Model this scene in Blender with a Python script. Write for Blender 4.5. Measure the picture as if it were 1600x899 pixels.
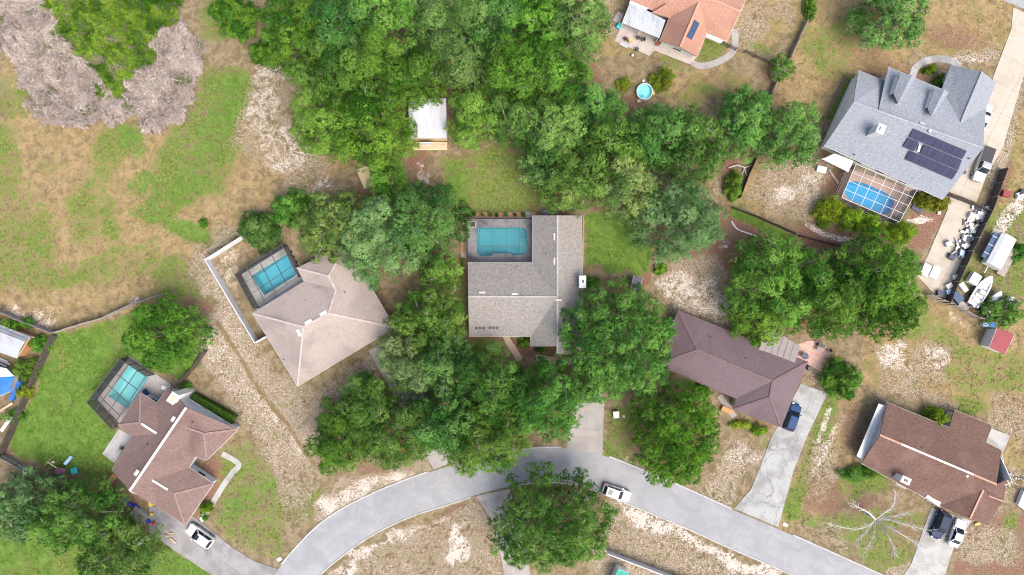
import bpy, bmesh, math, random
import numpy as np
from mathutils import Vector, Matrix

for _o in list(bpy.data.objects):
    bpy.data.objects.remove(_o)
scene = bpy.context.scene
COL = scene.collection

# ------------------------------------------------------------------ camera, sky, sun, exposure
H = 107.0            # height of the drone camera above the ground in metres
SC = 10.0            # photograph pixels to a metre on the ground
cam_d = bpy.data.cameras.new('camera')
cam_d.sensor_width = 36.0
cam_d.lens = 36.0 * H / 160.0
cam_d.clip_end = 3000
cam = bpy.data.objects.new('camera', cam_d)
cam.location = (0, 0, H)
COL.objects.link(cam)
scene.camera = cam

SUN_EL, SUN_AZ = 58.0, -50.0       # elevation; direction to the sun in the ground plane, degrees from +X
world = bpy.data.worlds.new('World')
scene.world = world
world.use_nodes = True
wn, wl = world.node_tree.nodes, world.node_tree.links
sky = wn.new('ShaderNodeTexSky')
sky.sky_type = 'NISHITA'
sky.sun_disc = False
sky.sun_elevation = math.radians(SUN_EL)
sky.sun_rotation = math.radians(90.0 - SUN_AZ)
sky.air_density = 1.0
sky.dust_density = 5.0
wl.new(sky.outputs[0], wn['Background'].inputs[0])
wn['Background'].inputs[1].default_value = 0.15
sun_d = bpy.data.lights.new('sun', 'SUN')
sun_d.energy = 1.5
sun_d.angle = math.radians(40.0)
sun_d.color = (1.0, 0.94, 0.85)
sun = bpy.data.objects.new('sun', sun_d)
sd = Vector((math.cos(math.radians(SUN_AZ)) * math.cos(math.radians(SUN_EL)),
             math.sin(math.radians(SUN_AZ)) * math.cos(math.radians(SUN_EL)), math.sin(math.radians(SUN_EL))))
sun.rotation_euler = sd.to_track_quat('Z', 'Y').to_euler()
sun.location = sd * 200
COL.objects.link(sun)
scene.view_settings.view_transform = 'Standard'
scene.view_settings.look = 'None'
scene.view_settings.exposure = 1.02
scene.view_settings.gamma = 1.0
scene.cycles.filter_width = 1.0
scene.cycles.diffuse_bounces = 2

# ------------------------------------------------------------------ helpers
def P(px, py, z=0.0):
    """photograph pixel + height above ground -> point"""
    k = (H - z) / H
    return Vector(((px - 800.0) / SC * k, (449.5 - py) / SC * k, z))

def tag(o, label, cat, group=None):
    o['label'] = label
    o['category'] = cat
    if group:
        o['group'] = group
    return o

def structure(o):
    o['kind'] = 'structure'
    return o

def empty(name, loc, rz=0.0, label=None, cat=None, group=None):
    o = bpy.data.objects.new(name, None)
    o.empty_display_size = 0.3
    o.location = loc
    o.rotation_euler = (0, 0, rz)
    COL.objects.link(o)
    if label:
        tag(o, label, cat, group)
    return o

class MB:
    """collects shapes in one mesh"""
    def __init__(self):
        self.v, self.f = [], []
    def add(self, vs, fs):
        b = len(self.v)
        self.v += [tuple(p) for p in vs]
        self.f += [tuple(i + b for i in f) for f in fs]
        return self
    def box(self, x0, x1, y0, y1, z0, z1):
        return self.add([(x0, y0, z0), (x1, y0, z0), (x1, y1, z0), (x0, y1, z0), (x0, y0, z1), (x1, y0, z1), (x1, y1, z1), (x0, y1, z1)],
                        [(3, 2, 1, 0), (4, 5, 6, 7), (0, 1, 5, 4), (1, 2, 6, 5), (2, 3, 7, 6), (3, 0, 4, 7)])
    def bar(self, a, b, w, h, up=(0, 0, 1)):
        """rectangular bar from a to b, w wide, h high (centred)"""
        a, b = Vector(a), Vector(b)
        d = (b - a).normalized()
        s = d.cross(Vector(up))
        if s.length < 1e-4:
            s = d.cross(Vector((1, 0, 0)))
        s.normalize()
        u = s.cross(d)
        s, u = s * w / 2, u * h / 2
        vs = [a - s - u, a + s - u, a + s + u, a - s + u, b - s - u, b + s - u, b + s + u, b - s + u]
        return self.add(vs, [(0, 1, 2, 3), (7, 6, 5, 4), (0, 4, 5, 1), (1, 5, 6, 2), (2, 6, 7, 3), (3, 7, 4, 0)])
    def tube(self, path, radii, n=6, cap=True):
        base = len(self.v)
        pts = [Vector(p) for p in path]
        if not hasattr(radii, '__len__'):
            radii = [radii] * len(pts)
        for i, p in enumerate(pts):
            d = (pts[min(i + 1, len(pts) - 1)] - pts[max(i - 1, 0)])
            d = d.normalized() if d.length > 1e-6 else Vector((0, 0, 1))
            a = d.cross(Vector((0, 0, 1)) if abs(d.z) < 0.9 else Vector((1, 0, 0))).normalized()
            b = d.cross(a)
            for k in range(n):
                t = 2 * math.pi * k / n
                self.v.append(tuple(p + (a * math.cos(t) + b * math.sin(t)) * radii[i]))
        for i in range(len(pts) - 1):
            for k in range(n):
                q = (k + 1) % n
                self.f.append((base + i * n + k, base + i * n + q, base + (i + 1) * n + q, base + (i + 1) * n + k))
        if cap:
            self.f.append(tuple(base + (len(pts) - 1) * n + k for k in range(n)))
            self.f.append(tuple(base + k for k in reversed(range(n))))
        return self
    def disc(self, c, r, z0, z1, n=16, r2=None):
        r2 = r if r2 is None else r2
        vs = [(c[0] + r * math.cos(2 * math.pi * k / n), c[1] + r * math.sin(2 * math.pi * k / n), z0) for k in range(n)]
        vs += [(c[0] + r2 * math.cos(2 * math.pi * k / n), c[1] + r2 * math.sin(2 * math.pi * k / n), z1) for k in range(n)]
        fs = [(k, (k + 1) % n, n + (k + 1) % n, n + k) for k in range(n)] + [tuple(range(n, 2 * n)), tuple(reversed(range(n)))]
        return self.add(vs, fs)
    def prism(self, poly, z0, z1):
        """closed prism on a 2D outline"""
        p = [(q[0], q[1]) for q in poly]
        if area2(p) < 0:
            p.reverse()
        n = len(p)
        vs = [(x, y, z0) for x, y in p] + [(x, y, z1) for x, y in p]
        fs = [(k, (k + 1) % n, n + (k + 1) % n, n + k) for k in range(n)] + [tuple(range(n, 2 * n)), tuple(reversed(range(n)))]
        return self.add(vs, fs)
    def slab(self, pts, faces, th):
        """roof planes with a thickness below"""
        n = len(pts)
        fs = []
        for f in faces:
            nz = Vector((0, 0, 0))
            for i in range(1, len(f) - 1):
                nz += (Vector(pts[f[i]]) - Vector(pts[f[0]])).cross(Vector(pts[f[i + 1]]) - Vector(pts[f[0]]))
            fs.append(tuple(f) if nz.z >= 0 else tuple(reversed(f)))
        vs = [tuple(p) for p in pts] + [(p[0], p[1], p[2] - th) for p in pts]
        edges = {}
        for f in fs:
            for i in range(len(f)):
                edges[(f[i], f[(i + 1) % len(f)])] = True
        out = list(fs) + [tuple(i + n for i in reversed(f)) for f in fs]
        for (a, b) in edges:
            if (b, a) not in edges:
                out.append((b, a, a + n, b + n))
        return self.add(vs, out)
    def build(self, name, mat, parent=None, local=False, smooth=False, bevel=0):
        """one mesh object; world coordinates unless local"""
        off = Vector((0, 0, 0))
        if parent is not None and not local:
            r = parent
            while r.parent is not None:
                r = r.parent
            off = Vector(r.location)
        elif parent is None and not local:
            arr = np.array(self.v)
            off = Vector((float(arr[:, 0].mean()), float(arr[:, 1].mean()), float(arr[:, 2].min())))
        me = bpy.data.meshes.new(name)
        me.from_pydata([(p[0] - off.x, p[1] - off.y, p[2] - off.z) for p in self.v], [], self.f)
        me.materials.append(MAT[mat] if isinstance(mat, str) else mat)
        if smooth:
            me.polygons.foreach_set('use_smooth', [True] * len(me.polygons))
        o = bpy.data.objects.new(name, me)
        if parent is not None:
            o.parent = parent
        elif not local:
            o.location = off
        COL.objects.link(o)
        if bevel:
            m = o.modifiers.new('bevel', 'BEVEL')
            m.width = bevel
            m.segments = 2
        return o

def area2(p):
    return sum(p[i][0] * p[(i + 1) % len(p)][1] - p[(i + 1) % len(p)][0] * p[i][1] for i in range(len(p)))

def inset_poly(poly, d):
    """polygon moved inwards by d (mitred)"""
    p = [Vector((q[0], q[1])) for q in poly]
    s = 1 if area2(p) > 0 else -1
    n = len(p)
    out = []
    for i in range(n):
        a, b, c = p[i - 1], p[i], p[(i + 1) % n]
        e1, e2 = (b - a).normalized(), (c - b).normalized()
        n1, n2 = Vector((-e1.y, e1.x)) * s, Vector((-e2.y, e2.x)) * s
        m = n1 + n2
        L = m.length
        if L < 0.25:
            out.append(b + n1 * d)
            continue
        m /= L
        out.append(b + m * min(d / max(m.dot(n1), 0.3), 3 * d))
    return out

def clip_half(poly, p0, nrm):
    out = []
    for i in range(len(poly)):
        a, b = poly[i], poly[(i + 1) % len(poly)]
        da, db = (a - p0).dot(nrm), (b - p0).dot(nrm)
        if da >= 0:
            out.append(a)
        if (da >= 0) != (db >= 0):
            out.append(a + (b - a) * (da / (da - db)))
    return out

def catmull(pts, n=8):
    p = [Vector(q) for q in pts]
    p = [p[0] * 2 - p[1]] + p + [p[-1] * 2 - p[-2]]
    out = []
    for i in range(1, len(p) - 2):
        for k in range(n):
            t = k / n
            out.append(0.5 * ((2 * p[i]) + (p[i + 1] - p[i - 1]) * t + (2 * p[i - 1] - 5 * p[i] + 4 * p[i + 1] - p[i + 2]) * t * t
                              + (3 * p[i] - p[i - 1] - 3 * p[i + 1] + p[i + 2]) * t ** 3))
    out.append(p[-2])
    return out

_rs = np.random.RandomState(7)
_LAT = _rs.rand(256, 256)
def vnoise(x, y, seed=0):
    x = np.asarray(x, float) + seed * 17.31
    y = np.asarray(y, float) + seed * 9.77
    xi, yi = np.floor(x).astype(int), np.floor(y).astype(int)
    fx, fy = x - xi, y - yi
    fx, fy = fx * fx * (3 - 2 * fx), fy * fy * (3 - 2 * fy)
    g = lambda a, b: _LAT[a % 256, b % 256]
    return (g(xi, yi) * (1 - fx) + g(xi + 1, yi) * fx) * (1 - fy) + (g(xi, yi + 1) * (1 - fx) + g(xi + 1, yi + 1) * fx) * fy
def fbm(x, y, seed=0, o=4):
    s, a, t = 0, 1.0, 0
    for i in range(o):
        s = s + a * vnoise(x * 2 ** i, y * 2 ** i, seed + i)
        t += a
        a *= 0.5
    return s / t

# ------------------------------------------------------------------ materials
MAT = {}
class NT:
    def __init__(self, name):
        self.m = bpy.data.materials.new(name)
        self.m.use_nodes = True
        self.n, self.l = self.m.node_tree.nodes, self.m.node_tree.links
        self.b = self.n['Principled BSDF']
        self.out = self.n['Material Output']
        MAT[name] = self.m
        g = self.n.new('ShaderNodeNewGeometry')
        self.pos = g.outputs['Position']
    def link(self, a, b):
        self.l.new(a, b)
    def set(self, sock, v):
        if isinstance(v, bpy.types.NodeSocket):
            self.l.new(v, sock)
        else:
            sock.default_value = v
    def noise(self, scale, detail=3, rough=0.55, vec=None, dist=0.0):
        t = self.n.new('ShaderNodeTexNoise')
        self.l.new(vec or self.pos, t.inputs['Vector'])
        t.inputs['Scale'].default_value = scale
        t.inputs['Detail'].default_value = detail
        t.inputs['Roughness'].default_value = rough
        t.inputs['Distortion'].default_value = dist
        return t.outputs['Fac']
    def math(self, op, a, b=0.0, c=None):
        t = self.n.new('ShaderNodeMath')
        t.operation = op
        self.set(t.inputs[0], a)
        self.set(t.inputs[1], b)
        if c is not None:
            self.set(t.inputs[2], c)
        return t.outputs[0]
    def step(self, v, lo, hi, a=0.0, b=1.0):
        t = self.n.new('ShaderNodeMapRange')
        t.interpolation_type = 'SMOOTHSTEP'
        self.set(t.inputs['Value'], v)
        t.inputs['From Min'].default_value = lo
        t.inputs['From Max'].default_value = hi
        t.inputs['To Min'].default_value = a
        t.inputs['To Max'].default_value = b
        return t.outputs[0]
    def mix(self, f, a, b, mode='MIX'):
        t = self.n.new('ShaderNodeMix')
        t.data_type = 'RGBA'
        t.blend_type = mode
        self.set(t.inputs[0], f)
        self.set(t.inputs[6], (*a, 1) if isinstance(a, tuple) else a)
        self.set(t.inputs[7], (*b, 1) if isinstance(b, tuple) else b)
        return t.outputs[2]
    def scale3(self, sx, sy, sz, rot=0.0):
        t = self.n.new('ShaderNodeMapping')
        self.l.new(self.pos, t.inputs['Vector'])
        t.inputs['Rotation'].default_value = (0, 0, rot)
        t.inputs['Scale'].default_value = (sx, sy, sz)
        return t.outputs[0]
    def bump(self, h, strength=0.3, dist=0.05):
        t = self.n.new('ShaderNodeBump')
        t.inputs['Strength'].default_value = strength
        t.inputs['Distance'].default_value = dist
        self.l.new(h, t.inputs['Height'])
        self.l.new(t.outputs[0], self.b.inputs['Normal'])
    def col(self, c):
        self.set(self.b.inputs['Base Color'], (*c, 1) if isinstance(c, tuple) else c)
    def rough(self, r):
        self.set(self.b.inputs['Roughness'], r)

def mix3(a, b, t):
    return tuple(x * (1 - t) + y * t for x, y in zip(a, b))

def simple(name, c, rough=0.7, var=0.18, scale=2.0, metal=0.0, spec=None, fine=9.0):
    """plain surface with soft large and fine colour wear"""
    t = NT(name)
    n = t.math('ADD', t.math('MULTIPLY', t.noise(scale, 4), 0.55), t.math('MULTIPLY', t.noise(fine, 3), 0.45))
    lo = tuple(x * (1 - var) for x in c)
    hi = tuple(min(1, x * (1 + var)) for x in c)
    t.col(t.mix(t.step(n, 0.32, 0.68), lo, hi))
    t.rough(rough)
    t.b.inputs['Metallic'].default_value = metal
    if spec is not None:
        t.b.inputs['Specular IOR Level'].default_value = spec
    return t

def shingle(name, c1, c2, stain, stain_amt=0.5, patch=1.0, sscale=0.16, rot=0.0):
    t = NT(name)
    v = t.scale3(1, 1.6, 1, rot)
    f = t.noise(2.6 * patch, 5, 0.72, v)
    g = t.noise(11.0, 2, 0.6)
    m = t.math('ADD', t.math('MULTIPLY', f, 0.6), t.math('MULTIPLY', g, 0.4))
    c = t.mix(t.step(m, 0.38, 0.62), c1, c2)
    s = t.step(t.noise(sscale, 4, 0.6, None, 0.6), 0.46, 0.70, 0.0, stain_amt)
    t.col(t.mix(s, c, stain))
    t.rough(0.92)
    t.b.inputs['Specular IOR Level'].default_value = 0.2
    t.bump(m, 0.35, 0.03)
    return t

shingle('shingle_grey_tan', (0.16, 0.153, 0.145), (0.285, 0.267, 0.243), (0.25, 0.24, 0.235), 0.4, 0.95)
shingle('shingle_beige', (0.265, 0.222, 0.20), (0.365, 0.312, 0.282), (0.17, 0.14, 0.135), 0.55, 1.4, 0.13)
shingle('shingle_brown', (0.125, 0.084, 0.075), (0.215, 0.15, 0.134), (0.085, 0.056, 0.056), 0.6, 1.4, 0.15)
shingle('shingle_plum', (0.108, 0.080, 0.088), (0.155, 0.118, 0.128), (0.10, 0.068, 0.08), 0.7, 1.4, 0.13)
shingle('shingle_redbrown', (0.088, 0.053, 0.043), (0.165, 0.10, 0.082), (0.182, 0.114, 0.092), 0.6, 1.1, 0.3)
shingle('shingle_bluegrey', (0.165, 0.182, 0.21), (0.275, 0.297, 0.33), (0.24, 0.255, 0.285), 0.5, 1.2, 0.2)
shingle('shingle_terracotta', (0.30, 0.16, 0.115), (0.42, 0.245, 0.18), (0.24, 0.13, 0.10), 0.5, 1.4, 0.2)
simple('ridge_pale', (0.62, 0.52, 0.49), 0.85)
simple('ridge_beige', (0.38, 0.325, 0.295), 0.9)
simple('ridge_brown', (0.225, 0.155, 0.14), 0.9)
simple('ridge_plum', (0.14, 0.085, 0.09), 0.9)
simple('ridge_orange', (0.45, 0.24, 0.17), 0.9)
simple('ridge_grey', (0.26, 0.28, 0.31), 0.9)
simple('ridge_tan', (0.33, 0.31, 0.285), 0.9)
simple('vent_pink', (0.66, 0.56, 0.56), 0.6)
simple('white_paint', (0.63, 0.63, 0.62), 0.5, 0.08)
simple('white_vinyl', (0.62, 0.64, 0.68), 0.4, 0.08)
simple('stucco_cream', (0.60, 0.56, 0.48), 0.9, 0.1)
simple('stucco_white', (0.70, 0.69, 0.66), 0.9, 0.1)
simple('siding_grey', (0.52, 0.55, 0.60), 0.7, 0.08)
simple('stucco_tan', (0.46, 0.38, 0.29), 0.9, 0.12)
simple('trim_dark', (0.05, 0.05, 0.055), 0.5)
simple('bronze_frame', (0.06, 0.058, 0.06), 0.45)
simple('white_frame', (0.58, 0.58, 0.59), 0.4, 0.05)
simple('black_plastic', (0.025, 0.025, 0.028), 0.5)
simple('rubber', (0.022, 0.022, 0.023), 0.85)
simple('steel', (0.45, 0.46, 0.48), 0.4, 0.1, 2, 0.8)
simple('grey_metal', (0.36, 0.37, 0.39), 0.5, 0.12)
simple('rust', (0.26, 0.10, 0.05), 0.9, 0.35)
simple('blue_plastic', (0.02, 0.22, 0.55), 0.35)
simple('blue_tarp', (0.02, 0.13, 0.46), 0.5, 0.25, 1.0)
simple('blue_tarp_pale', (0.42, 0.58, 0.80), 0.5, 0.2, 1.0)
simple('deep_blue', (0.01, 0.03, 0.30), 0.5, 0.3)
simple('red_plastic', (0.55, 0.03, 0.05), 0.4)
simple('red_roof', (0.20, 0.028, 0.035), 0.6, 0.2, 1.2)
simple('orange_paint', (0.55, 0.10, 0.025), 0.7, 0.3)
simple('yellow_plastic', (0.50, 0.37, 0.06), 0.5)
simple('teal_plastic', (0.05, 0.45, 0.50), 0.4)
simple('green_awning', (0.0, 0.27, 0.20), 0.6)
simple('cream_plastic', (0.70, 0.66, 0.56), 0.5)
simple('wood_grey', (0.30, 0.265, 0.24), 0.9, 0.3, 1.5)
simple('wood_dark', (0.075, 0.058, 0.052), 0.9, 0.35, 1.5)
simple('wood_tan', (0.50, 0.38, 0.25), 0.85, 0.2, 1.5)
simple('wood_orange', (0.42, 0.21, 0.085), 0.85, 0.25, 1.5)
simple('plywood', (0.58, 0.44, 0.28), 0.9, 0.2)
simple('patio_cover', (0.24, 0.215, 0.205), 0.7, 0.1)
simple('brick_edge', (0.40, 0.22, 0.13), 0.9, 0.25, 4)
simple('terracotta', (0.42, 0.16, 0.08), 0.85)
simple('stone', (0.42, 0.39, 0.35), 0.9, 0.25)
simple('bark', (0.155, 0.125, 0.10), 0.95, 0.35, 3)
simple('bark_pale', (0.30, 0.275, 0.245), 0.95, 0.35, 3)
simple('dead_wood', (0.45, 0.42, 0.385), 0.95, 0.3, 3)
simple('kerb_concrete', (0.38, 0.37, 0.355), 0.9, 0.2, 1.0)
simple('joint', (0.10, 0.095, 0.085), 0.95)
simple('slate_blue', (0.045, 0.055, 0.085), 0.6, 0.2)
simple('pool_plaster', (0.40, 0.58, 0.62), 0.7, 0.06, 0.5)
simple('pool_plaster_pale', (0.50, 0.68, 0.69), 0.7, 0.06, 0.5)
simple('pool_plaster_deep', (0.20, 0.52, 0.70), 0.7, 0.06, 0.5)
simple('cushion_purple', (0.11, 0.04, 0.075), 0.9)
simple('kiddie_liner', (0.58, 0.78, 0.80), 0.6, 0.05)
simple('cover_blue', (0.03, 0.07, 0.14), 0.6)

def concrete(name, c, dirt, amt=0.6, crack=0.0):
    t = NT(name)
    n1 = t.noise(0.35, 5, 0.6, None, 0.4)
    n2 = t.noise(2.2, 4, 0.6)
    n3 = t.noise(14, 2, 0.6)
    cc = t.mix(t.step(n1, 0.42, 0.68, 0, amt), c, dirt)
    cc = t.mix(t.step(n2, 0.45, 0.75, 0, 0.35), cc, dirt)
    cc = t.mix(t.step(n3, 0.3, 0.7, 0.0, 0.16), cc, tuple(min(1, x * 1.25) for x in c))
    if crack:
        v = t.n.new('ShaderNodeTexVoronoi')
        v.feature = 'DISTANCE_TO_EDGE'
        v.inputs['Scale'].default_value = crack
        d = t.n.new('ShaderNodeVectorMath')
        d.operation = 'ADD'
        nz = t.n.new('ShaderNodeTexNoise')
        nz.inputs['Scale'].default_value = 0.9
        t.l.new(t.pos, nz.inputs['Vector'])
        t.l.new(t.pos, d.inputs[0])
        t.l.new(nz.outputs['Color'], d.inputs[1])
        t.l.new(d.outputs[0], v.inputs['Vector'])
        cc = t.mix(t.step(v.outputs['Distance'], 0.003, 0.013, 0.55, 0.0), cc, (0.13, 0.13, 0.125))
    t.col(cc)
    t.rough(0.9)
    t.bump(n3, 0.2, 0.01)
    return t
concrete('concrete_pale', (0.355, 0.35, 0.338), (0.19, 0.182, 0.172), 0.8)
concrete('concrete_cracked', (0.32, 0.325, 0.318), (0.17, 0.17, 0.165), 0.85, 0.2)
concrete('concrete_grey', (0.255, 0.25, 0.25), (0.145, 0.14, 0.14), 0.85)
concrete('concrete_cream', (0.40, 0.36, 0.30), (0.28, 0.235, 0.18), 0.5)
concrete('concrete_path', (0.30, 0.285, 0.268), (0.175, 0.162, 0.148), 0.5)
concrete('concrete_pink', (0.42, 0.37, 0.34), (0.30, 0.25, 0.225), 0.5)
concrete('paver_slate', (0.25, 0.245, 0.255), (0.075, 0.075, 0.088), 0.95)
concrete('paver_pink', (0.50, 0.33, 0.28), (0.36, 0.22, 0.185), 0.7)
concrete('paver_brown', (0.36, 0.26, 0.21), (0.27, 0.18, 0.145), 0.7)
concrete('path_tan', (0.42, 0.34, 0.26), (0.28, 0.21, 0.15), 0.6)

t = NT('road_asphalt')
n1 = t.noise(0.30, 6, 0.72, None, 0.8)
n2 = t.noise(9, 3, 0.7)
c = t.mix(t.step(n1, 0.35, 0.7), (0.22, 0.225, 0.235), (0.31, 0.315, 0.326))
c = t.mix(t.step(n2, 0.3, 0.7, 0, 0.5), c, (0.24, 0.245, 0.26))
vs = t.n.new('ShaderNodeUVMap')
sx = t.n.new('ShaderNodeSeparateXYZ')
t.l.new(vs.outputs[0], sx.inputs[0])
wn_ = t.noise(0.25, 3)
ln = t.math('ADD', sx.outputs[0], t.math('MULTIPLY', wn_, 0.06))
tr = t.math('ABSOLUTE', t.math('SINE', t.math('MULTIPLY', ln, 13.5)))
c = t.mix(t.step(tr, 0.5, 1.0, 0.0, 0.22), c, (0.235, 0.24, 0.255))
t.col(c)
t.rough(0.85)
t.bump(n2, 0.15, 0.01)

def car_paint(name, c, metal=0.0, coat=0.6, ro=0.28):
    t = NT(name)
    t.col(c)
    t.rough(ro)
    t.b.inputs['Metallic'].default_value = metal
    t.b.inputs['Coat Weight'].default_value = coat
    t.b.inputs['Coat Roughness'].default_value = 0.08
    if not coat:
        t.b.inputs['Specular IOR Level'].default_value = 0.2
car_paint('paint_white', (0.60, 0.60, 0.60))
car_paint('paint_blue', (0.012, 0.045, 0.12), 0.0, 0.0, 0.5)
car_paint('paint_black', (0.008, 0.022, 0.06), 0.0, 0.0, 0.5)
car_paint('paint_silver', (0.34, 0.36, 0.39), 0.3)
t = NT('car_glass')
t.col((0.012, 0.02, 0.028)); t.rough(0.06)
t = NT('window_glass')
t.col((0.03, 0.04, 0.05)); t.rough(0.08)
t = NT('solar_cell')
c = t.mix(t.step(t.noise(1.2, 2), 0.3, 0.7), (0.012, 0.015, 0.05), (0.02, 0.023, 0.07))
t.col(c); t.rough(0.45)
t.b.inputs['Specular IOR Level'].default_value = 0.12
t = NT('skylight_glass')
t.col((0.03, 0.06, 0.12)); t.rough(0.12)

# corrugated sheet roofs
def corrugated(name, c, dirt, rot, pitch=0.25, amt=0.5):
    t = NT(name)
    v = t.scale3(1, 1, 1, rot)
    sx = t.n.new('ShaderNodeSeparateXYZ')
    t.l.new(v, sx.inputs[0])
    w = t.math('SINE', t.math('MULTIPLY', sx.outputs[0], 2 * math.pi / pitch))
    n1 = t.noise(0.5, 5, 0.65, t.scale3(2.0, 0.5, 1, rot))
    cc = t.mix(t.step(n1, 0.42, 0.72, 0, amt), c, dirt)
    cc = t.mix(t.step(w, 0.5, 1.0, 0, 0.25), cc, dirt)
    t.col(cc); t.rough(0.45)
    t.bump(w, 0.5, 0.03)
corrugated('tin_white', (0.46, 0.47, 0.51), (0.27, 0.28, 0.32), 0.0, 0.3, 0.45)
corrugated('tin_silver', (0.36, 0.39, 0.42), (0.21, 0.235, 0.27), math.radians(26), 0.35, 0.8)
corrugated('tin_barn', (0.36, 0.41, 0.46), (0.34, 0.22, 0.175), math.radians(-68), 0.3, 0.6)

# water: thin clear film over a painted basin
def water(name, tint):
    t = NT(name)
    tr = t.n.new('ShaderNodeBsdfTransparent')
    tr.inputs[0].default_value = (*tint, 1)
    gl = t.n.new('ShaderNodeBsdfGlossy')
    gl.inputs['Roughness'].default_value = 0.06
    b = t.n.new('ShaderNodeBump')
    b.inputs['Strength'].default_value = 0.25
    b.inputs['Distance'].default_value = 0.05
    t.l.new(t.noise(1.6, 3), b.inputs['Height'])
    t.l.new(b.outputs[0], gl.inputs['Normal'])
    fr = t.n.new('ShaderNodeFresnel')
    fr.inputs[0].default_value = 1.33
    mx = t.n.new('ShaderNodeMixShader')
    t.l.new(fr.outputs[0], mx.inputs[0])
    t.l.new(tr.outputs[0], mx.inputs[1])
    t.l.new(gl.outputs[0], mx.inputs[2])
    t.l.new(mx.outputs[0], t.out.inputs['Surface'])
water('water_teal', (0.40, 0.72, 0.76))
water('water_blue', (0.44, 0.80, 0.88))
water('water_pale', (0.62, 0.90, 0.92))
water('water_deep', (0.36, 0.78, 0.92))

# insect screen cloth: mostly see-through
def screen(name, c, cover):
    t = NT(name)
    tr = t.n.new('ShaderNodeBsdfTransparent')
    df = t.n.new('ShaderNodeBsdfDiffuse')
    df.inputs[0].default_value = (*c, 1)
    mx = t.n.new('ShaderNodeMixShader')
    mx.inputs[0].default_value = cover
    t.l.new(tr.outputs[0], mx.inputs[1])
    t.l.new(df.outputs[0], mx.inputs[2])
    t.l.new(mx.outputs[0], t.out.inputs['Surface'])
screen('screen_dark', (0.05, 0.055, 0.06), 0.12)
screen('screen_wall', (0.05, 0.055, 0.065), 0.72)
screen('screen_pale', (0.25, 0.25, 0.26), 0.10)

def leaf_mat(name, trans=0.3):
    t = NT(name)
    a = t.n.new('ShaderNodeAttribute')
    a.attribute_name = 'tint'
    df = t.n.new('ShaderNodeBsdfDiffuse')
    tl = t.n.new('ShaderNodeBsdfTranslucent')
    t.l.new(a.outputs['Color'], df.inputs[0])
    t.l.new(t.mix(1.0, a.outputs['Color'], (1.15, 1.1, 0.55), 'MULTIPLY'), tl.inputs[0])
    mx = t.n.new('ShaderNodeMixShader')
    mx.inputs[0].default_value = trans
    t.l.new(df.outputs[0], mx.inputs[1])
    t.l.new(tl.outputs[0], mx.inputs[2])
    t.l.new(mx.outputs[0], t.out.inputs['Surface'])
leaf_mat('leaf', 0.12)
leaf_mat('straw', 0.12)
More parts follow.
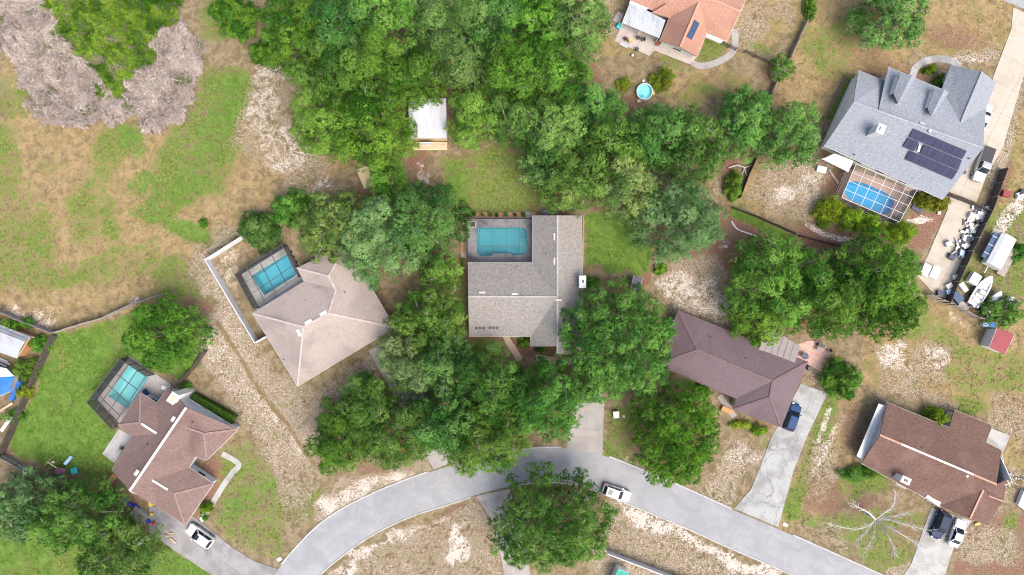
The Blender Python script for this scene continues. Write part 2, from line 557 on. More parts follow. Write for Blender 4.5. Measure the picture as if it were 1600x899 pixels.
# ------------------------------------------------------------------ trees: where they stand and how they look
# px, py, radius x, radius y (photograph pixels), top height m, look, clump radius m, label
OAK, BRI, OLI, DRK, PAL = 'oak', 'bright', 'olive', 'dark', 'pale'
TREES = [
 (452, 46, 56, 66, 11, DRK, 1.15, 'dark green tree at the left end of the upper wood beside the thicket'),
 (532, 24, 54, 56, 12, OAK, 1.3, 'second tree from the left along the top edge of the wood'),
 (612, 16, 52, 56, 13, BRI, 1.4, 'tall bright green tree at the top edge above the white shed'),
 (694, 40, 58, 62, 14, OLI, 1.7, 'tall olive green tree with rounded clumps near the top edge'),
 (772, 24, 52, 60, 12, OAK, 1.4, 'green tree at the top edge right of the tall olive tree'),
 (842, 36, 50, 62, 12, BRI, 1.2, 'bright tree at the top edge, second from the right of the wood'),
 (905, 34, 50, 62, 12, OAK, 1.2, 'tree beside the brown house patio at the upper end of the wood'),
 (520, 112, 56, 50, 11, BRI, 1.4, 'leafy tree above the sandy clearing on the left side of the wood'),
 (598, 112, 60, 56, 12, BRI, 1.5, 'broad bright tree up and left of the white shed'),
 (508, 192, 54, 50, 10, BRI, 1.3, 'leftmost tree of the wood leaning over the sandy clearing'),
 (582, 206, 58, 58, 11, BRI, 1.4, 'large bright tree directly left of the white shed'),
 (656, 112, 46, 42, 11, BRI, 1.3, 'tree whose branches reach over the back of the white shed'),
 (732, 106, 50, 46, 12, OLI, 1.6, 'olive tree up and right of the white shed'),
 (740, 180, 40, 40, 10, BRI, 1.2, 'small bright tree directly right of the white shed'),
 (806, 112, 50, 54, 12, BRI, 1.3, 'bright tree in the middle of the wood above the centre house'),
 (868, 124, 52, 48, 12, BRI, 1.2, 'bright tree below the brown house clearing in the wood'),
 (800, 190, 42, 40, 10, OAK, 1.2, 'tree at the lower edge of the wood by the bare red soil'),
 (866, 200, 56, 50, 11, OAK, 1.1, 'fine leaved oak in the middle right of the wood'),
 (932, 166, 42, 38, 10, OAK, 1.1, 'oak reaching towards the small round pool'),
 (956, 230, 56, 46, 11, OAK, 1.1, 'oak just below the small round pool clearing'),
 (852, 256, 40, 38, 10, OAK, 1.1, 'oak on the lower left fringe above the grey pool house'),
 (904, 286, 54, 48, 11, OAK, 1.1, 'oak overhanging the lawn above the grey house roof corner'),
 (982, 292, 52, 50, 11, PAL, 1.1, 'pale oak in the line above the small green lawn'),
 (1036, 212, 56, 50, 11, OAK, 1.1, 'oak at the top right of the long oak belt'),
 (1086, 236, 46, 66, 11, OAK, 1.1, 'oak on the right flank of the oak belt by the rusty soil'),
 (1066, 342, 68, 62, 12, PAL, 1.2, 'big pale green oak at the lower end of the oak belt'),
 (1168, 188, 44, 52, 9, OAK, 0.95, 'dark feathery tree left of the blue grey house fence line'),
 (1244, 206, 52, 52, 9, OAK, 0.9, 'feathery tree brushing the left wall of the blue grey house'),
 (1402, 16, 62, 48, 10, OAK, 1.0, 'lone oak at the top edge above the blue grey house'),
 (1225, 105, 17, 20, 4, OAK, 0.6, 'small round tree in the fence gap below the brown house path'),
 (606, 288, 32, 28, 7, BRI, 0.9, 'small tree below the wood beside the pale wooden platform'),
 (516, 348, 60, 56, 10, PAL, 1.05, 'pale oak leaning over the beige hip roof on its left side'),
 (588, 374, 66, 70, 12, PAL, 1.15, 'largest pale oak between the beige house and the centre house'),
 (662, 342, 58, 56, 11, OAK, 1.15, 'oak left of the centre house pool deck'),
 (684, 424, 30, 28, 7, BRI, 0.9, 'small bright tree left of the centre house wall'),
 (664, 500, 60, 46, 10, OAK, 1.05, 'oak right of the beige roof corner'),
 (640, 568, 56, 48, 10, PAL, 1.05, 'pale oak over the hidden driveway below the beige house'),
 (702, 574, 52, 50, 11, OAK, 1.1, 'oak left of the tan front path of the centre house'),
 (568, 636, 48, 44, 10, OAK, 1.1, 'oak below the lowest corner of the beige roof'),
 (526, 690, 46, 56, 10, DRK, 1.1, 'dark tree at the left end of the roadside trees'),
 (614, 678, 62, 56, 11, OAK, 1.2, 'broad oak near the road left of the hidden driveway mouth'),
 (690, 664, 54, 56, 11, OAK, 1.15, 'oak above the hidden driveway mouth on the curve of the road'),
 (772, 610, 56, 58, 11, OAK, 1.15, 'oak directly below the centre house entrance'),
 (850, 628, 60, 62, 11, 'leafy', 1.1, 'oak left of the centre house driveway'),
 (762, 694, 74, 54, 11, OAK, 1.1, 'oak hanging over the road at the top of the curve'),
 (968, 540, 86, 95, 12, 'leafy', 0.9, 'very large fine leaved oak between the grey and the plum roofs'),
 (916, 604, 36, 34, 8, 'leafy', 0.9, 'smaller oak over the top end of the centre driveway'),
 (1064, 686, 76, 78, 10, DRK, 1.0, 'rounded tree between the centre driveway and the plum house'),
 (862, 828, 95, 84, 12, OAK, 1.05, 'huge oak below the road at the bottom edge'),
 (1222, 442, 78, 74, 11, BRI, 1.2, 'broad smooth crowned tree above the plum roof'),
 (1296, 476, 62, 58, 12, BRI, 1.2, 'tree in the middle of the group above the brick patio'),
 (1378, 424, 68, 70, 11, DRK, 1.15, 'dark tree at the right of the group beside the scrap yard'),
 (1392, 482, 52, 50, 11, DRK, 1.15, 'lower right tree of the group above the dry lawn'),
 (1190, 500, 42, 36, 8, BRI, 1.0, 'low tree touching the top of the plum roof'),
 (252, 524, 64, 56, 9, DRK, 1.1, 'dense dark tree inside the fenced lawn by the pale pool'),
 (110, 812, 72, 62, 9, OAK, 1.0, 'tree left of the blue clutter below the fenced lawn'),
 (182, 872, 60, 52, 9, OAK, 1.0, 'tree at the bottom edge left of the brown house driveway'),
 (32, 800, 56, 56, 8, PAL, 0.9, 'greyish tree at the left edge in the lower corner'),
 (1572, 488, 30, 20, 3.5, OAK, 0.6, 'loose bushy tree at the right edge by the small red shed'),
]
# shrubs: px, py, rx, ry, height, look, label
LIME, HED = 'lime', 'hedge'
SHRUBS = [
 (410, 80, 21, 19, 3.5, DRK, 'round dark shrub left of the sandy clearing near the wood'),
 (362, 22, 34, 34, 4.5, DRK, 'spreading dark shrub at the top edge right of the thicket'),
 (404, 357, 29, 31, 4.5, OAK, 'large shrub above the blue pool cage corner'),
 (453, 326, 28, 26, 4.5, BRI, 'round bright shrub at the end of the wire fence'),
 (1037, 123, 17, 19, 2.4, LIME, 'lime green bush right of the small round pool'),
 (976, 131, 10, 9, 1.2, LIME, 'low yellowish bush left of the small round pool'),
 (1320, 592, 27, 30, 4.5, DRK, 'round shrub below the brick patio of the plum house'),
 (1300, 330, 23, 22, 3.0, LIME, 'clipped round bush at the left of the row below the white cage'),
 (1333, 343, 21, 18, 2.8, LIME, 'second clipped bush of the row below the white cage'),
 (1364, 350, 19, 18, 2.8, LIME, 'third clipped bush of the row below the white cage'),
 (1409, 361, 22, 19, 2.8, LIME, 'clipped bush at the right end of the row below the white cage'),
 (1443, 313, 12, 11, 1.6, HED, 'squat clipped shrub under the eave right of the white cage'),
 (1467, 318, 13, 11, 1.6, HED, 'squat clipped shrub under the eave by the driveway gate'),
 (1338, 742, 21, 13, 1.8, OAK, 'low shrub at the left corner of the red brown roof'),
 (1368, 736, 20, 9, 1.6, DRK, 'dark shrub along the lower eave of the red brown roof'),
 (1466, 650, 15, 12, 3.0, LIME, 'small leafy tree in the notch above the red brown roof'),
 (1268, 12, 8, 18, 1.8, BRI, 'narrow bush at the top edge on the fence line'),
 (724, 334, 12, 12, 2.2, OLI, 'spiky palm like shrub at the corner of the slate pool deck'),
 (820, 536, 9, 8, 1.0, BRI, 'small shrub in the mulch bed by the tan path'),
 (845, 545, 9, 5, 0.9, DRK, 'low shrub in the bed under the grey front eave'),
 (1032, 420, 8, 8, 1.2, BRI, 'small green bush right of the little dark shed'),
 (925, 442, 12, 10, 2.2, DRK, 'dark shrub right of the white chimney'),
 (1160, 664, 16, 6, 1.0, LIME, 'bright low hedge bush along the lower plum eave, left one'),
 (1186, 672, 13, 6, 1.0, LIME, 'bright low hedge bush along the lower plum eave, right one'),
 (1412, 122, 0, 0, 0, None, ''),
 (1472, 127, 10, 9, 1.4, DRK, 'dark round shrub inside the curved white walk'),
 (1452, 108, 13, 5, 1.0, LIME, 'low lime hedge along the inside of the curved white walk'),
 (322, 795, 9, 8, 1.2, LIME, 'yellow green shrub in the bed beside the front walk'),
 (289, 605, 7, 6, 1.5, BRI, 'small shrub at the chimney corner of the brown house'),
 (28, 505, 22, 8, 2.0, DRK, 'shrub above the barrel roof shed at the left edge'),
 (58, 540, 13, 12, 2.5, BRI, 'shrub at the wooden end of the barrel roof shed'),
 (36, 578, 20, 16, 2.8, BRI, 'bushy shrub above the blue tarpaulin at the left edge'),
 (38, 612, 12, 10, 2.0, LIME, 'yellowish shrub between the blue panel and the fence'),
 (22, 652, 16, 9, 1.8, DRK, 'dark shrub at the left edge below the blue panel'),
 (1100, 608, 13, 8, 1.3, BRI, 'small shrub left of the plum house entrance'),
 (1148, 290, 12, 26, 2.5, BRI, 'narrow leafy bush along the fence right of the oak belt'),
 (317, 349, 6, 5, 0.8, DRK, 'tiny dark shrub in the open field'),
 (1590, 395, 12, 14, 1.2, BRI, 'weedy shrub at the right edge beside the covered trailer'),
]
SHRUBS = [s for s in SHRUBS if s[5]]

# ------------------------------------------------------------------ ground sheet with its covers (grass, sand, litter ...)
POOLS = []       # outlines (world xy) where the ground is opened for a basin
def world_poly(pts, z=0.0):
    return [P(x, y, z).to_2d() for x, y in pts]

POOL_A = [(748.5, 355.5), (818, 355.5), (823.5, 361), (823.5, 392), (818, 398.5), (801, 400), (799, 397), (771, 397), (768, 400.5), (751, 401), (744.5, 394), (744.5, 360.5)]
POOL_B = [(393, 431), (446.5, 398), (450, 399), (463, 427), (461, 432), (413, 462)]
POOL_C = [(203, 569), (233.5, 589.5), (199, 638.5), (168.5, 618.5)]
POOL_F = [(1319, 291), (1324, 284.5), (1334, 283), (1352, 287), (1381, 300), (1397, 310), (1397, 319), (1389, 334), (1380, 336), (1352, 324), (1326, 312), (1319, 303)]
for pl in (POOL_A, POOL_B, POOL_C, POOL_F):
    POOLS.append(world_poly(pl))

gx = np.concatenate([[-700, -420, -260, -170, -125, -105, -95], np.arange(-88, 88.01, 0.4), [95, 105, 125, 170, 260, 420, 700]])
gy = np.concatenate([[-700, -420, -260, -160, -110, -85, -68, -58], np.arange(-53, 53.01, 0.4), [58, 68, 85, 110, 160, 260, 420, 700]])
GX, GY = np.meshgrid(gx, gy)
GX, GY = GX.ravel(), GY.ravel()
QX, QY = 800 + GX * SC, 449.5 - GY * SC
DX = QX + (fbm(QX / 45, QY / 45, 3) - 0.5) * 46 + (fbm(QX / 12, QY / 12, 5) - 0.5) * 12
DY = QY + (fbm(QX / 45, QY / 45, 11) - 0.5) * 46 + (fbm(QX / 12, QY / 12, 15) - 0.5) * 12
Z = {k: np.zeros(len(GX)) for k in ('lush', 'grass', 'sand', 'litter', 'straw', 'track', 'speck', 'brush')}
def sstep(a, b, x):
    t_ = np.clip((x - a) / (b - a), 0, 1)
    return t_ * t_ * (3 - 2 * t_)
def put(k, v):
    Z[k] = np.maximum(Z[k], v)
def take(k, v):
    Z[k] = Z[k] * (1 - v)
def el(px, py, rx, ry, rot=0.0, w=1.0, soft=0.45, sharp=False):
    x, y = (QX, QY) if sharp else (DX, DY)
    a = math.radians(rot)
    u = (x - px) * math.cos(a) + (y - py) * math.sin(a)
    v = -(x - px) * math.sin(a) + (y - py) * math.cos(a)
    return w * (1 - sstep(1 - soft, 1 + soft, np.sqrt((u / rx) ** 2 + (v / ry) ** 2)))
def pg(pts, soft=10.0, w=1.0, sharp=False):
    x, y = (QX, QY) if sharp else (DX, DY)
    ins = np.zeros(len(x), bool)
    d = np.full(len(x), 1e9)
    for i in range(len(pts)):
        (x1, y1), (x2, y2) = pts[i], pts[(i + 1) % len(pts)]
        c_ = ((y1 > y) != (y2 > y)) & (x < (x2 - x1) * (y - y1) / (y2 - y1 + 1e-9) + x1)
        ins ^= c_
        ex, ey = x2 - x1, y2 - y1
        t_ = np.clip(((x - x1) * ex + (y - y1) * ey) / (ex * ex + ey * ey), 0, 1)
        d = np.minimum(d, np.hypot(x - x1 - t_ * ex, y - y1 - t_ * ey))
    s = np.where(ins, d, -d)
    return w * sstep(-soft, soft, s)
def ln(pts, width, w=1.0, soft=0.5, sharp=True):
    x, y = (QX, QY) if sharp else (DX, DY)
    d = np.full(len(x), 1e9)
    for (x1, y1), (x2, y2) in zip(pts[:-1], pts[1:]):
        ex, ey = x2 - x1, y2 - y1
        t_ = np.clip(((x - x1) * ex + (y - y1) * ey) / (ex * ex + ey * ey), 0, 1)
        d = np.minimum(d, np.hypot(x - x1 - t_ * ex, y - y1 - t_ * ey))
    return w * (1 - sstep(width * (1 - soft), width * (1 + soft), d))

# open field on the left
put('straw', pg([(-300, 160), (90, 170), (250, 200), (380, 180), (470, 250), (440, 300), (390, 340), (330, 390), (300, 450), (180, 490), (80, 515), (-300, 480)], 25, 0.75))
put('straw', el(210, 320, 130, 120, 0, 1.0))
put('grass', el(20, 380, 70, 70, 0, 0.62)); put('grass', el(10, 250, 22, 90, 0, 0.5)); put('grass', el(30, 130, 30, 60, 20, 0.45))
put('grass', el(140, 330, 40, 45, 0, 0.6)); put('grass', el(170, 240, 26, 40, 0, 0.6)); put('grass', el(110, 430, 80, 26, -15, 0.55))
put('grass', pg([(265, 210), (330, 120), (400, 130), (380, 210), (345, 290), (300, 330), (225, 350), (215, 300)], 18, 0.85))
put('grass', el(170, 335, 18, 50, -15, 0.6)); put('grass', el(210, 400, 40, 26, 0, 0.5)); put('grass', el(285, 440, 50, 30, 20, 0.6))
put('lush', el(208, 225, 20, 32, -20, 0.8)); put('lush', el(216, 285, 14, 16, 0, 0.7)); put('lush', ln([(225, 315), (262, 345), (300, 372), (330, 372)], 12, 0.8, 0.6, False))
put('lush', ln([(355, 140), (335, 210), (310, 280), (270, 320)], 22, 0.5, 0.7, False)); put('lush', el(345, 165, 18, 36, 25, 0.6))
put('straw', el(130, 205, 60, 22, -5, 0.9)); put('straw', ln([(8, 50), (30, 160), (40, 240)], 12, 0.9, 0.6)); put('straw', el(200, 180, 35, 12, 0, 0.9))
put('sand', el(30, 485, 36, 16, 20, 0.55)); put('sand', el(66, 500, 22, 16, 30, 0.6)); put('sand', el(210, 462, 20, 8, -10, 0.5))
put('grass', el(330, 25, 30, 40, 0, 0.5))
# clearing and strip between field and wood
put('speck', pg([(400, 90), (480, 90), (470, 150), (450, 220), (520, 260), (560, 300), (470, 300), (440, 270), (390, 260), (360, 220)], 20, 0.55))
put('sand', el(436, 106, 42, 20, -10, 0.6)); put('sand', el(412, 165, 34, 60, 15, 0.46)); put('sand', el(440, 225, 46, 44, 30, 0.5)); put('sand', el(505, 285, 14, 10, 0, 0.6))
put('grass', ln([(492, 220), (480, 290)], 7, 0.7, 0.6)); put('straw', el(530, 262, 50, 20, -10, 0.8)); put('litter', el(560, 295, 20, 12, 0, 0.7))
# speckled sandy ground round the beige house and down to the road
put('speck', pg([(385, 350), (330, 400), (395, 545), (480, 640), (420, 690), (300, 560), (330, 480), (300, 420), (330, 370)], 14, 0.95))
put('speck', pg([(300, 560), (330, 500), (400, 560), (500, 640), (480, 740), (420, 740), (375, 650)], 12, 1.0))
put('speck', pg([(400, 540), (470, 620), (530, 590), (580, 560), (590, 600), (520, 630), (480, 720), (440, 640)], 10, 0.8))
put('sand', ln([(350, 395), (345, 470), (355, 560), (400, 640)], 34, 0.36, 0.6, False)); put('sand', el(345, 560, 40, 34, 30, 0.42)); put('sand', el(410, 640, 14, 40, -40, 0.5)); put('sand', el(455, 700, 12, 34, -40, 0.5))
put('track', ln([(340, 505), (372, 555), (405, 610), (450, 665), (490, 725)], 3.4, 0.85, 0.8))
put('litter', el(300, 470, 40, 20, 25, 0.6)); put('grass', el(330, 460, 26, 22, 0, 0.5))
put('grass', pg([(345, 715), (380, 700), (430, 730), (470, 770), (430, 880), (400, 870), (340, 830), (325, 810)], 12, 0.5))
put('lush', el(390, 770, 30, 30, 0, 0.3)); put('lush', el(360, 795, 20, 24, 0, 0.55)); put('speck', pg([(400, 700), (500, 740), (480, 830), (440, 850), (430, 760)], 14, 0.6))
put('lush', el(413, 760, 14, 24, 20, 0.5)); put('grass', el(470, 800, 26, 40, 40, 0.8))
# verge above the road
put('speck', pg([(490, 800), (520, 755), (600, 730), (680, 720), (678, 740), (600, 770), (540, 795), (500, 830)], 6, 1.0))
put('sand', pg([(500, 780), (560, 745), (650, 728), (640, 745), (560, 775), (505, 812)], 8, 0.75)); put('litter', el(600, 722, 50, 10, -10, 0.6))
# inside of the bend below the road
put('speck', pg([(480, 930), (545, 870), (620, 830), (745, 780), (790, 830), (800, 930)], 8, 0.7))
put('sand', pg([(505, 905), (560, 858), (640, 822), (700, 800), (690, 815), (600, 850), (540, 905)], 9, 0.8)); put('sand', el(722, 850, 18, 34, -18, 0.85)); put('sand', el(560, 880, 20, 8, -30, 0.6))
put('litter', ln([(742, 778), (762, 812), (770, 850)], 9, 1.0, 0.6)); put('litter', el(650, 870, 60, 18, -20, 0.55)); put('grass', el(600, 885, 60, 10, -20, 0.5)); put('litter', el(700, 795, 30, 8, -20, 0.7))
put('speck', pg([(960, 790), (1000, 800), (1230, 900), (1230, 950), (900, 950)], 8, 0.75))
put('sand', pg([(965, 790), (1000, 800), (1250, 905), (1180, 905), (1090, 860), (1000, 822)], 7, 0.9)); put('litter', el(990, 850, 40, 22, 20, 0.8)); put('litter', el(905, 765, 50, 9, 8, 0.9)); put('litter', el(1080, 885, 60, 14, 20, 0.45))
# lawns of the brown house at lower left
LAWN_C = [(85, 522), (190, 490), (262, 462), (315, 548), (285, 595), (232, 572), (150, 640), (188, 668), (160, 705), (185, 745), (110, 745), (18, 705), (48, 610)]
put('lush', pg(LAWN_C, 4, 1.0)); put('grass', pg(LAWN_C, 5, 1.0))
put('straw', ln([(172, 500), (185, 555), (160, 600), (145, 620)], 9, 0.75, 0.7, False)); put('straw', el(92, 560, 10, 24, 10, 0.9, 0.5)); put('straw', ln([(160, 712), (120, 742)], 3, 0.9, 0.6)); put('straw', ln([(30, 705), (60, 712), (70, 735)], 4, 0.9, 0.6)); put('straw', el(245, 585, 18, 10, 20, 0.6))
take('lush', el(92, 560, 12, 26, 10, 0.9)); take('lush', ln([(172, 500), (185, 555), (160, 600), (145, 620)], 8, 0.7, 0.7, False)); take('lush', ln([(160, 712), (120, 742)], 3, 0.9, 0.6)); take('lush', el(165, 740, 20, 16, 0, 0.6)); put('litter', el(175, 755, 16, 14, 0, 0.8)); put('litter', el(35, 725, 30, 8, 28, 0.8))
put('lush', pg([(-200, 780), (100, 800), (230, 820), (330, 890), (330, 1000), (-200, 1000)], 10, 0.9)); put('grass', pg([(-200, 740), (100, 790), (230, 820), (330, 890), (330, 1000), (-200, 1000)], 10, 1.0))
put('straw', el(85, 880, 16, 24, 15, 0.8)); take('lush', el(85, 880, 14, 22, 15, 0.9)); take('lush', el(30, 890, 30, 12, 0, 0.5)); put('litter', el(238, 860, 14, 12, 0, 0.8))
put('litter', pg([(320, 720), (346, 716), (362, 730), (322, 800), (300, 810), (330, 757), (300, 735)], 5, 1.0, True)); take('speck', pg([(320, 720), (346, 716), (362, 730), (322, 800), (300, 810), (330, 757), (300, 735)], 5, 1.0, True))
# centre house yard
put('grass', pg([(690, 250), (790, 225), (850, 280), (860, 332), (725, 332), (700, 310)], 12, 0.75)); put('lush', el(718, 290, 22, 30, 10, 0.55)); put('straw', el(760, 265, 26, 26, 0, 0.5)); put('litter', el(655, 250, 22, 18, 0, 0.9)); put('sand', el(660, 268, 12, 20, -10, 0.6)); put('litter', el(790, 235, 18, 14, 0, 0.9))
LAWN_A = [(914, 336), (995, 330), (1016, 400), (1008, 430), (960, 440), (915, 425)]
put('lush', pg(LAWN_A, 5, 0.9)); put('grass', pg(LAWN_A, 6, 1.0)); put('straw', el(955, 365, 24, 18, 0, 0.5)); put('litter', ln([(1020, 395), (1008, 440)], 6, 1.0, 0.5))
put('grass', el(700, 470, 26, 40, 0, 0.75)); put('litter', el(712, 440, 12, 26, 0, 0.6)); put('sand', el(703, 460, 8, 14, 0, 0.5))
put('grass', el(750, 548, 40, 20, 0, 0.9)); put('lush', el(745, 552, 28, 14, 0, 0.5)); put('litter', pg([(733, 525), (790, 525), (870, 545), (880, 560), (835, 560), (800, 548), (785, 532), (733, 534)], 3, 1.0, True))
put('grass', pg([(944, 640), (985, 630), (990, 735), (944, 714)], 5, 0.7)); put('lush', el(955, 690, 10, 24, 0, 0.5)); put('litter', el(972, 668, 14, 26, 0, 0.6)); put('sand', el(980, 715, 8, 10, 0, 0.6))
# yard above the plum house
put('litter', pg([(1110, 320), (1160, 335), (1240, 375), (1200, 420), (1180, 470), (1130, 440), (1100, 380)], 14, 0.8)); put('sand', pg([(1020, 430), (1060, 410), (1120, 430), (1150, 480), (1130, 505), (1060, 480), (1030, 470)], 14, 0.55)); put('speck', pg([(1020, 410), (1120, 390), (1170, 480), (1150, 510), (1050, 490)], 14, 0.7)); put('grass', el(1075, 445, 26, 20, 10, 0.6)); put('lush', el(1105, 440, 14, 22, 0, 0.4)); put('sand', el(1135, 380, 12, 14, 0, 0.5))
put('lush', ln([(1150, 332), (1185, 348), (1232, 376)], 7, 0.9, 0.5)); put('grass', ln([(1150, 332), (1185, 348), (1232, 376)], 8, 0.9, 0.5))
put('litter', el(1140, 250, 16, 26, 0, 1.0)); put('speck', el(1135, 285, 14, 20, 0, 0.8))
# brown house at the top
put('straw', pg([(880, 90), (1000, 80), (1160, 100), (1210, 60), (1250, 0), (1250, -80), (870, -80)], 20, 0.8)); put('litter', el(915, 110, 40, 16, 15, 0.9)); put('litter', el(985, 170, 40, 20, 20, 0.6)); put('speck', el(1175, 40, 20, 50, 20, 0.7)); put('speck', el(960, 30, 20, 30, 0, 0.6)); put('straw', el(1100, 140, 80, 30, 0, 0.8)); put('grass', el(1120, 155, 70, 14, 5, 0.45)); put('grass', el(1040, 100, 30, 10, 10, 0.5)); put('grass', el(1190, 70, 20, 8, 15, 0.6))
put('grass', pg([(1089, 92), (1104, 56), (1135, 68), (1140, 72), (1120, 92), (1095, 98)], 3, 0.8, True))
# upper right
put('straw', pg([(1210, 170), (1270, -80), (1580, -80), (1580, 60), (1540, 110), (1490, 100), (1440, 85), (1400, 110), (1330, 110), (1290, 180), (1250, 170)], 10, 1.0)); put('litter', el(1480, 50, 60, 26, 5, 0.55)); put('litter', el(1360, 92, 60, 20, 10, 0.4)); put('grass', el(1330, 50, 60, 30, -20, 0.5)); put('grass', el(1290, 90, 40, 40, 0, 0.4)); put('lush', el(1275, 45, 12, 18, 0, 0.3)); put('speck', el(1530, 85, 40, 18, -15, 0.9)); put('sand', el(1500, 96, 40, 8, 5, 0.5)); put('speck', el(1455, 90, 22, 8, 0, 0.6)); put('speck', el(1225, 15, 26, 22, 0, 0.5))
put('lush', el(1328, 85, 9, 8, 0, 0.5))
put('grass', pg([(1333, 112), (1340, 130), (1302, 190), (1290, 185)], 3, 1.0, True)); put('litter', pg([(1345, 108), (1440, 110), (1470, 130), (1345, 125)], 4, 0.7))
put('speck', pg([(1180, 260), (1290, 250), (1300, 330), (1250, 340), (1170, 310)], 14, 0.8)); put('sand', el(1225, 300, 30, 14, -30, 0.6)); put('sand', el(1270, 290, 22, 30, 0, 0.45)); put('straw', pg([(1170, 250), (1260, 260), (1300, 330), (1150, 325)], 14, 0.9))
put('litter', pg([(1275, 265), (1320, 262), (1318, 300), (1285, 310)], 6, 1.0)); put('litter', el(1300, 375, 70, 16, 15, 0.9)); put('litter', pg([(1425, 310), (1480, 320), (1455, 390), (1425, 380)], 6, 0.9)); put('sand', el(1438, 338, 18, 8, 10, 0.8)); put('straw', el(1440, 360, 12, 16, 0, 0.6)); put('sand', ln([(1262, 350), (1290, 368), (1345, 380)], 5, 0.75, 0.7)); put('grass', el(1455, 320, 20, 8, 8, 0.9))
# right side
put('straw', pg([(1350, 520), (1460, 465), (1530, 500), (1700, 400), (1700, 700), (1480, 640), (1340, 600)], 12, 0.9)); put('grass', el(1530, 580, 80, 40, 10, 0.55)); put('grass', el(1450, 520, 50, 22, 20, 0.5)); put('sand', el(1397, 560, 26, 24, -20, 0.8)); put('sand', el(1455, 565, 20, 18, -20, 0.75)); put('speck', pg([(1360, 540), (1480, 540), (1470, 600), (1380, 620)], 14, 0.6)); put('speck', el(1440, 625, 50, 14, 15, 0.7)); put('sand', el(1500, 500, 20, 8, 25, 0.5)); put('speck', el(1570, 650, 40, 40, 0, 0.5)); put('grass', el(1510, 635, 36, 10, 15, 0.8))
put('straw', pg([(1560, 180), (1700, 150), (1700, 330), (1560, 330)], 10, 1.0)); put('speck', ln([(1592, 130), (1575, 220), (1550, 290)], 9, 0.9, 0.6)); put('litter', ln([(1552, 320), (1575, 260)], 10, 0.7, 0.6)); put('grass', el(1590, 350, 40, 40, 0, 0.6)); put('sand', ln([(1592, 318), (1570, 345), (1560, 365)], 11, 0.9, 0.7)); put('grass', el(1575, 420, 40, 30, 0, 0.6)); put('litter', el(1560, 470, 20, 20, 0, 0.5)); put('grass', el(1520, 420, 18, 26, 20, 0.7)); put('litter', el(1575, 460, 16, 14, 0, 0.8))
put('straw', pg([(1290, 610), (1350, 615), (1345, 760), (1240, 840), (1215, 820), (1262, 690)], 8, 0.8)); put('litter', el(1330, 660, 26, 40, 10, 0.6)); put('grass', ln([(1300, 620), (1275, 700), (1235, 800)], 13, 0.75, 0.6)); put('lush', ln([(1306, 640), (1288, 690)], 6, 0.6, 0.6)); put('sand', ln([(1296, 640), (1280, 690)], 5, 0.7, 0.6)); put('sand', ln([(1318, 650), (1285, 710), (1270, 740)], 8, 0.5, 0.7)); put('speck', el(1290, 730, 30, 40, 20, 0.8)); put('litter', el(1290, 770, 40, 26, 0, 0.7))
put('grass', pg([(1220, 800), (1300, 790), (1460, 800), (1440, 870), (1390, 905), (1370, 895)], 10, 0.48)); put('litter', el(1420, 840, 30, 40, 10, 0.8)); put('litter', el(1350, 785, 30, 14, 0, 0.5)); put('lush', ln([(1222, 790), (1260, 815), (1350, 860)], 9, 0.4, 0.6)); put('speck', el(1290, 840, 50, 12, 25, 0.5)); put('lush', el(1345, 745, 24, 14, 10, 0.6)); put('grass', el(1350, 750, 34, 22, 10, 0.9)); put('speck', el(1400, 890, 20, 10, 0, 0.8))
put('litter', pg([(1490, 860), (1520, 815), (1600, 800), (1700, 790), (1700, 980), (1480, 980)], 10, 0.65)); put('speck', el(1540, 850, 60, 36, 20, 0.62)); put('speck', el(1570, 770, 18, 40, 20, 0.8)); put('grass', ln([(1580, 810), (1570, 860)], 10, 0.7, 0.7)); put('straw', el(1575, 710, 20, 30, 0, 0.7))
put('speck', pg([(1145, 690), (1200, 690), (1170, 770), (1140, 790), (1090, 775)], 8, 0.95)); put('sand', el(1160, 715, 30, 24, 0, 0.5)); put('grass', el(1120, 775, 30, 8, 20, 0.6)); put('grass', pg([(1190, 690), (1206, 675), (1150, 795), (1130, 790)], 6, 0.5))
put('litter', pg([(1140, 640), (1150, 622), (1218, 660), (1205, 676)], 6, 0.5)); put('litter', el(1110, 600, 30, 12, 25, 0.8)); put('speck', el(1275, 590, 14, 12, 0, 0.7))
for t_ in TREES:
    b_ = P(t_[0], t_[1], t_[4] * 0.55)
    bx_, by_ = 800 + b_.x * SC, 449.5 - b_.y * SC
    v_ = el(bx_, by_, t_[2] * 0.85, t_[3] * 0.85, 0, 1.0, 0.5)
    put('litter', v_ * 0.75)
    take('lush', v_ * 0.5)
# thicket floor
put('brush', pg([(-60, -60), (0, 55), (45, 140), (68, 184), (140, 190), (185, 172), (205, 180), (245, 210), (292, 158), (308, 100), (312, 62), (285, 45), (275, -60)], 5, 1.0))

zz = -0.05 * fbm(GX / 6, GY / 6, 21) * ((np.abs(GX) < 100) & (np.abs(GY) < 70))
nx, ny = len(gx), len(gy)
idx = np.arange(nx * ny).reshape(ny, nx)
quads = np.stack([idx[:-1, :-1].ravel(), idx[:-1, 1:].ravel(), idx[1:, 1:].ravel(), idx[1:, :-1].ravel()], 1)
def in_poly(x, y, poly):
    ins = np.zeros(len(x), bool)
    for i in range(len(poly)):
        (x1, y1), (x2, y2) = poly[i], poly[(i + 1) % len(poly)]
        ins ^= ((y1 > y) != (y2 > y)) & (x < (x2 - x1) * (y - y1) / (y2 - y1 + 1e-9) + x1)
    return ins
hole = np.zeros(len(GX), bool)
for pl in POOLS:
    big = inset_poly([tuple(q) for q in pl], -0.15)
    hole |= in_poly(GX, GY, [(q[0], q[1]) for q in big])
quads = quads[~hole[quads].any(1)]

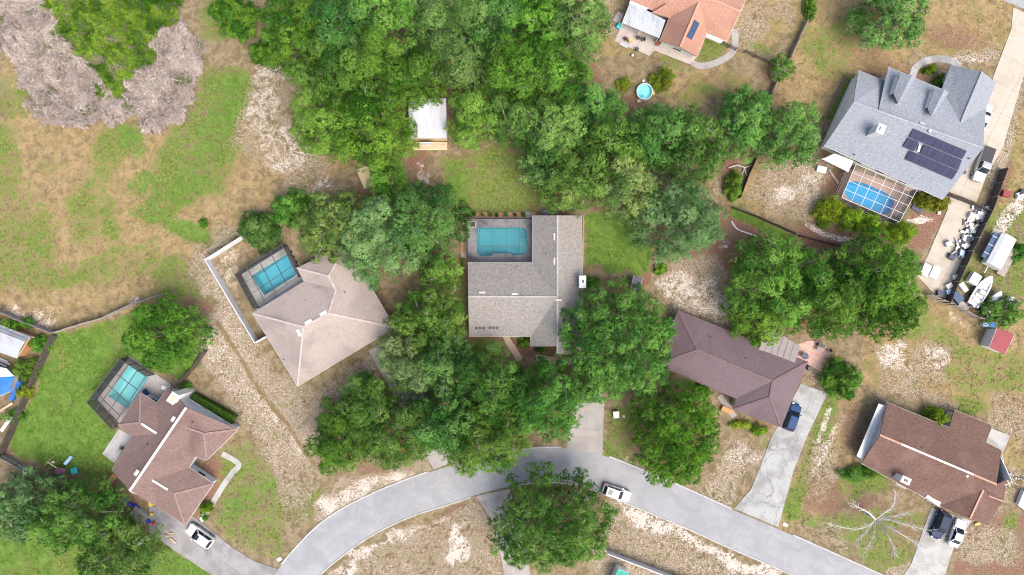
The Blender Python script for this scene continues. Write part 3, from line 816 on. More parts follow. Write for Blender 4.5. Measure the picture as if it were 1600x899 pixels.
def np_mesh(name, verts, faces, mat, tint=None, attrs=None, smooth=False):
    me = bpy.data.meshes.new(name)
    nv, nf, k = len(verts), len(faces), faces.shape[1]
    me.vertices.add(nv)
    me.vertices.foreach_set('co', np.ascontiguousarray(verts, np.float32).ravel())
    me.loops.add(nf * k)
    me.loops.foreach_set('vertex_index', np.ascontiguousarray(faces, np.int32).ravel())
    me.polygons.add(nf)
    me.polygons.foreach_set('loop_start', np.arange(0, nf * k, k, dtype=np.int32))
    me.update(calc_edges=True)
    me.materials.append(MAT[mat])
    if tint is not None:
        a = me.attributes.new('tint', 'FLOAT_COLOR', 'POINT')
        a.data.foreach_set('color', np.ascontiguousarray(np.concatenate([tint, np.ones((nv, 1))], 1), np.float32).ravel())
    for k_, v_ in (attrs or {}).items():
        a = me.attributes.new(k_, 'FLOAT', 'POINT')
        a.data.foreach_set('value', np.ascontiguousarray(v_, np.float32))
    return me

t = NT('ground_cover')
def at(nm):
    a = t.n.new('ShaderNodeAttribute')
    a.attribute_name = nm
    return a.outputs['Fac']
nL, nM = t.noise(0.20, 6, 0.7, None, 0.6), t.noise(0.75, 7, 0.74, None, 0.5)
nF, nX = t.noise(2.3, 6, 0.8, None, 0.15), t.noise(6.0, 5, 0.85, None, 0.3)
rL, rM, rF = t.step(nL, 0.30, 0.70), t.step(nM, 0.32, 0.68), t.step(nF, 0.33, 0.67)
jit = t.math('ADD', t.math('MULTIPLY', t.math('SUBTRACT', rM, 0.5), 0.75), t.math('MULTIPLY', t.math('SUBTRACT', rF, 0.5), 0.75))
jit = t.math('ADD', jit, t.math('MULTIPLY', t.math('SUBTRACT', rL, 0.5), 0.5))
def cut(k, amp_m, amp_f, lo, hi, mul=1.0):
    w_ = t.math('MULTIPLY', at(k), mul)
    lim = t.math('MINIMUM', t.math('MULTIPLY', w_, 2.6), 1.0)
    return t.step(t.math('ADD', w_, t.math('MULTIPLY', jit, t.math('MULTIPLY', lim, amp_m))), lo, hi)
base = t.mix(t.step(nM, 0.40, 0.60), (0.135, 0.10, 0.06), (0.25, 0.188, 0.125))
base = t.mix(t.step(nF, 0.48, 0.60, 0, 0.6), base, (0.115, 0.13, 0.036))
base = t.mix(t.step(nX, 0.52, 0.68, 0, 0.6), base, (0.40, 0.315, 0.235))
straw = t.mix(t.step(nM, 0.38, 0.62), (0.175, 0.125, 0.06), (0.295, 0.206, 0.11))
straw = t.mix(t.step(nX, 0.48, 0.64, 0, 0.7), straw, (0.37, 0.285, 0.165))
straw = t.mix(t.step(nL, 0.47, 0.64, 0, 0.45), straw, (0.13, 0.155, 0.042))
straw = t.mix(t.step(nF, 0.50, 0.64, 0, 0.5), straw, (0.125, 0.145, 0.04))
c = t.mix(cut('straw', 1.0, 0, 0.2, 0.7), base, straw)
c = t.mix(cut('litter', 1.0, 0, 0.25, 0.75), c, t.mix(t.step(nX, 0.36, 0.66), (0.105, 0.058, 0.04), (0.28, 0.165, 0.115)))
gcol = t.mix(t.step(nF, 0.40, 0.60), (0.062, 0.11, 0.018), (0.165, 0.20, 0.05))
gcol = t.mix(t.step(nX, 0.54, 0.70, 0, 0.6), gcol, (0.27, 0.225, 0.12))
c = t.mix(cut('grass', 1.3, 0, 0.2, 0.62), c, gcol)
lcol = t.mix(t.step(nM, 0.38, 0.64), (0.066, 0.148, 0.021), (0.148, 0.222, 0.046))
lcol = t.mix(t.step(nX, 0.42, 0.62, 0, 0.6), lcol, (0.06, 0.11, 0.018))
lcol = t.mix(t.step(nF, 0.55, 0.70, 0, 0.4), lcol, (0.21, 0.22, 0.07))
c = t.mix(cut('lush', 1.1, 0, 0.22, 0.72), c, lcol)
spk = t.mix(t.step(nX, 0.41, 0.66), (0.15, 0.105, 0.068), (0.56, 0.475, 0.395))
spk = t.mix(t.step(nM, 0.46, 0.62, 0, 0.7), spk, t.mix(t.step(nX, 0.5, 0.62), (0.105, 0.112, 0.038), (0.30, 0.26, 0.17)))
c = t.mix(cut('speck', 1.2, 0, 0.25, 0.7), c, spk)
scol = t.mix(t.step(nX, 0.40, 0.60), (0.34, 0.275, 0.22), (0.62, 0.575, 0.525))
sw_ = at('sand')
v = t.math('ADD', t.math('MULTIPLY', sw_, 0.85), t.math('MULTIPLY', t.math('ADD', t.math('MULTIPLY', jit, 0.75), t.math('MULTIPLY', t.math('SUBTRACT', nX, 0.5), 2.6)), t.math('MINIMUM', t.math('MULTIPLY', sw_, 2.0), 1.0)))
c = t.mix(t.step(v, 0.32, 0.84), c, scol)
c = t.mix(cut('track', 0.9, 0, 0.2, 0.7), c, t.mix(nF, (0.13, 0.09, 0.045), (0.215, 0.165, 0.085)))
c = t.mix(cut('brush', 0.5, 0, 0.3, 0.7), c, t.mix(nF, (0.15, 0.12, 0.105), (0.30, 0.25, 0.225)))
t.col(c)
t.rough(0.95)
t.b.inputs['Specular IOR Level'].default_value = 0.1
t.bump(t.math('ADD', nF, t.math('MULTIPLY', nX, 0.6)), 0.55, 0.10)
ground_me = np_mesh('ground', np.stack([GX, GY, zz], 1), quads, 'ground_cover', attrs=Z)
ground = bpy.data.objects.new('ground', ground_me)
COL.objects.link(ground)
structure(ground)

# ------------------------------------------------------------------ road
UP = [(330, 1010), (380, 955), (427, 899), (467, 852), (510, 812), (567, 779), (633, 751), (677, 736), (752, 714), (825, 702), (887, 701), (943, 712), (993, 731), (1067, 762), (1143, 796), (1216, 827), (1377, 899), (1500, 955), (1620, 1010)]
LO = [(405, 1010), (450, 955), (500, 897), (533, 869), (580, 836), (640, 807), (690, 791), (743, 774), (780, 764), (825, 755), (883, 754), (930, 766), (987, 789), (1067, 822), (1133, 852), (1200, 881), (1330, 938), (1460, 995), (1580, 1048)]
up = catmull([P(x, y) for x, y in UP], 6)
lo = catmull([P(x, y) for x, y in LO], 6)
NR = 6
vs, fs, uv = [], [], []
L = 0.0
for i, (a, b) in enumerate(zip(up, lo)):
    if i:
        L += ((a + b) / 2 - (up[i - 1] + lo[i - 1]) / 2).length
    for k in range(NR + 1):
        f = k / NR
        p = a.lerp(b, f)
        vs.append((p.x, p.y, 0.015 + 0.05 * (1 - (2 * f - 1) ** 2)))
        uv.append((f, L))
for i in range(len(up) - 1):
    for k in range(NR):
        q = i * (NR + 1) + k
        fs.append((q, q + NR + 1, q + NR + 2, q + 1))
me = bpy.data.meshes.new('road')
me.from_pydata(vs, [], fs)
lay = me.uv_layers.new(name='UVMap')
for lp in me.loops:
    lay.data[lp.index].uv = uv[lp.vertex_index]
me.materials.append(MAT['road_asphalt'])
me.polygons.foreach_set('use_smooth', [True] * len(me.polygons))
road = structure(bpy.data.objects.new('road', me))
COL.objects.link(road)
def kerb(path, side, gaps):
    """low concrete edging outside the road, interrupted at the driveway mouths (x ranges in pixels)"""
    run = []
    runs = []
    for p in path:
        px_ = 800 + p.x * SC
        if any(a < px_ < b for a, b in gaps):
            if len(run) > 2:
                runs.append(run)
            run = []
        else:
            run.append(p)
    if len(run) > 2:
        runs.append(run)
    for r in runs:
        m = MB()
        vs, fs = [], []
        for i, p in enumerate(r):
            d = (r[min(i + 1, len(r) - 1)] - r[max(i - 1, 0)]).normalized()
            n = Vector((-d.y, d.x, 0)) * side
            for o_, z_ in ((-0.02, -0.03), (0.03, 0.085), (0.22, 0.10), (0.26, -0.03)):
                q = p + n * o_
                vs.append((q.x, q.y, z_))
        for i in range(len(r) - 1):
            for k in range(3):
                a = i * 4 + k
                fs.append((a, a + 1, a + 5, a + 4))
        fs.append((0, 1, 2, 3)); fs.append(tuple(len(vs) - 4 + k for k in (3, 2, 1, 0)))
        m.add(vs, fs)
        structure(m.build('kerb', 'kerb_concrete'))
kerb(up, 1, [(380, 436), (672, 722), (884, 944), (1144, 1218), (1414, 1480)])
kerb(lo, -1, [(742, 806)])
rd = MB()
a_, b_, c_, d_ = P(1557, -3), P(1640, 30), P(1680, -60), P(1560, -60)
rd.add([(q.x, q.y, 0.02) for q in (a_, b_, c_, d_)], [(0, 1, 2, 3)])
structure(rd.build('road', 'road_asphalt'))

# ------------------------------------------------------------------ concrete: driveways, walks, decks (each slab a piece)
def paved(name, pts, mat, ang, lx, ly, z=0.045, ox=0.0, oy=0.0, gap=0.022, holes=None):
    """paved surface cut in slabs along joints; ang in degrees (world), lx, ly slab size in m"""
    poly = [P(x, y).to_2d() for x, y in pts]
    if area2(poly) < 0:
        poly.reverse()
    m = MB().prism(poly, -0.06, 0.012)
    base = structure(m.build(name, 'joint'))
    a = math.radians(ang)
    e1, e2 = Vector((math.cos(a), math.sin(a))), Vector((-math.sin(a), math.cos(a)))
    c0 = poly[0]
    us = [(p - c0).dot(e1) - ox for p in poly]
    vs_ = [(p - c0).dot(e2) - oy for p in poly]
    for i in range(math.floor(min(us) / lx), math.ceil(max(us) / lx)):
        for j in range(math.floor(min(vs_) / ly), math.ceil(max(vs_) / ly)):
            q = list(poly)
            for nrm, off in ((e1, i * lx + gap / 2 + ox), (-e1, -((i + 1) * lx - gap / 2) - ox), (e2, j * ly + gap / 2 + oy), (-e2, -((j + 1) * ly - gap / 2) - oy)):
                if len(q) < 3:
                    break
                q = clip_half(q, c0 + nrm * off, nrm)
            if len(q) < 3 or abs(area2(q)) < 0.16:
                continue
            MB().prism(q, 0.0, z).build('slab', mat, base)
    return base

paved('driveway', [(885, 701), (893, 660), (899, 630), (892, 556), (932, 556), (944, 630), (941, 712), (915, 706)], 'concrete_path', -3, 2.9, 3.6, 0.045, -0.15)
paved('driveway', [(1251, 600), (1293, 614), (1260, 684), (1240, 735), (1216, 824), (1147, 794.5), (1173, 765), (1207, 680), (1222, 655)], 'concrete_cracked', -24, 3.4, 4.3)
paved('driveway', [(1455, 793), (1518, 814), (1490, 856), (1474, 905), (1464, 936), (1405, 910), (1424, 880)], 'concrete_pale', -25, 5.8, 4.5)
paved('driveway', [(233, 790), (300, 806), (322, 822), (365, 857), (400, 878), (434, 889), (421, 904), (407, 920), (370, 920), (333, 900), (272, 860), (233, 832)], 'concrete_grey', -34.5, 2.95, 2.75)
paved('driveway', [(1583, 12), (1606, 22), (1600, 117), (1588, 157), (1567, 230), (1540, 277), (1532, 300), (1525, 316), (1482, 300), (1520, 235), (1530, 190), (1552, 120), (1580, 45)], 'concrete_cream', 63, 4.2, 4.6)
paved('driveway', [(1485, 306), (1549, 330), (1506, 410), (1487, 470), (1462, 462), (1432, 430), (1449, 401), (1479, 331)], 'concrete_cream', 63, 3.9, 4.3)
paved('driveway', [(575, 548), (604, 534), (640, 575), (690, 660), (722, 716), (678, 734), (640, 660)], 'concrete_path', -60, 3.2, 3.0)
paved('driveway', [(744, 775), (796, 764), (830, 900), (795, 930), (781, 862), (768, 812)], 'concrete_path', -70, 3.0, 2.8)
def ribbon_path(name, pts, w, mat, seg=1.5, z=0.04):
    c = catmull([P(x, y) for x, y in pts], 6)
    base = None
    acc = [c[0]]
    pieces, d0 = [], 0.0
    for i in range(1, len(c)):
        d0 += (c[i] - c[i - 1]).length
        acc.append(c[i])
        if d0 >= seg or i == len(c) - 1:
            pieces.append(acc)
            acc = [c[i]]
            d0 = 0.0
    def side(path, s, shrink=0.0):
        out = []
        for i, p in enumerate(path):
            k = c.index(p)
            d = (c[min(k + 1, len(c) - 1)] - c[max(k - 1, 0)]).normalized()
            q = p + Vector((-d.y, d.x, 0)) * s * w / 2
            if shrink and i == 0: q += d * shrink
            if shrink and i == len(path) - 1: q -= d * shrink
            out.append(q.to_2d())
        return out
    base = structure(MB().prism(side(c, 1) + list(reversed(side(c, -1))), -0.06, 0.01).build(name, 'joint'))
    for pc in pieces:
        MB().prism(side(pc, 1, 0.012) + list(reversed(side(pc, -1, 0.012))), 0.0, z).build('slab', mat, base)
ribbon_path('walkway', [(318, 808), (330, 790), (347, 762), (364, 738), (372, 730), (372, 724), (362, 717), (347, 709)], 0.85, 'concrete_pale')
ribbon_path('walkway', [(790, 524), (795, 535), (806, 552), (812, 563)], 1.0, 'path_tan')
ribbon_path('walkway', [(836, 559), (858, 562), (884, 563), (900, 568)], 1.0, 'path_tan')
ribbon_path('walkway', [(1425, 122), (1431, 106), (1446, 96), (1466, 92), (1488, 96), (1500, 104)], 1.1, 'concrete_pale')
ribbon_path('walkway', [(1081, 98), (1092, 103), (1108, 102), (1128, 94), (1144, 82), (1149, 66), (1147, 46)], 1.0, 'concrete_path')
ribbon_path('walkway', [(1124, 618), (1135, 634), (1148, 652)], 0.9, 'concrete_path')
ribbon_path('walkway', [(1416, 758), (1434, 768), (1452, 780)], 0.8, 'concrete_pale')
paved('entry_slab', [(1446, 783), (1455, 770), (1473, 782), (1469, 793)], 'concrete_pale', -25, 1.5, 1.6, 0.12)
paved('entry_slab', [(1398, 757), (1404, 742), (1422, 752), (1414, 765)], 'concrete_pale', -25, 1.6, 1.6, 0.12)
paved('patio', [(960, 65), (973, 36), (1032, 60), (1092, 86), (1078, 101), (1022, 79), (1015, 88)], 'concrete_pink', -24, 2.4, 2.4, 0.05)
paved('patio', [(160, 709), (186, 670), (207, 682), (179, 724)], 'concrete_pale', -33, 2.5, 2.6, 0.05)
paved('patio', [(1541, 690), (1548, 669), (1578, 681), (1567, 707)], 'concrete_pale', -24, 3.2, 2.8, 0.05)
paved('patio', [(1247, 538), (1262, 533), (1276, 532), (1298, 546), (1294, 576), (1281, 580), (1262, 569), (1240, 568)], 'paver_pink', -24, 0.9, 0.9, 0.04, gap=0.03)
# ------------------------------------------------------------------ vegetation
LOOK = {  # two leaf tints (clumps vary between them) and the share of grey twigs showing
 'oak': ((0.024, 0.090, 0.015), (0.145, 0.277, 0.062), 0.45),
 'bright': ((0.022, 0.088, 0.011), (0.152, 0.295, 0.044), 0.3),
 'leafy': ((0.020, 0.088, 0.014), (0.119, 0.275, 0.046), 0.35),
 'olive': ((0.046, 0.103, 0.020), (0.200, 0.297, 0.073), 0.4),
 'dark': ((0.015, 0.075, 0.011), (0.117, 0.255, 0.031), 0.3),
 'pale': ((0.046, 0.119, 0.030), (0.204, 0.325, 0.101), 0.5),
 'lime': ((0.064, 0.138, 0.011), (0.215, 0.314, 0.024), 0.0),
 'hedge': ((0.068, 0.094, 0.015), (0.150, 0.174, 0.025), 0.0),
}
def unit(v):
    return v / np.maximum(np.linalg.norm(v, axis=1, keepdims=True), 1e-6)

def leaves(cent, nrm, size, rs, aspect=0.6):
    """one leaf spray quad per point"""
    n = len(cent)
    a = unit(np.cross(nrm, rs.normal(size=(n, 3))))
    b = np.cross(nrm, a)
    L = (size * rs.uniform(0.6, 1.35, n))[:, None]
    W = L * aspect
    v = np.stack([cent - a * L * 0.5, cent - b * W * 0.5, cent + a * L * 0.55, cent + b * W * 0.5], 1).reshape(-1, 3)
    f = np.arange(n * 4).reshape(n, 4)
    return v, f

def crown_points(rx, ry, zb, zt, cr, rs, seed):
    """clump centres and radii spread through an uneven dome"""
    out = []
    s = cr * 1.72
    ph = rs.uniform(0, 100)
    nx_, ny_ = int(rx * 1.15 / s) + 1, int(ry * 1.15 / s) + 1
    sb = 3.1 * cr                       # boughs: domes of foliage with valleys between them
    bo = []
    for i in range(-int(rx * 1.3 / sb) - 1, int(rx * 1.3 / sb) + 2):
        for j in range(-int(ry * 1.3 / sb) - 1, int(ry * 1.3 / sb) + 2):
            bo.append(((i + 0.5 * (j % 2) + rs.uniform(-.3, .3)) * sb, (j * 0.9 + rs.uniform(-.3, .3)) * sb, rs.uniform(-0.9, 0.9) * cr, rs.uniform(0, 1)))
    bo = np.array(bo)
    for layer, (dz, keep) in enumerate(((0.0, 0.93), (2.1, 0.95), (4.0, 0.85))):
        for i in range(-nx_, nx_ + 1):
            for j in range(-ny_, ny_ + 1):
                x = (i + 0.5 * (j % 2) + rs.uniform(-0.42, 0.42)) * s
                y = (j + rs.uniform(-0.42, 0.42)) * s * 0.9
                th = math.atan2(y / ry, x / rx)
                edge = 1.03 + 0.42 * (float(vnoise(ph + 1.5 * math.cos(th) + 3, ph + 1.5 * math.sin(th), seed % 50)) - 0.5) + 0.30 * (float(vnoise(ph + 4 * math.cos(th), 4 * math.sin(th), 5)) - 0.5)
                edge = max(0.8, min(edge, 1.1))
                q = math.hypot(x / rx, y / ry) / edge
                if q > 1.0 or rs.rand() > keep:
                    continue
                db = np.hypot(bo[:, 0] - x, bo[:, 1] - y)
                kb = int(db.argmin())
                lump = 0.42 * (0.9 - min(2.0, (db[kb] / (0.52 * sb)) ** 2)) + bo[kb, 2] / (4.4 * cr)
                z = zt - (zt - zb) * 0.92 * q ** 2.3 - dz * cr + lump * cr * 4.4 + rs.uniform(-0.35, 0.35) * cr - cr * 0.6
                if z < zb * 0.75:
                    z = zb * 0.75 + rs.uniform(0, 0.5) * cr
                r = cr * rs.uniform(0.72, 1.22) * (1.0 if q < 0.8 else 0.82)
                out.append((x, y, z, r, (1.0, 0.55, 0.42)[layer], bo[kb, 3]))
    return np.array(out)

TRI = [0]
def crown_mesh(name, rx, ry, zb, zt, cr, look, seed, leaf=0.26, dens=1.0):
    rs = np.random.RandomState(seed)
    cl = crown_points(rx, ry, zb, zt, cr, rs, seed)
    c1, c2, _ = LOOK[look]
    own = np.random.RandomState(seed + 77)      # every plant has its own shade of green
    own = own.uniform(0.82, 1.2) * np.array([own.uniform(0.85, 1.2), 1.0, own.uniform(0.8, 1.2)])
    c1, c2 = np.array(c1) * own, np.array(c2) * own
    # twig tips on every clump, leaf sprays round every tip
    nt = np.maximum(6, (42 * (cl[:, 3] / 1.1) ** 2 * dens * cl[:, 4]).astype(int))
    ci = np.repeat(np.arange(len(cl)), nt)
    d = rs.normal(size=(len(ci), 3))
    d[:, 2] = np.abs(d[:, 2]) * 1.0 - 0.35 * rs.rand(len(ci))
    d = unit(d)
    tip = cl[ci, :3] + d * (cl[ci, 3] * rs.uniform(0.86, 1.04, len(ci)))[:, None] * np.array([1, 1, 0.85])
    nl = 9
    ti = np.repeat(np.arange(len(tip)), nl)
    off = rs.normal(size=(len(ti), 3)) * np.array([0.15, 0.15, 0.10]) * (0.75 + 0.25 * cr)
    pos = tip[ti] + off
    nrm = unit(d[ti] * 0.8 + unit(off + 1e-6) * 0.35 + np.array([0, 0, 0.35]) + rs.normal(size=(len(ti), 3)) * 0.36)
    # inner leaves that close the crown below the clumps
    nf_ = int(rx * ry * 3.14 * 16)
    th_, q_ = rs.uniform(0, 2 * np.pi, nf_), np.sqrt(rs.rand(nf_)) * 0.86
    fz = zt - (zt - zb) * 0.92 * q_ ** 2.3 - cr * rs.uniform(2.8, 5.2, nf_)
    fpos = np.stack([rx * q_ * np.cos(th_), ry * q_ * np.sin(th_), np.maximum(fz, zb * 0.7)], 1)
    pos = np.concatenate([pos, fpos])
    nrm = np.concatenate([nrm, unit(np.array([0, 0, 1.0]) + rs.normal(size=(nf_, 3)) * 0.5)])
    v, f = leaves(pos, nrm, np.where(np.arange(len(pos)) < len(ti), leaf, leaf * 1.35), rs)
    cm = np.clip(rs.normal(0.5, 0.2, len(cl)) + (cl[:, 5] - 0.5) * 0.5, 0, 1)
    tm = np.clip(cm[ci] + rs.normal(0, 0.16, len(ci)), 0, 1)
    lm = np.clip(tm[ti] + rs.normal(0, 0.13, len(ti)), 0, 1)
    tint = (c1 + (c2 - c1) * lm[:, None]) * rs.uniform(0.85, 1.15, (len(ti), 1))
    fm = np.clip(rs.normal(0.45, 0.2, nf_), 0, 1)[:, None]
    tint = np.concatenate([tint, c1 + (c2 - c1) * fm])
    dry = rs.rand(len(ci))[ti] < 0.0015
    tint[:len(ti)][dry] = np.array([0.22, 0.10, 0.04])
    me = np_mesh(name, v, f, 'leaf', tint=np.repeat(tint, 4, 0))
    TRI[0] += len(f) * 2
    return me, cl

def limbs(m, m2, cl, zb, rs, r0, nl, twigs):
    """trunk, limbs to the clumps, thin twigs"""
    lean = Vector((rs.uniform(-0.4, 0.4), rs.uniform(-0.4, 0.4), 0))
    fork = Vector((lean.x, lean.y, zb * 0.8))
    m.tube([(0, 0, -0.1), (0.05, 0, 0.35), (lean.x * 0.5, lean.y * 0.5, zb * 0.4), tuple(fork)], [r0 * 1.5, r0 * 1.08, r0 * 0.95, r0 * 0.8], 8)
    sel = rs.permutation(len(cl))[:nl]
    for k in sel:
        e = Vector(cl[k, :3])
        mid = fork.lerp(e, 0.5) + Vector((rs.uniform(-.5, .5), rs.uniform(-.5, .5), 0.12 * (e - fork).length))
        q = fork.lerp(mid, 0.5) + Vector((rs.uniform(-.25, .25), rs.uniform(-.25, .25), 0))
        m.tube([fork, q, mid, e], [r0 * 0.55, r0 * 0.42, r0 * 0.28, r0 * 0.1], 5, False)
    for k in rs.permutation(len(cl))[:int(len(cl) * twigs)]:
        e = Vector(cl[k, :3])
        r = cl[k, 3]
        for _ in range(2):
            d = Vector((rs.normal(), rs.normal(), abs(rs.normal()) * 0.7)).normalized()
            m2.tube([e - d * r * 0.3, e + d * r * 0.6 + Vector((rs.normal() * .1, rs.normal() * .1, 0)), e + d * r * 1.05], [0.05, 0.032, 0.014], 3, False)

def plant_tree(px, py, rxp, ryp, zt, look, cr, label, seed):
    rs = np.random.RandomState(seed + 5000)
    zc = zt * 0.72
    k = (H - zc) / H
    c = P(px, py, zc)
    zb = zt * 0.42
    root = empty('tree', (c.x, c.y, 0), 0, label, 'tree', 'trees around the houses')
    me, cl = crown_mesh('crown', rxp / SC * k, ryp / SC * k, zb, zt, cr, look, seed)
    o = bpy.data.objects.new('crown', me)
    o.parent = root
    COL.objects.link(o)
    m = MB()
    m2 = MB()
    limbs(m, m2, cl, zb, rs, 0.16 + 0.022 * zt, 12, LOOK[look][2])
    if m2.v:
        m2.build('twigs', 'bark_pale', root, local=True)['kind'] = 'stuff'
    m.build('trunk', 'bark_pale' if look in ('oak', 'pale') else 'bark', root, local=True)
for i, t_ in enumerate(TREES):
    plant_tree(*t_, seed=100 + i)

def plant_shrub(px, py, rxp, ryp, zt, look, label, seed):
    rs = np.random.RandomState(seed + 9000)
    zc = zt * 0.6
    k = (H - zc) / H
    c = P(px, py, zc)
    cr = max(0.22, min(0.75, rxp / SC * 0.32))
    root = empty('shrub', (c.x, c.y, 0), 0, label, 'shrub', 'shrubs in the yards')
    me, cl = crown_mesh('foliage', rxp / SC * k, ryp / SC * k, zt * 0.2, zt, cr, look, seed, 0.20 if zt < 3.2 else 0.26, 2.6 if cr < 0.5 else 1.7)
    o = bpy.data.objects.new('foliage', me)
    o.parent = root
    COL.objects.link(o)
    m = MB()
    for s in range(4):
        e = cl[rs.randint(len(cl)), :3] * np.array([0.7, 0.7, 0.8])
        m.tube([(0, 0, -0.05), (e[0] * .3, e[1] * .3, e[2] * .5), tuple(e)], [0.05, 0.04, 0.015], 5, False)
    m.build('stem', 'bark', root, local=True)
for i, s_ in enumerate(SHRUBS):
    plant_shrub(*s_, seed=400 + i)

# clipped hedge along the side wall of the brown house
hd = empty('hedge', P(352, 642), 0, 'long clipped dark hedge along the right wall of the brown hip house', 'hedge')
rs = np.random.RandomState(77)
a_, b_ = P(305, 618), P(371, 655)
n_ = 5200
u_ = rs.rand(n_); w_ = rs.uniform(-0.62, 0.62, n_); h_ = rs.uniform(0.1, 1.5, n_)
top = rs.rand(n_) < 0.5
h_[top] = 1.42 + rs.normal(0, 0.07, top.sum())
sd_ = ~top
w_[sd_] = np.sign(w_[sd_]) * (0.62 + rs.normal(0, 0.05, sd_.sum()))
d_ = np.array(b_ - a_); d_ /= np.linalg.norm(d_)
nn = np.array([-d_[1], d_[0], 0])
pos = np.array(a_) + u_[:, None] * np.array(b_ - a_) + w_[:, None] * nn + h_[:, None] * np.array([0, 0, 1.0]) - np.array(hd.location)
nr = unit(np.where(top[:, None], np.array([[0, 0, 1.0]]), nn * np.sign(w_)[:, None]) + rs.normal(size=(n_, 3)) * 0.5)
v, f = leaves(pos, nr, 0.2, rs)
ti_ = np.array([0.03, 0.075, 0.012]) + rs.rand(n_, 1) * np.array([0.05, 0.075, 0.015])
me = np_mesh('foliage', v, f, 'leaf', tint=np.repeat(ti_, 4, 0))
o = bpy.data.objects.new('foliage', me); o.parent = hd; COL.objects.link(o)
m = MB()
for k in range(9):
    p = a_.lerp(b_, (k + 0.5) / 9)
    m.tube([p, p + Vector((0.05, 0, 0.7)), p + Vector((0.1, 0.1, 1.3))], [0.05, 0.04, 0.02], 5)
m.build('stem', 'bark', hd)

# thicket in the upper left: dead grey canes round a green mound
BR1 = [(-40, -40), (85, -40), (82, 20), (105, 60), (128, 95), (155, 112), (165, 150), (190, 168), (200, 180), (140, 195), (85, 195), (65, 185), (45, 140), (18, 85), (0, 50)]
BR2 = [(185, 165), (215, 125), (240, 108), (252, 60), (285, 45), (318, 60), (312, 105), (295, 160), (262, 208), (248, 218), (225, 190), (200, 180)]
GR1 = [(80, -50), (280, -50), (290, 25), (262, 55), (252, 90), (228, 110), (205, 118), (195, 145), (178, 158), (160, 145), (150, 110), (115, 85), (98, 65), (95, 45), (80, 20)]
def scatter(poly_px, n, rs, wob=8):
    xs = np.array([p[0] for p in poly_px]); ys = np.array([p[1] for p in poly_px])
    out = np.zeros((0, 2))
    while len(out) < n:
        q = np.stack([rs.uniform(xs.min() - 8, xs.max() + 8, n * 2), rs.uniform(ys.min() - 8, ys.max() + 8, n * 2)], 1)
        w = np.stack([q[:, 0] + (vnoise(q[:, 0] / 14, q[:, 1] / 14, 31) - 0.5) * 2.4 * wob, q[:, 1] + (vnoise(q[:, 0] / 14, q[:, 1] / 14, 37) - 0.5) * 2.4 * wob], 1)
        out = np.concatenate([out, q[in_poly(w[:, 0], w[:, 1], poly_px)]])
    return out[:n]
def canes(poly, n, seed):
    rs = np.random.RandomState(seed)
    q = scatter(poly, n, rs, 12)
    X, Y = (q[:, 0] - 800) / SC, (449.5 - q[:, 1]) / SC
    base = 0.1 + 3.4 * fbm(X / 1.0, Y / 1.0, 41, 3) ** 2.6
    a = rs.uniform(0, 2 * np.pi, n)
    L = rs.uniform(0.3, 1.3, n)
    el_ = rs.normal(0.1, 0.4, n)
    d = np.stack([np.cos(a) * np.cos(el_), np.sin(a) * np.cos(el_), np.sin(el_)], 1)
    c = np.stack([X, Y, base * rs.uniform(0.35, 1.2, n)], 1)
    s = np.stack([-np.sin(a), np.cos(a), rs.normal(0, 0.5, n)], 1)
    wd = rs.uniform(0.014, 0.045, n)[:, None]
    p0, p1 = c - d * L[:, None] / 2, c + d * L[:, None] / 2
    p0[:, 2] = np.maximum(p0[:, 2], 0.0); p1[:, 2] = np.maximum(p1[:, 2], 0.02)
    md = (p0 + p1) / 2 + np.array([0, 0, 1]) * 0.08
    v = np.stack([p0 - s * wd, p0 + s * wd, md + s * wd, md - s * wd, p1 + s * wd * .4, p1 - s * wd * .4], 1).reshape(-1, 3)
    b = np.arange(n) * 6
    f = np.concatenate([np.stack([b, b + 1, b + 2, b + 3], 1), np.stack([b + 3, b + 2, b + 4, b + 5], 1)])
    g = np.clip(rs.rand(n, 1) * 0.85 + (fbm(X / 1.8, Y / 1.8, 45, 4)[:, None] - 0.5) * 0.8 + 0.06, 0, 1)  # darker noise patches put the shade of hollows into the cane colour
    tn = np.array([0.18, 0.145, 0.13]) * (1 - g) + np.array([0.60, 0.515, 0.47]) * g
    vine = (vnoise(X / 1.3, Y / 1.3, 55) > 0.87) & (rs.rand(n) < 0.5)
    tn[vine] = np.array([0.10, 0.15, 0.04])
    return v, f, np.repeat(tn, 6, 0)
for nm, poly, n, sd_ in (('dead_brush', BR1, 34000, 1), ('dead_brush', BR2, 21000, 2)):
    v, f, tn = canes(poly, n, sd_)
    o = bpy.data.objects.new(nm, np_mesh(nm, v, f, 'straw', tint=tn))
    o['kind'] = 'stuff'
    tag(o, 'pale grey dead brush ' + ('left of' if sd_ == 1 else 'to the right of and below') + ' the green vine thicket', 'brush')
    COL.objects.link(o)
rs = np.random.RandomState(5)
n = 44000
q = scatter(GR1, n, rs, 10)
X, Y = (q[:, 0] - 800) / SC, (449.5 - q[:, 1]) / SC
hgt = 0.2 + 4.6 * fbm(X / 1.1, Y / 1.1, 61, 3) ** 2.4
pos = np.stack([X, Y, hgt * rs.uniform(0.55, 1.05, n) + rs.normal(0, 0.08, n)], 1)
pos[:, 2] = np.maximum(pos[:, 2], 0.05)
nr = unit(np.array([0, 0, 0.9]) + rs.normal(size=(n, 3)) * 0.55)
v, f = leaves(pos, nr, 0.24, rs, 0.7)
g = np.clip((fbm(X / 1.6, Y / 1.6, 71, 4) - 0.5) * 2.2 + 0.5 + rs.normal(0, 0.2, n), 0, 1)[:, None]
tn = np.array([0.034, 0.10, 0.009]) * (1 - g) + np.array([0.20, 0.32, 0.036]) * g
gr = (vnoise(X / 1.5, Y / 1.5, 81) > 0.80)
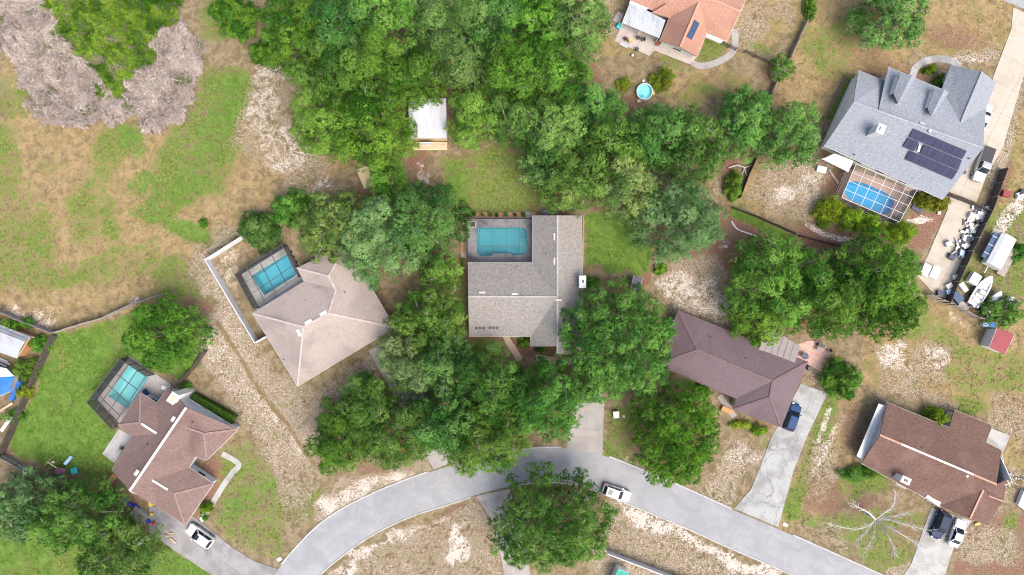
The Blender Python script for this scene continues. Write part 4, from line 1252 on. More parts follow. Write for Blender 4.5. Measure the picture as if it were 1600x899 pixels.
tn[gr] = tn[gr] * 0.4 + np.array([0.26, 0.21, 0.19]) * 0.6
o = bpy.data.objects.new('vine_thicket', np_mesh('vine_thicket', v, f, 'leaf', tint=np.repeat(tn, 4, 0)))
o['kind'] = 'stuff'
tag(o, 'mound of bright green vines inside the ring of grey dead brush', 'thicket')
COL.objects.link(o)

# grass and weed tufts standing on the ground sheet
def at_ground(px, py, key):
    """cover weight at a pixel, from the ground grid"""
    X, Y = (px - 800) / SC, (449.5 - py) / SC
    ix = np.clip(np.searchsorted(gx, X), 0, nx - 1)
    iy = np.clip(np.searchsorted(gy, Y), 0, ny - 1)
    return Z[key][iy * nx + ix]
rsT = np.random.RandomState(9)
n = 120000
px_ = rsT.uniform(-20, 1620, n); py_ = rsT.uniform(-15, 915, n)
lw, gw, sw, kw, tw = (at_ground(px_, py_, k) for k in ('lush', 'grass', 'straw', 'speck', 'litter'))
pr = np.clip(0.16 + 0.25 * lw + 0.6 * gw + 0.25 * sw + 0.45 * kw - 0.35 * tw, 0, 1) * (fbm(px_ / 18, py_ / 18, 91, 3) > 0.42)
keep = rsT.rand(n) < pr
hard = np.zeros(n, bool)
# ------------------------------------------------------------------ houses
FOOTPRINTS = []
from mathutils.geometry import intersect_ray_tri
class House:
    def __init__(self, label, pts, faces, eaves, gables, roof, wall, fascia='white_paint', th=0.15, name='house', inset=0.45, windows=True, door=None, cat='house', nowin=()):
        self.p = {k: P(*v) for k, v in pts.items()}
        keys = list(self.p)
        ev = [self.p[k] for k in eaves]
        c = sum(ev, Vector()) / len(ev)
        self.root = empty(name, (c.x, c.y, 0), 0, label, cat)
        V = [self.p[k] for k in keys]
        F = [[keys.index(k) for k in f] for f in faces]
        self.tris = []
        for f in F:
            for i in range(1, len(f) - 1):
                self.tris.append((V[f[0]], V[f[i]], V[f[i + 1]]))
        self.roof = MB().slab(V, F, th).build('roof', roof, self.root)
        poly = [q.to_2d() for q in ev]
        FOOTPRINTS.append([(q.x, q.y) for q in poly])
        ins = inset_poly(poly, inset)
        n = len(ins)
        m = MB()
        for i in range(n):
            a, b = ins[i], ins[(i + 1) % n]
            za, zb_ = ev[i].z - 0.05, ev[(i + 1) % n].z - 0.05
            m.add([(a.x, a.y, -0.05), (b.x, b.y, -0.05), (b.x, b.y, zb_), (a.x, a.y, za)], [(0, 1, 2, 3)])
        self.wall = m.build('wall', wall, self.root)
        # gutters / fascia boards on the eaves
        for i in range(n):
            a, b = ev[i], ev[(i + 1) % n]
            if abs(a.z - b.z) < 0.05 and (b - a).length > 0.8:
                d = (b - a).normalized()
                s = Vector((d.y, -d.x, 0)) * (1 if area2(poly) > 0 else -1)
                MB().bar(a + s * 0.012 - Vector((0, 0, th * 0.5 + .02)), b + s * 0.012 - Vector((0, 0, th * 0.5 + .02)), 0.03, 0.14).build('gutter', fascia, self.root)
        for e1, ap, e2 in gables:
            i1, i2 = eaves.index(e1), eaves.index(e2)
            a, b = ins[i1], ins[i2]
            A = self.p[ap].to_2d()
            nr = Vector((-(b - a).y, (b - a).x)).normalized()
            if nr.dot(c.to_2d() - a) < 0:
                nr = -nr
            tpar = max(0.05, min(0.95, (A - a).dot(b - a) / (b - a).length_squared))
            foot = a.lerp(b, tpar)
            z1, z2, z3 = self.p[e1].z - 0.05, self.p[e2].z - 0.05, self.p[ap].z - 0.28
            MB().add([(a.x, a.y, z1), (b.x, b.y, z2), (foot.x, foot.y, z3), (a.x + nr.x * .1, a.y + nr.y * .1, z1), (b.x + nr.x * .1, b.y + nr.y * .1, z2), (foot.x + nr.x * .1, foot.y + nr.y * .1, z3)],
                     [(0, 1, 2), (5, 4, 3), (0, 3, 4, 1), (1, 4, 5, 2), (2, 5, 3, 0)]).build('gable_wall', wall, self.root)
        if windows:
            sgn = 1 if area2(ins) > 0 else -1
            for i in range(n):
                a, b = ins[i], ins[(i + 1) % n]
                L = (b - a).length
                if eaves[i] in nowin or L < 2.8 or min(ev[i].z, ev[(i + 1) % n].z) < 2.4:
                    continue
                k = max(1, int(L / 3.6))
                for j in range(k):
                    self.window(a, b, (j + 0.5) / k, sgn)
        if door:
            pass
    def window(self, a, b, t, sgn, w=1.3, z0=0.95, z1=2.05):
        d = (b - a).normalized()
        o = Vector((d.y, -d.x)) * sgn
        c = a.lerp(b, t)
        d3, o3 = d.to_3d(), o.to_3d()
        c3 = c.to_3d()
        zm = (z0 + z1) / 2
        m = MB()
        for s in (-1, 1):
            m.bar(c3 + d3 * s * w / 2 + o3 * .03 + Vector((0, 0, z0)), c3 + d3 * s * w / 2 + o3 * .03 + Vector((0, 0, z1)), 0.09, 0.09, up=d3)
        for z in (z0 - 0.045, z1 + 0.045):
            m.bar(c3 - d3 * (w / 2 + .045) + o3 * .03 + Vector((0, 0, z)), c3 + d3 * (w / 2 + .045) + o3 * .03 + Vector((0, 0, z)), 0.1, 0.09)
        fr = m.build('window', 'white_paint', self.root)
        MB().bar(c3 - d3 * (w / 2 - .046) + o3 * .02 + Vector((0, 0, zm)), c3 + d3 * (w / 2 - .046) + o3 * .02 + Vector((0, 0, zm)), 0.03, z1 - z0 - 0.002).build('pane', 'window_glass', fr)
    def hit(self, px, py):
        o = Vector((0, 0, H))
        d = (P(px, py, 0) - o).normalized()
        best = None
        for t3 in self.tris:
            q = intersect_ray_tri(t3[0], t3[1], t3[2], d, o, True)
            if q is None:
                continue
            nn = (t3[1] - t3[0]).cross(t3[2] - t3[0]).normalized()
            if nn.z < 0:
                nn = -nn
            if best is None or q.z > best[0].z:
                best = (q, nn)
        return best
    def panel(self, name, quad, mat, lift=0.02, th=0.05, parent=None):
        """plate lying on the roof plane, corners given as pixels"""
        hs = [self.hit(x, y) for x, y in quad]
        g = [h for h in hs if h]
        if not g:
            return None
        nn, q0 = g[0][1], g[0][0]
        o = Vector((0, 0, H))
        vs = []
        for (x, y) in quad:
            d = (P(x, y, 0) - o).normalized()
            tt = (q0 - o).dot(nn) / d.dot(nn)
            vs.append(o + d * tt)
        lo_, hi_ = [v + nn * lift for v in vs], [v + nn * (lift + th) for v in vs]
        f = [(0, 1, 2, 3), (7, 6, 5, 4), (0, 4, 5, 1), (1, 5, 6, 2), (2, 6, 7, 3), (3, 7, 4, 0)]
        return MB().add(hi_ + lo_, f).build(name, mat, parent or self.root)
    def cap(self, a, b, mat, w=0.34, h=0.08, t0=0.0, t1=1.0, lift=0.02):
        A, B = self.p[a], self.p[b]
        u = Vector((0, 0, lift))
        return MB().bar(A.lerp(B, t0) + u, A.lerp(B, t1) + u, w, h).build('ridge_cap', mat, self.root)
    def pipe(self, px, py, r=0.08, h=0.35, mat='trim_dark'):
        q = self.hit(px, py)
        if q:
            MB().disc(q[0], r, q[0].z - 0.1, q[0].z + h, 8).build('vent_pipe', mat, self.root)
    def strip(self, px, py, ang, l, w, mat='vent_pink', name='roof_vent'):
        """small plate, l by w pixels, turned by ang degrees in the picture"""
        a = math.radians(ang)
        c, s = math.cos(a), math.sin(a)
        q = [(px + u * l / 2 * c - v * w / 2 * s, py + u * l / 2 * s + v * w / 2 * c) for u, v in ((-1, 1), (1, 1), (1, -1), (-1, -1))]
        return self.panel(name, q, mat, 0.02, 0.09)

E_, R_ = 2.75, 5.0
# centre house
A = House('grey tan shingled house with slate pool deck in the middle of the photo',
  dict(a=(731, 410, E_), b=(832, 410, E_), c=(832, 337, E_), d=(871, 337, R_), e=(909, 337, E_), f=(912, 553, E_), g=(871, 553, R_), h=(871, 541.5, R_), gE=(870, 553, E_), hE=(870, 541.3, E_), i=(829, 541, E_), j=(829, 526, E_), k=(733, 526, E_), l=(731.5, 463.5, R_), m=(871, 464, R_)),
  [('a', 'b', 'm', 'l'), ('b', 'c', 'd', 'm'), ('d', 'e', 'f', 'g', 'h', 'm'), ('l', 'm', 'j', 'k'), ('m', 'h', 'i', 'j')],
  ['a', 'b', 'c', 'e', 'f', 'gE', 'hE', 'i', 'j', 'k'], [('c', 'd', 'e'), ('k', 'l', 'a'), ('f', 'g', 'gE'), ('hE', 'h', 'i')], 'shingle_grey_tan', 'stucco_tan')
for a_, b_ in (('l', 'm'), ('d', 'm'), ('m', 'g')):
    A.cap(a_, b_, 'ridge_tan', 0.26, 0.05)
A.strip(866.5, 370, 90, 11, 2.2); A.strip(866.5, 408.5, 90, 11, 2.2); A.strip(753.5, 457.5, 0, 10, 2.2); A.strip(804.5, 460, 0, 10, 2.2); A.strip(873, 469, 0, 10, 2.2)
for k in range(3):
    A.strip(744.2 + 5.8 * k, 512.5, 0, 4, 3.6, 'trim_dark', 'roof_light'); A.strip(765.5 + 5.6 * k, 512.3, 0, 4, 3.6, 'trim_dark', 'roof_light')
A.pipe(854, 397); A.pipe(816, 462, 0.07, 0.3); A.pipe(790, 470, 0.06, 0.25, 'grey_metal'); A.pipe(890, 420, 0.06, 0.25, 'grey_metal')
ch = MB().box(10.05, 10.95, 0.0, 1.7, 0, 5.3).build('chimney', 'white_paint', A.root)
MB().box(10.42, 10.66, 0.72, 1.12, 5.302, 5.42).build('flue', 'trim_dark', ch)
MB().box(9.98, 11.02, -0.07, 1.77, 5.12, 5.22).build('chimney_band', 'white_vinyl', ch)

# beige hip house
RB, TB = 5.2, 4.25
B = House('beige shingled hip roof house with a blue caged pool at its upper left',
  dict(W=(394.4, 490, E_), S=(465, 604, E_), E=(617, 512, E_), N=(541, 384, E_), Wc=(464, 419, E_), no=(475, 440, E_), R1=(474, 511, RB), R2=(513.5, 490, RB), T1=(525, 453, TB), T2=(513.5, 432, TB)),
  [('W', 'no', 'T1', 'R2', 'R1'), ('W', 'R1', 'S'), ('S', 'R1', 'R2', 'E'), ('E', 'R2', 'T1'), ('E', 'T1', 'T2', 'N'), ('no', 'T1', 'T2', 'Wc'), ('Wc', 'T2', 'N')],
  ['W', 'S', 'E', 'N', 'Wc', 'no'], [], 'shingle_beige', 'stucco_cream')
for a_, b_ in (('R1', 'R2'), ('R1', 'W'), ('R1', 'S'), ('R2', 'E'), ('R2', 'T1'), ('T1', 'T2'), ('T2', 'Wc'), ('T2', 'N')):
    B.cap(a_, b_, 'ridge_beige', 0.3, 0.05)
B.strip(482, 503.5, -29, 12, 5, 'white_paint'); B.strip(505.5, 490, -29, 11.5, 5, 'white_paint'); B.strip(467.5, 520, 62, 11, 5, 'white_paint'); B.pipe(539, 457); B.pipe(444, 562, 0.07); B.pipe(478, 470, 0.06, 0.25)

# brown house, lower left
RC, WC, QC = 5.2, 4.2, 4.1
C = House('brown shingled house with white ridge strips beside the fenced green lawn',
  dict(N=(263.5, 604, E_), a1=(245, 630, E_), a2=(219.5, 614, E_), a3=(184.5, 664.5, E_), a4=(207, 682, E_), A=(174.5, 735, E_), g2=(203, 767, RC), s1=(245, 792, E_), S=(289, 820.5, E_), E2=(333.5, 756, E_), n2=(296, 731, E_), n1=(305, 714, E_), F1=(323, 719.5, E_), E=(372, 671, E_), g1=(291, 637, RC),
       h1=(218.5, 660.5, WC), h2=(246, 678, WC), s0=(238, 750.5, WC), s2=(273, 772, WC), q1=(290, 668, QC), q2=(319, 678, QC)),
  [('N', 'g1', 'g2', 'A', 'a4', 'h2', 'a1'), ('a2', 'h1', 'a3'), ('a2', 'a1', 'h2', 'h1'), ('a3', 'h1', 'h2', 'a4'), ('g1', 'q1', 'n1', 'n2', 's0', 's1', 'g2'), ('g1', 'E', 'q2', 'q1'), ('E', 'F1', 'q2'), ('q1', 'q2', 'F1', 'n1'), ('s0', 's2', 'S', 's1'), ('s2', 'E2', 'S'), ('s0', 'n2', 'E2', 's2')],
  ['N', 'a1', 'a2', 'a3', 'a4', 'A', 's1', 'S', 'E2', 'n2', 'n1', 'F1', 'E'], [('A', 'g2', 's1'), ('E', 'g1', 'N')], 'shingle_brown', 'siding_grey')
C.cap('g1', 'g2', 'white_paint', 0.34, 0.1); C.cap('h1', 'h2', 'white_paint', 0.3, 0.1, 0.1, 0.95); C.cap('s0', 's2', 'white_paint', 0.3, 0.1, 0.0, 0.68)
for a_, b_ in (('h1', 'a2'), ('h1', 'a3'), ('s2', 'S'), ('s2', 'E2'), ('q1', 'q2'), ('q2', 'E'), ('q2', 'F1')):
    C.cap(a_, b_, 'ridge_brown', 0.28, 0.05)
C.strip(271, 655, -57, 9, 4.5, 'vent_pink'); C.strip(214, 739, -57, 10, 5, 'vent_pink'); C.pipe(231, 694); C.pipe(301, 660, 0.07)
q_ = P(277, 620, 4.2)
rt = Matrix.Rotation(math.radians(-34), 4, 'Z')
m = MB()
for z0, z1, w, l in ((0, 5.6, 1.0, 1.5), (5.45, 5.62, 1.16, 1.66)):
    mm = MB().box(-w / 2, w / 2, -l / 2, l / 2, z0, z1)
    vv = [tuple(rt @ Vector(v)) for v in mm.v]
    m.add([(v[0] + q_.x, v[1] + q_.y, v[2]) for v in vv], mm.f)
ch = m.build('chimney', 'stucco_white', C.root)
mm = MB().box(-0.3, 0.3, -0.5, 0.5, 5.622, 5.7)
MB().add([tuple((rt @ Vector(v)) + Vector((q_.x, q_.y, 0))) for v in mm.v], mm.f).build('flue', 'wood_tan', ch)

# plum house
RD = 4.9
D = House('plum brown hip roof house with a grey patio cover right of the big oak',
  dict(N=(1059.5, 485, E_), W=(1025, 570, E_), R1=(1090, 547, RD), R2=(1207, 596, RD), E=(1262, 565.5, E_), V=(1149.5, 623, E_), SW=(1145, 640, E_), S=(1221, 667.5, E_), T=(1202.7, 621, RD)),
  [('N', 'R1', 'W'), ('N', 'E', 'R2', 'R1'), ('W', 'R1', 'R2', 'V'), ('V', 'R2', 'T', 'SW'), ('SW', 'T', 'S'), ('S', 'T', 'R2', 'E')],
  ['N', 'W', 'V', 'SW', 'S', 'E'], [], 'shingle_plum', 'stucco_tan', fascia='wood_dark')
for a_, b_ in (('R1', 'R2'), ('R1', 'N'), ('R1', 'W'), ('R2', 'E'), ('T', 'SW'), ('T', 'S'), ('R2', 'T')):
    D.cap(a_, b_, 'ridge_plum', 0.28, 0.05)
pc = [P(1199, 508, 2.55), P(1250, 541.5, 2.55), P(1239.5, 575.5, 3.35), P(1184, 551.5, 3.35)]
po = MB().slab(pc, [(0, 1, 2, 3)], 0.12).build('patio_cover', 'patio_cover', D.root)
for k in range(1, 6):
    f_ = k / 6
    MB().bar(pc[0].lerp(pc[1], f_) + Vector((0, 0, .03)), pc[3].lerp(pc[2], f_) + Vector((0, 0, .03)), 0.035, 0.03).build('seam', 'patio_cover', po)
for f_ in (0.02, 0.98):
    q_ = pc[0].lerp(pc[1], f_)
    MB().bar((q_.x, q_.y, 0), (q_.x, q_.y, 2.44), 0.12, 0.12).build('post', 'wood_dark', po)
D.pipe(1110, 527, 0.07); D.pipe(1165, 560, 0.07)

# red brown house, lower right
RE = 4.8
Eh = House('red brown gable house with two cars on its driveway at lower right',
  dict(N=(1386.4, 629, E_), SW=(1346, 724.5, E_), s1=(1467, 790, E_), f1=(1515.5, 811, 4.5), c1=(1544, 821.5, E_), c2=(1563, 790, E_), k1=(1567.5, 783.5, 3.9), k0=(1545, 774.5, 3.9), c3=(1573.5, 750, E_), R2=(1557, 757, RE), NE=(1565, 703.5, E_), x1=(1541, 691.5, E_), x2=(1549, 664, 2.15), x3=(1491.4, 640.5, 2.15), x4=(1483, 668, E_), R1=(1375, 680, RE), f0=(1536.5, 766, 4.5)),
  [('N', 'x4', 'x1', 'NE', 'R2', 'R1'), ('x4', 'x3', 'x2', 'x1'), ('R1', 'R2', 'f0', 's1', 'SW'), ('f0', 's1', 'f1'), ('f0', 'f1', 'c1', 'c2', 'k0'), ('R2', 'f0', 'k0', 'k1', 'c3'), ('k0', 'c2', 'k1')],
  ['N', 'SW', 's1', 'c1', 'c2', 'c3', 'NE', 'x1', 'x2', 'x3', 'x4'], [('N', 'R1', 'SW'), ('s1', 'f1', 'c1'), ('c3', 'R2', 'NE')], 'shingle_redbrown', 'stucco_white')
Eh.cap('R1', 'R2', 'ridge_orange', 0.28, 0.05, 0, 1); Eh.cap('R1', 'R2', 'ridge_pale', 0.3, 0.12, 0.18, 0.8, 0.05); Eh.cap('f0', 'f1', 'ridge_orange', 0.28, 0.05); Eh.cap('k0', 'k1', 'ridge_orange', 0.28, 0.05)
aw = [P(1373, 631, 2.5), P(1385, 635.5, 2.5), P(1350, 718.5, 2.5), P(1338.5, 713, 2.5)]
MB().slab(aw, [(0, 1, 2, 3)], 0.1).build('awning', 'white_paint', Eh.root)
q_ = P(1415.5, 751, 5.1)
rt = Matrix.Rotation(math.radians(-25), 4, 'Z')
def rbox(w, l, z0, z1, q, rm):
    mm = MB().box(-w / 2, w / 2, -l / 2, l / 2, z0, z1)
    m_ = MB()
    m_.add([tuple((rm @ Vector(v)) + Vector((q.x, q.y, 0))) for v in mm.v], mm.f)
    return m_
ch = rbox(1.3, 0.9, 0, 5.0, q_, rt).build('chimney', 'stucco_white', Eh.root)
rbox(1.42, 1.02, 5.0, 5.12, q_, rt).build('chimney_cap', 'white_paint', ch)
rbox(0.5, 0.4, 5.122, 5.25, q_, rt).build('flue', 'rust', ch)
pr_ = MB().slab([P(1446, 777, 3.0), P(1454, 770, 3.0), P(1473, 780, 3.0), P(1467, 792, 2.9)], [(0, 1, 2, 3)], 0.12).build('porch_roof', 'white_paint', Eh.root)
for x_, y_ in ((1447.5, 778), (1466, 790.5)):
    p_ = P(x_, y_, 2.85)
    MB().bar((p_.x, p_.y, 0), (p_.x, p_.y, 2.86), .1, .1).build('post', 'white_paint', pr_)
Eh.strip(1511, 744, 25, 3, 3, 'white_paint'); Eh.pipe(1440, 700, 0.07); Eh.pipe(1412, 745, 0.09, 0.4)
MB().box(*( [P(1475, 645, 0).x, P(1477, 645, 0).x] ), P(1475, 667, 0).y, P(1475, 645, 0).y, 0, 2.1).build('side_wall', 'white_paint', Eh.root)

# blue grey house with solar panels
RF = 5.8
F = House('large blue grey house with solar panels and a white screened pool cage',
  dict(NW=(1341.5, 110, E_), p1=(1384.5, 127.5, E_), v0=(1372, 175.5, 4.6), u0=(1388, 104.5, 3.9), u1=(1472, 139.5, 3.9), nw=(1485.6, 101.5, E_), ap=(1535, 112.5, 5.3), ne=(1556.6, 130, E_), ev=(1541, 169, E_), v=(1501.5, 192.5, 5.3), rE=(1536, 232, RF), sE=(1473.5, 312, E_), sW=(1288, 228, E_), rW=(1333.5, 160, RF), wv=(1469, 146, 3.1)),
  [('NW', 'p1', 'v0', 'rW'), ('v0', 'u0', 'u1', 'v', 'rE', 'rW'), ('u1', 'wv', 'v'), ('wv', 'nw', 'ap', 'v'), ('ap', 'ne', 'ev', 'v'), ('ev', 'rE', 'v'), ('rW', 'rE', 'sE', 'sW')],
  ['NW', 'sW', 'sE', 'ev', 'ne', 'nw', 'wv', 'u1', 'u0', 'p1'], [('NW', 'rW', 'sW'), ('ne', 'ap', 'nw'), ('sE', 'rE', 'ev')], 'shingle_bluegrey', 'stucco_white', nowin=('NW',))
F.cap('rW', 'rE', 'ridge_grey', 0.3, 0.05); F.cap('ap', 'v', 'ridge_grey', 0.3, 0.05)
MB().add([F.p['p1'] - Vector((0, 0, .1)), F.p['v0'] - Vector((0, 0, .02)), F.p['v0'] + Vector((.08, 0, -.02)), F.p['u0'] - Vector((0, 0, .1)), F.p['p1'] + Vector((.08, 0, -.1))], [(0, 1, 3), (4, 3, 2)]).build('side_wall', 'siding_grey', F.root)
def dormer(pl, pr, rf, rb, zl, zr_, z):
    """small gabled dormer: left eave front, right eave front, ridge front, ridge back"""
    a, b, c, d = P(*pl, zl), P(*pr, zl), P(*rf, z), P(*rb, z - 0.15)
    lb, rb2 = P(*zr_[0], zl), P(*zr_[1], zl)
    dm = MB().slab([a, c, d, lb, b, rb2], [(0, 1, 2, 3), (1, 4, 5, 2)], 0.1).build('dormer_roof', 'shingle_bluegrey', F.root)
    dn = (d - c).normalized() * 0.3
    dn.z = 0
    a2, b2, c2 = a + dn, b + dn, c + dn - Vector((0, 0, .12))
    MB().add([(a2.x, a2.y, zl - 1.6), (b2.x, b2.y, zl - 1.6), (b2.x, b2.y, zl - .12), c2, (a2.x, a2.y, zl - .12), (lb.x, lb.y, zl - 1.2), (lb.x, lb.y, zl - .12), (rb2.x, rb2.y, zl - 1.2), (rb2.x, rb2.y, zl - .12)],
             [(0, 1, 2, 3, 4), (5, 0, 4, 6), (1, 7, 8, 2)]).build('dormer_wall', 'white_paint', dm)
dormer((1407, 114), (1431, 122), (1425, 117.5), (1403, 162), 5.6, ((1396, 146), (1406, 160)), 6.3)
dormer((1460, 139), (1482.5, 145), (1476, 139.5), (1455, 182), 5.6, ((1449, 168), (1458, 180)), 6.3)
q_ = P(1376, 202, 7.0)
rt = Matrix.Rotation(math.radians(-23), 4, 'Z')
def rbox(w, l, z0, z1, q, rm):
    mm = MB().box(-w / 2, w / 2, -l / 2, l / 2, z0, z1)
    m_ = MB()
    m_.add([tuple((rm @ Vector(v)) + Vector((q.x, q.y, 0))) for v in mm.v], mm.f)
    return m_
ch = rbox(1.0, 1.3, 2.5, 7.0, q_, rt).build('chimney', 'white_paint', F.root)
rbox(1.15, 1.45, 7.0, 7.12, q_, rt).build('chimney_cap', 'white_vinyl', ch)
rbox(0.4, 0.5, 7.122, 7.35, q_, rt).build('flue', 'grey_metal', ch)
def quad_row(hs, q, n, skip=(), name='solar_panel', mat='solar_cell'):
    """row of n panels in the quad (picture corners: start-top, end-top, end-bottom, start-bottom)"""
    a, b, c, d = [Vector(x) for x in q]
    for k in range(n):
        if k in skip:
            continue
        f0, f1 = k / n + 0.015 / n, (k + 1) / n - 0.015 / n
        w = [d.lerp(c, f0), d.lerp(c, f1), a.lerp(b, f1), a.lerp(b, f0)]
        hs.panel(name, [tuple(x) for x in w], mat, 0.09, 0.04)
def c8(x, y):
    return (1280 + x / 4.086, 80 + y / 4.086)
quad_row(F, [c8(600, 495), c8(940, 638), c8(910, 690), c8(572, 549)], 9)
quad_row(F, [c8(567, 553), c8(909, 696), c8(885, 760), c8(532, 610)], 10, (2,))
quad_row(F, [c8(580, 636), c8(884, 764), c8(846, 820), c8(547, 690)], 8)
F.panel('conduit_box', [c8(622, 640), c8(637, 645), c8(650, 600), c8(636, 594)], 'grey_metal', 0.05, 0.1)
F.pipe(1452, 205, 0.28, 0.25, 'grey_metal'); F.pipe(1334, 242); F.pipe(1513, 248); F.strip(1441, 193.5, 24, 9, 3.5, 'grey_metal')
aw = [P(*c8(20, 690), 2.5), P(*c8(98, 655), 2.75), P(*c8(218, 702), 2.75), P(*c8(186, 772), 2.5)]
o = MB().slab(aw, [(0, 1, 2, 3)], 0.1).build('porch_roof', 'white_paint', F.root)
for q_ in (aw[0], aw[3]):
    MB().bar((q_.x + .1, q_.y + .1, 0), (q_.x + .1, q_.y + .1, 2.39), 0.12, 0.12).build('post', 'white_paint', o)
F.strip(1508, 270, -56, 6, 3, 'slate_blue', 'roof_box')

# terracotta house at the top edge
G = House('terracotta shingled house with a silver porch roof at the top edge',
  dict(a=(1156.5, 18, R_), b=(1136, 65, E_), b2=(1104.5, 52, E_), gr=(1089.4, 89, E_), p1=(1063, 73.5, 4.9), gl=(1030.5, 64, E_), c2=(1046, 27, E_), c=(985, 1, E_), d=(1006, -46, R_), n1=(1028, -95, E_), n2=(1179, -30, E_), p0=(1093, 3, 4.9)),
  [('a', 'b', 'b2', 'p0', 'c2', 'c', 'd'), ('p0', 'c2', 'gl', 'p1'), ('p0', 'p1', 'gr', 'b2'), ('a', 'd', 'n1', 'n2')],
  ['c', 'c2', 'gl', 'gr', 'b2', 'b', 'n2', 'n1'], [('gl', 'p1', 'gr'), ('b', 'a', 'n2'), ('n1', 'd', 'c')], 'shingle_terracotta', 'stucco_white')
G.cap('a', 'd', 'ridge_orange', 0.3, 0.06); G.cap('p0', 'p1', 'ridge_orange', 0.3, 0.06)
G.panel('skylight', [(1072.4, 57.5), (1080, 62.5), (1086, 50), (1078.5, 45.5)], 'skylight_glass', 0.05, 0.1); G.panel('skylight', [(1078.8, 45), (1086.3, 49.5), (1092, 37), (1084.7, 31.5)], 'skylight_glass', 0.05, 0.1)
dl, dr, df, db_ = P(1019, 19, 3.3), P(1049, 30, 3.3), P(1042, 6, 4.2), P(1046, -4, 4.2)
MB().slab([P(1018, 20, 3.0), P(1042.5, 5.5, 4.0), P(1049, 29, 3.0)], [(0, 1, 2)], 0.12).build('dormer_roof', 'shingle_terracotta', G.root)
pr = [P(984.4, 3, 3.0), P(1040, 32, 3.0), P(1030, 60, 2.5), P(972, 36, 2.5)]
o = MB().slab(pr, [(0, 1, 2, 3)], 0.08).build('porch_roof', 'tin_silver', G.root)
for f_ in (0.02, 0.5, 0.98):
    q_ = pr[3].lerp(pr[2], f_)
    MB().bar((q_.x, q_.y + .1, 0.05), (q_.x, q_.y + .1, 2.41), 0.1, 0.1).build('post', 'white_paint', o)
MB().slab([P(985, 1, 3.05), P(1012, 13, 3.05), P(1010, 17, 2.98), P(983, 5, 2.98)], [(0, 1, 2, 3)], 0.05).build('flashing', 'white_paint', G.root)
MB().slab([P(1105, 53, 2.6), P(1130, 63, 2.6), P(1127, 68, 2.4), P(1103, 57.5, 2.4)], [(0, 1, 2, 3)], 0.08).build('awning', 'white_paint', G.root)

# white shed
ws = House('white corrugated shed with a plank step at its front, below the wood',
  dict(a=(638, 155, 3.3), b=(697, 154.5, 3.3), c=(698, 216, 2.6), d=(639.5, 216, 2.6)), [('a', 'b', 'c', 'd')], ['a', 'b', 'c', 'd'], [], 'tin_white', 'plywood', name='shed', inset=0.12, windows=False, th=0.06, cat='shed')
w0, w1 = P(655, 222, 0), P(685, 222, 0)
MB().box(w0.x + .4, w1.x - .6, P(650, 221.6).y - 0.62, P(650, 221.6).y - 0.5, 0.1, 2.1).build('door', 'white_vinyl', ws.root)
dk = MB()
y1, y0 = P(650, 222.5).y, P(650, 235).y
for k in range(7):
    ya, yb = y0 + (y1 - y0) * k / 7, y0 + (y1 - y0) * (k + 1) / 7 - 0.02
    MB().box(P(645, 0).x, P(699, 0).x, ya, yb, 0.14, 0.2).build('plank', 'wood_tan' if k % 3 else 'plywood', ws.root)

# small buildings at the edges
bs = House('barrel roofed silver shed with a wooden end wall at the left edge',
  dict(a=(-50, 488, 2.2), b=(47, 527, 2.2), c=(26, 560, 2.2), d=(-68, 526, 2.2), r1=(-56, 498, 3.2), r2=(39, 534, 3.2), r3=(-61, 509, 3.3), r4=(32, 545, 3.3)),
  [('a', 'b', 'r2', 'r1'), ('r1', 'r2', 'r4', 'r3'), ('r3', 'r4', 'c', 'd')], ['a', 'b', 'c', 'd'], [('b', 'r2', 'c')], 'tin_barn', 'wood_orange', name='shed', inset=0.15, windows=False, th=0.05, cat='shed')
rs_ = House('small red roofed shed with a faded orange and white front at the right',
  dict(a=(1557.5, 513, 2.4), b=(1585, 523, 2.0), c=(1570, 554, 2.0), d=(1545.5, 543, 2.4)), [('a', 'b', 'c', 'd')], ['a', 'b', 'c', 'd'], [], 'red_roof', 'white_paint', name='shed', inset=0.15, windows=False, th=0.06, cat='shed')
q0, q1 = P(1547, 533, 1.2), P(1553, 522, 1.2)
MB().add([P(1546.5, 519.5, 0.05) + Vector((0, 0, 0)), P(1536, 542, 0.05), P(1545.5, 543, 2.0), P(1556.5, 515, 2.0)], [(0, 1, 2, 3)]).build('front_sheet', 'white_vinyl', rs_.root)
fa, fb, fc, fd = P(1546.5, 519.5, 0.05), P(1536, 542, 0.05), P(1545.5, 543, 2.0), P(1556.5, 515, 2.0)
fn = Vector((-0.05, 0.0, 0.03))
MB().add([fa.lerp(fb, .3) + fn, fa.lerp(fb, .75) + fn, fd.lerp(fc, .75) + fn, fd.lerp(fc, .3) + fn], [(0, 1, 2, 3)]).build('rust_sheet', 'orange_paint', rs_.root)
ds = House('little dark roofed storage shed at the lower end of the small lawn',
  dict(a=(990, 431, 2.1), b=(1003.5, 434.5, 1.9), c=(1000, 456, 1.9), d=(986, 452, 2.1)), [('a', 'b', 'c', 'd')], ['a', 'b', 'c', 'd'], [], 'slate_blue', 'wood_orange', name='shed', inset=0.1, windows=False, th=0.06, cat='shed')
ge = House('white roofed outbuilding only just showing at the right edge',
  dict(a=(1601, 766, 0.9), b=(1640, 782, 0.9), c=(1626, 815, 0.8), d=(1591, 790, 0.8)), [('a', 'b', 'c', 'd')], ['a', 'b', 'c', 'd'], [], 'white_paint', 'siding_grey', name='shed', inset=0.1, windows=False, th=0.08, cat='shed')
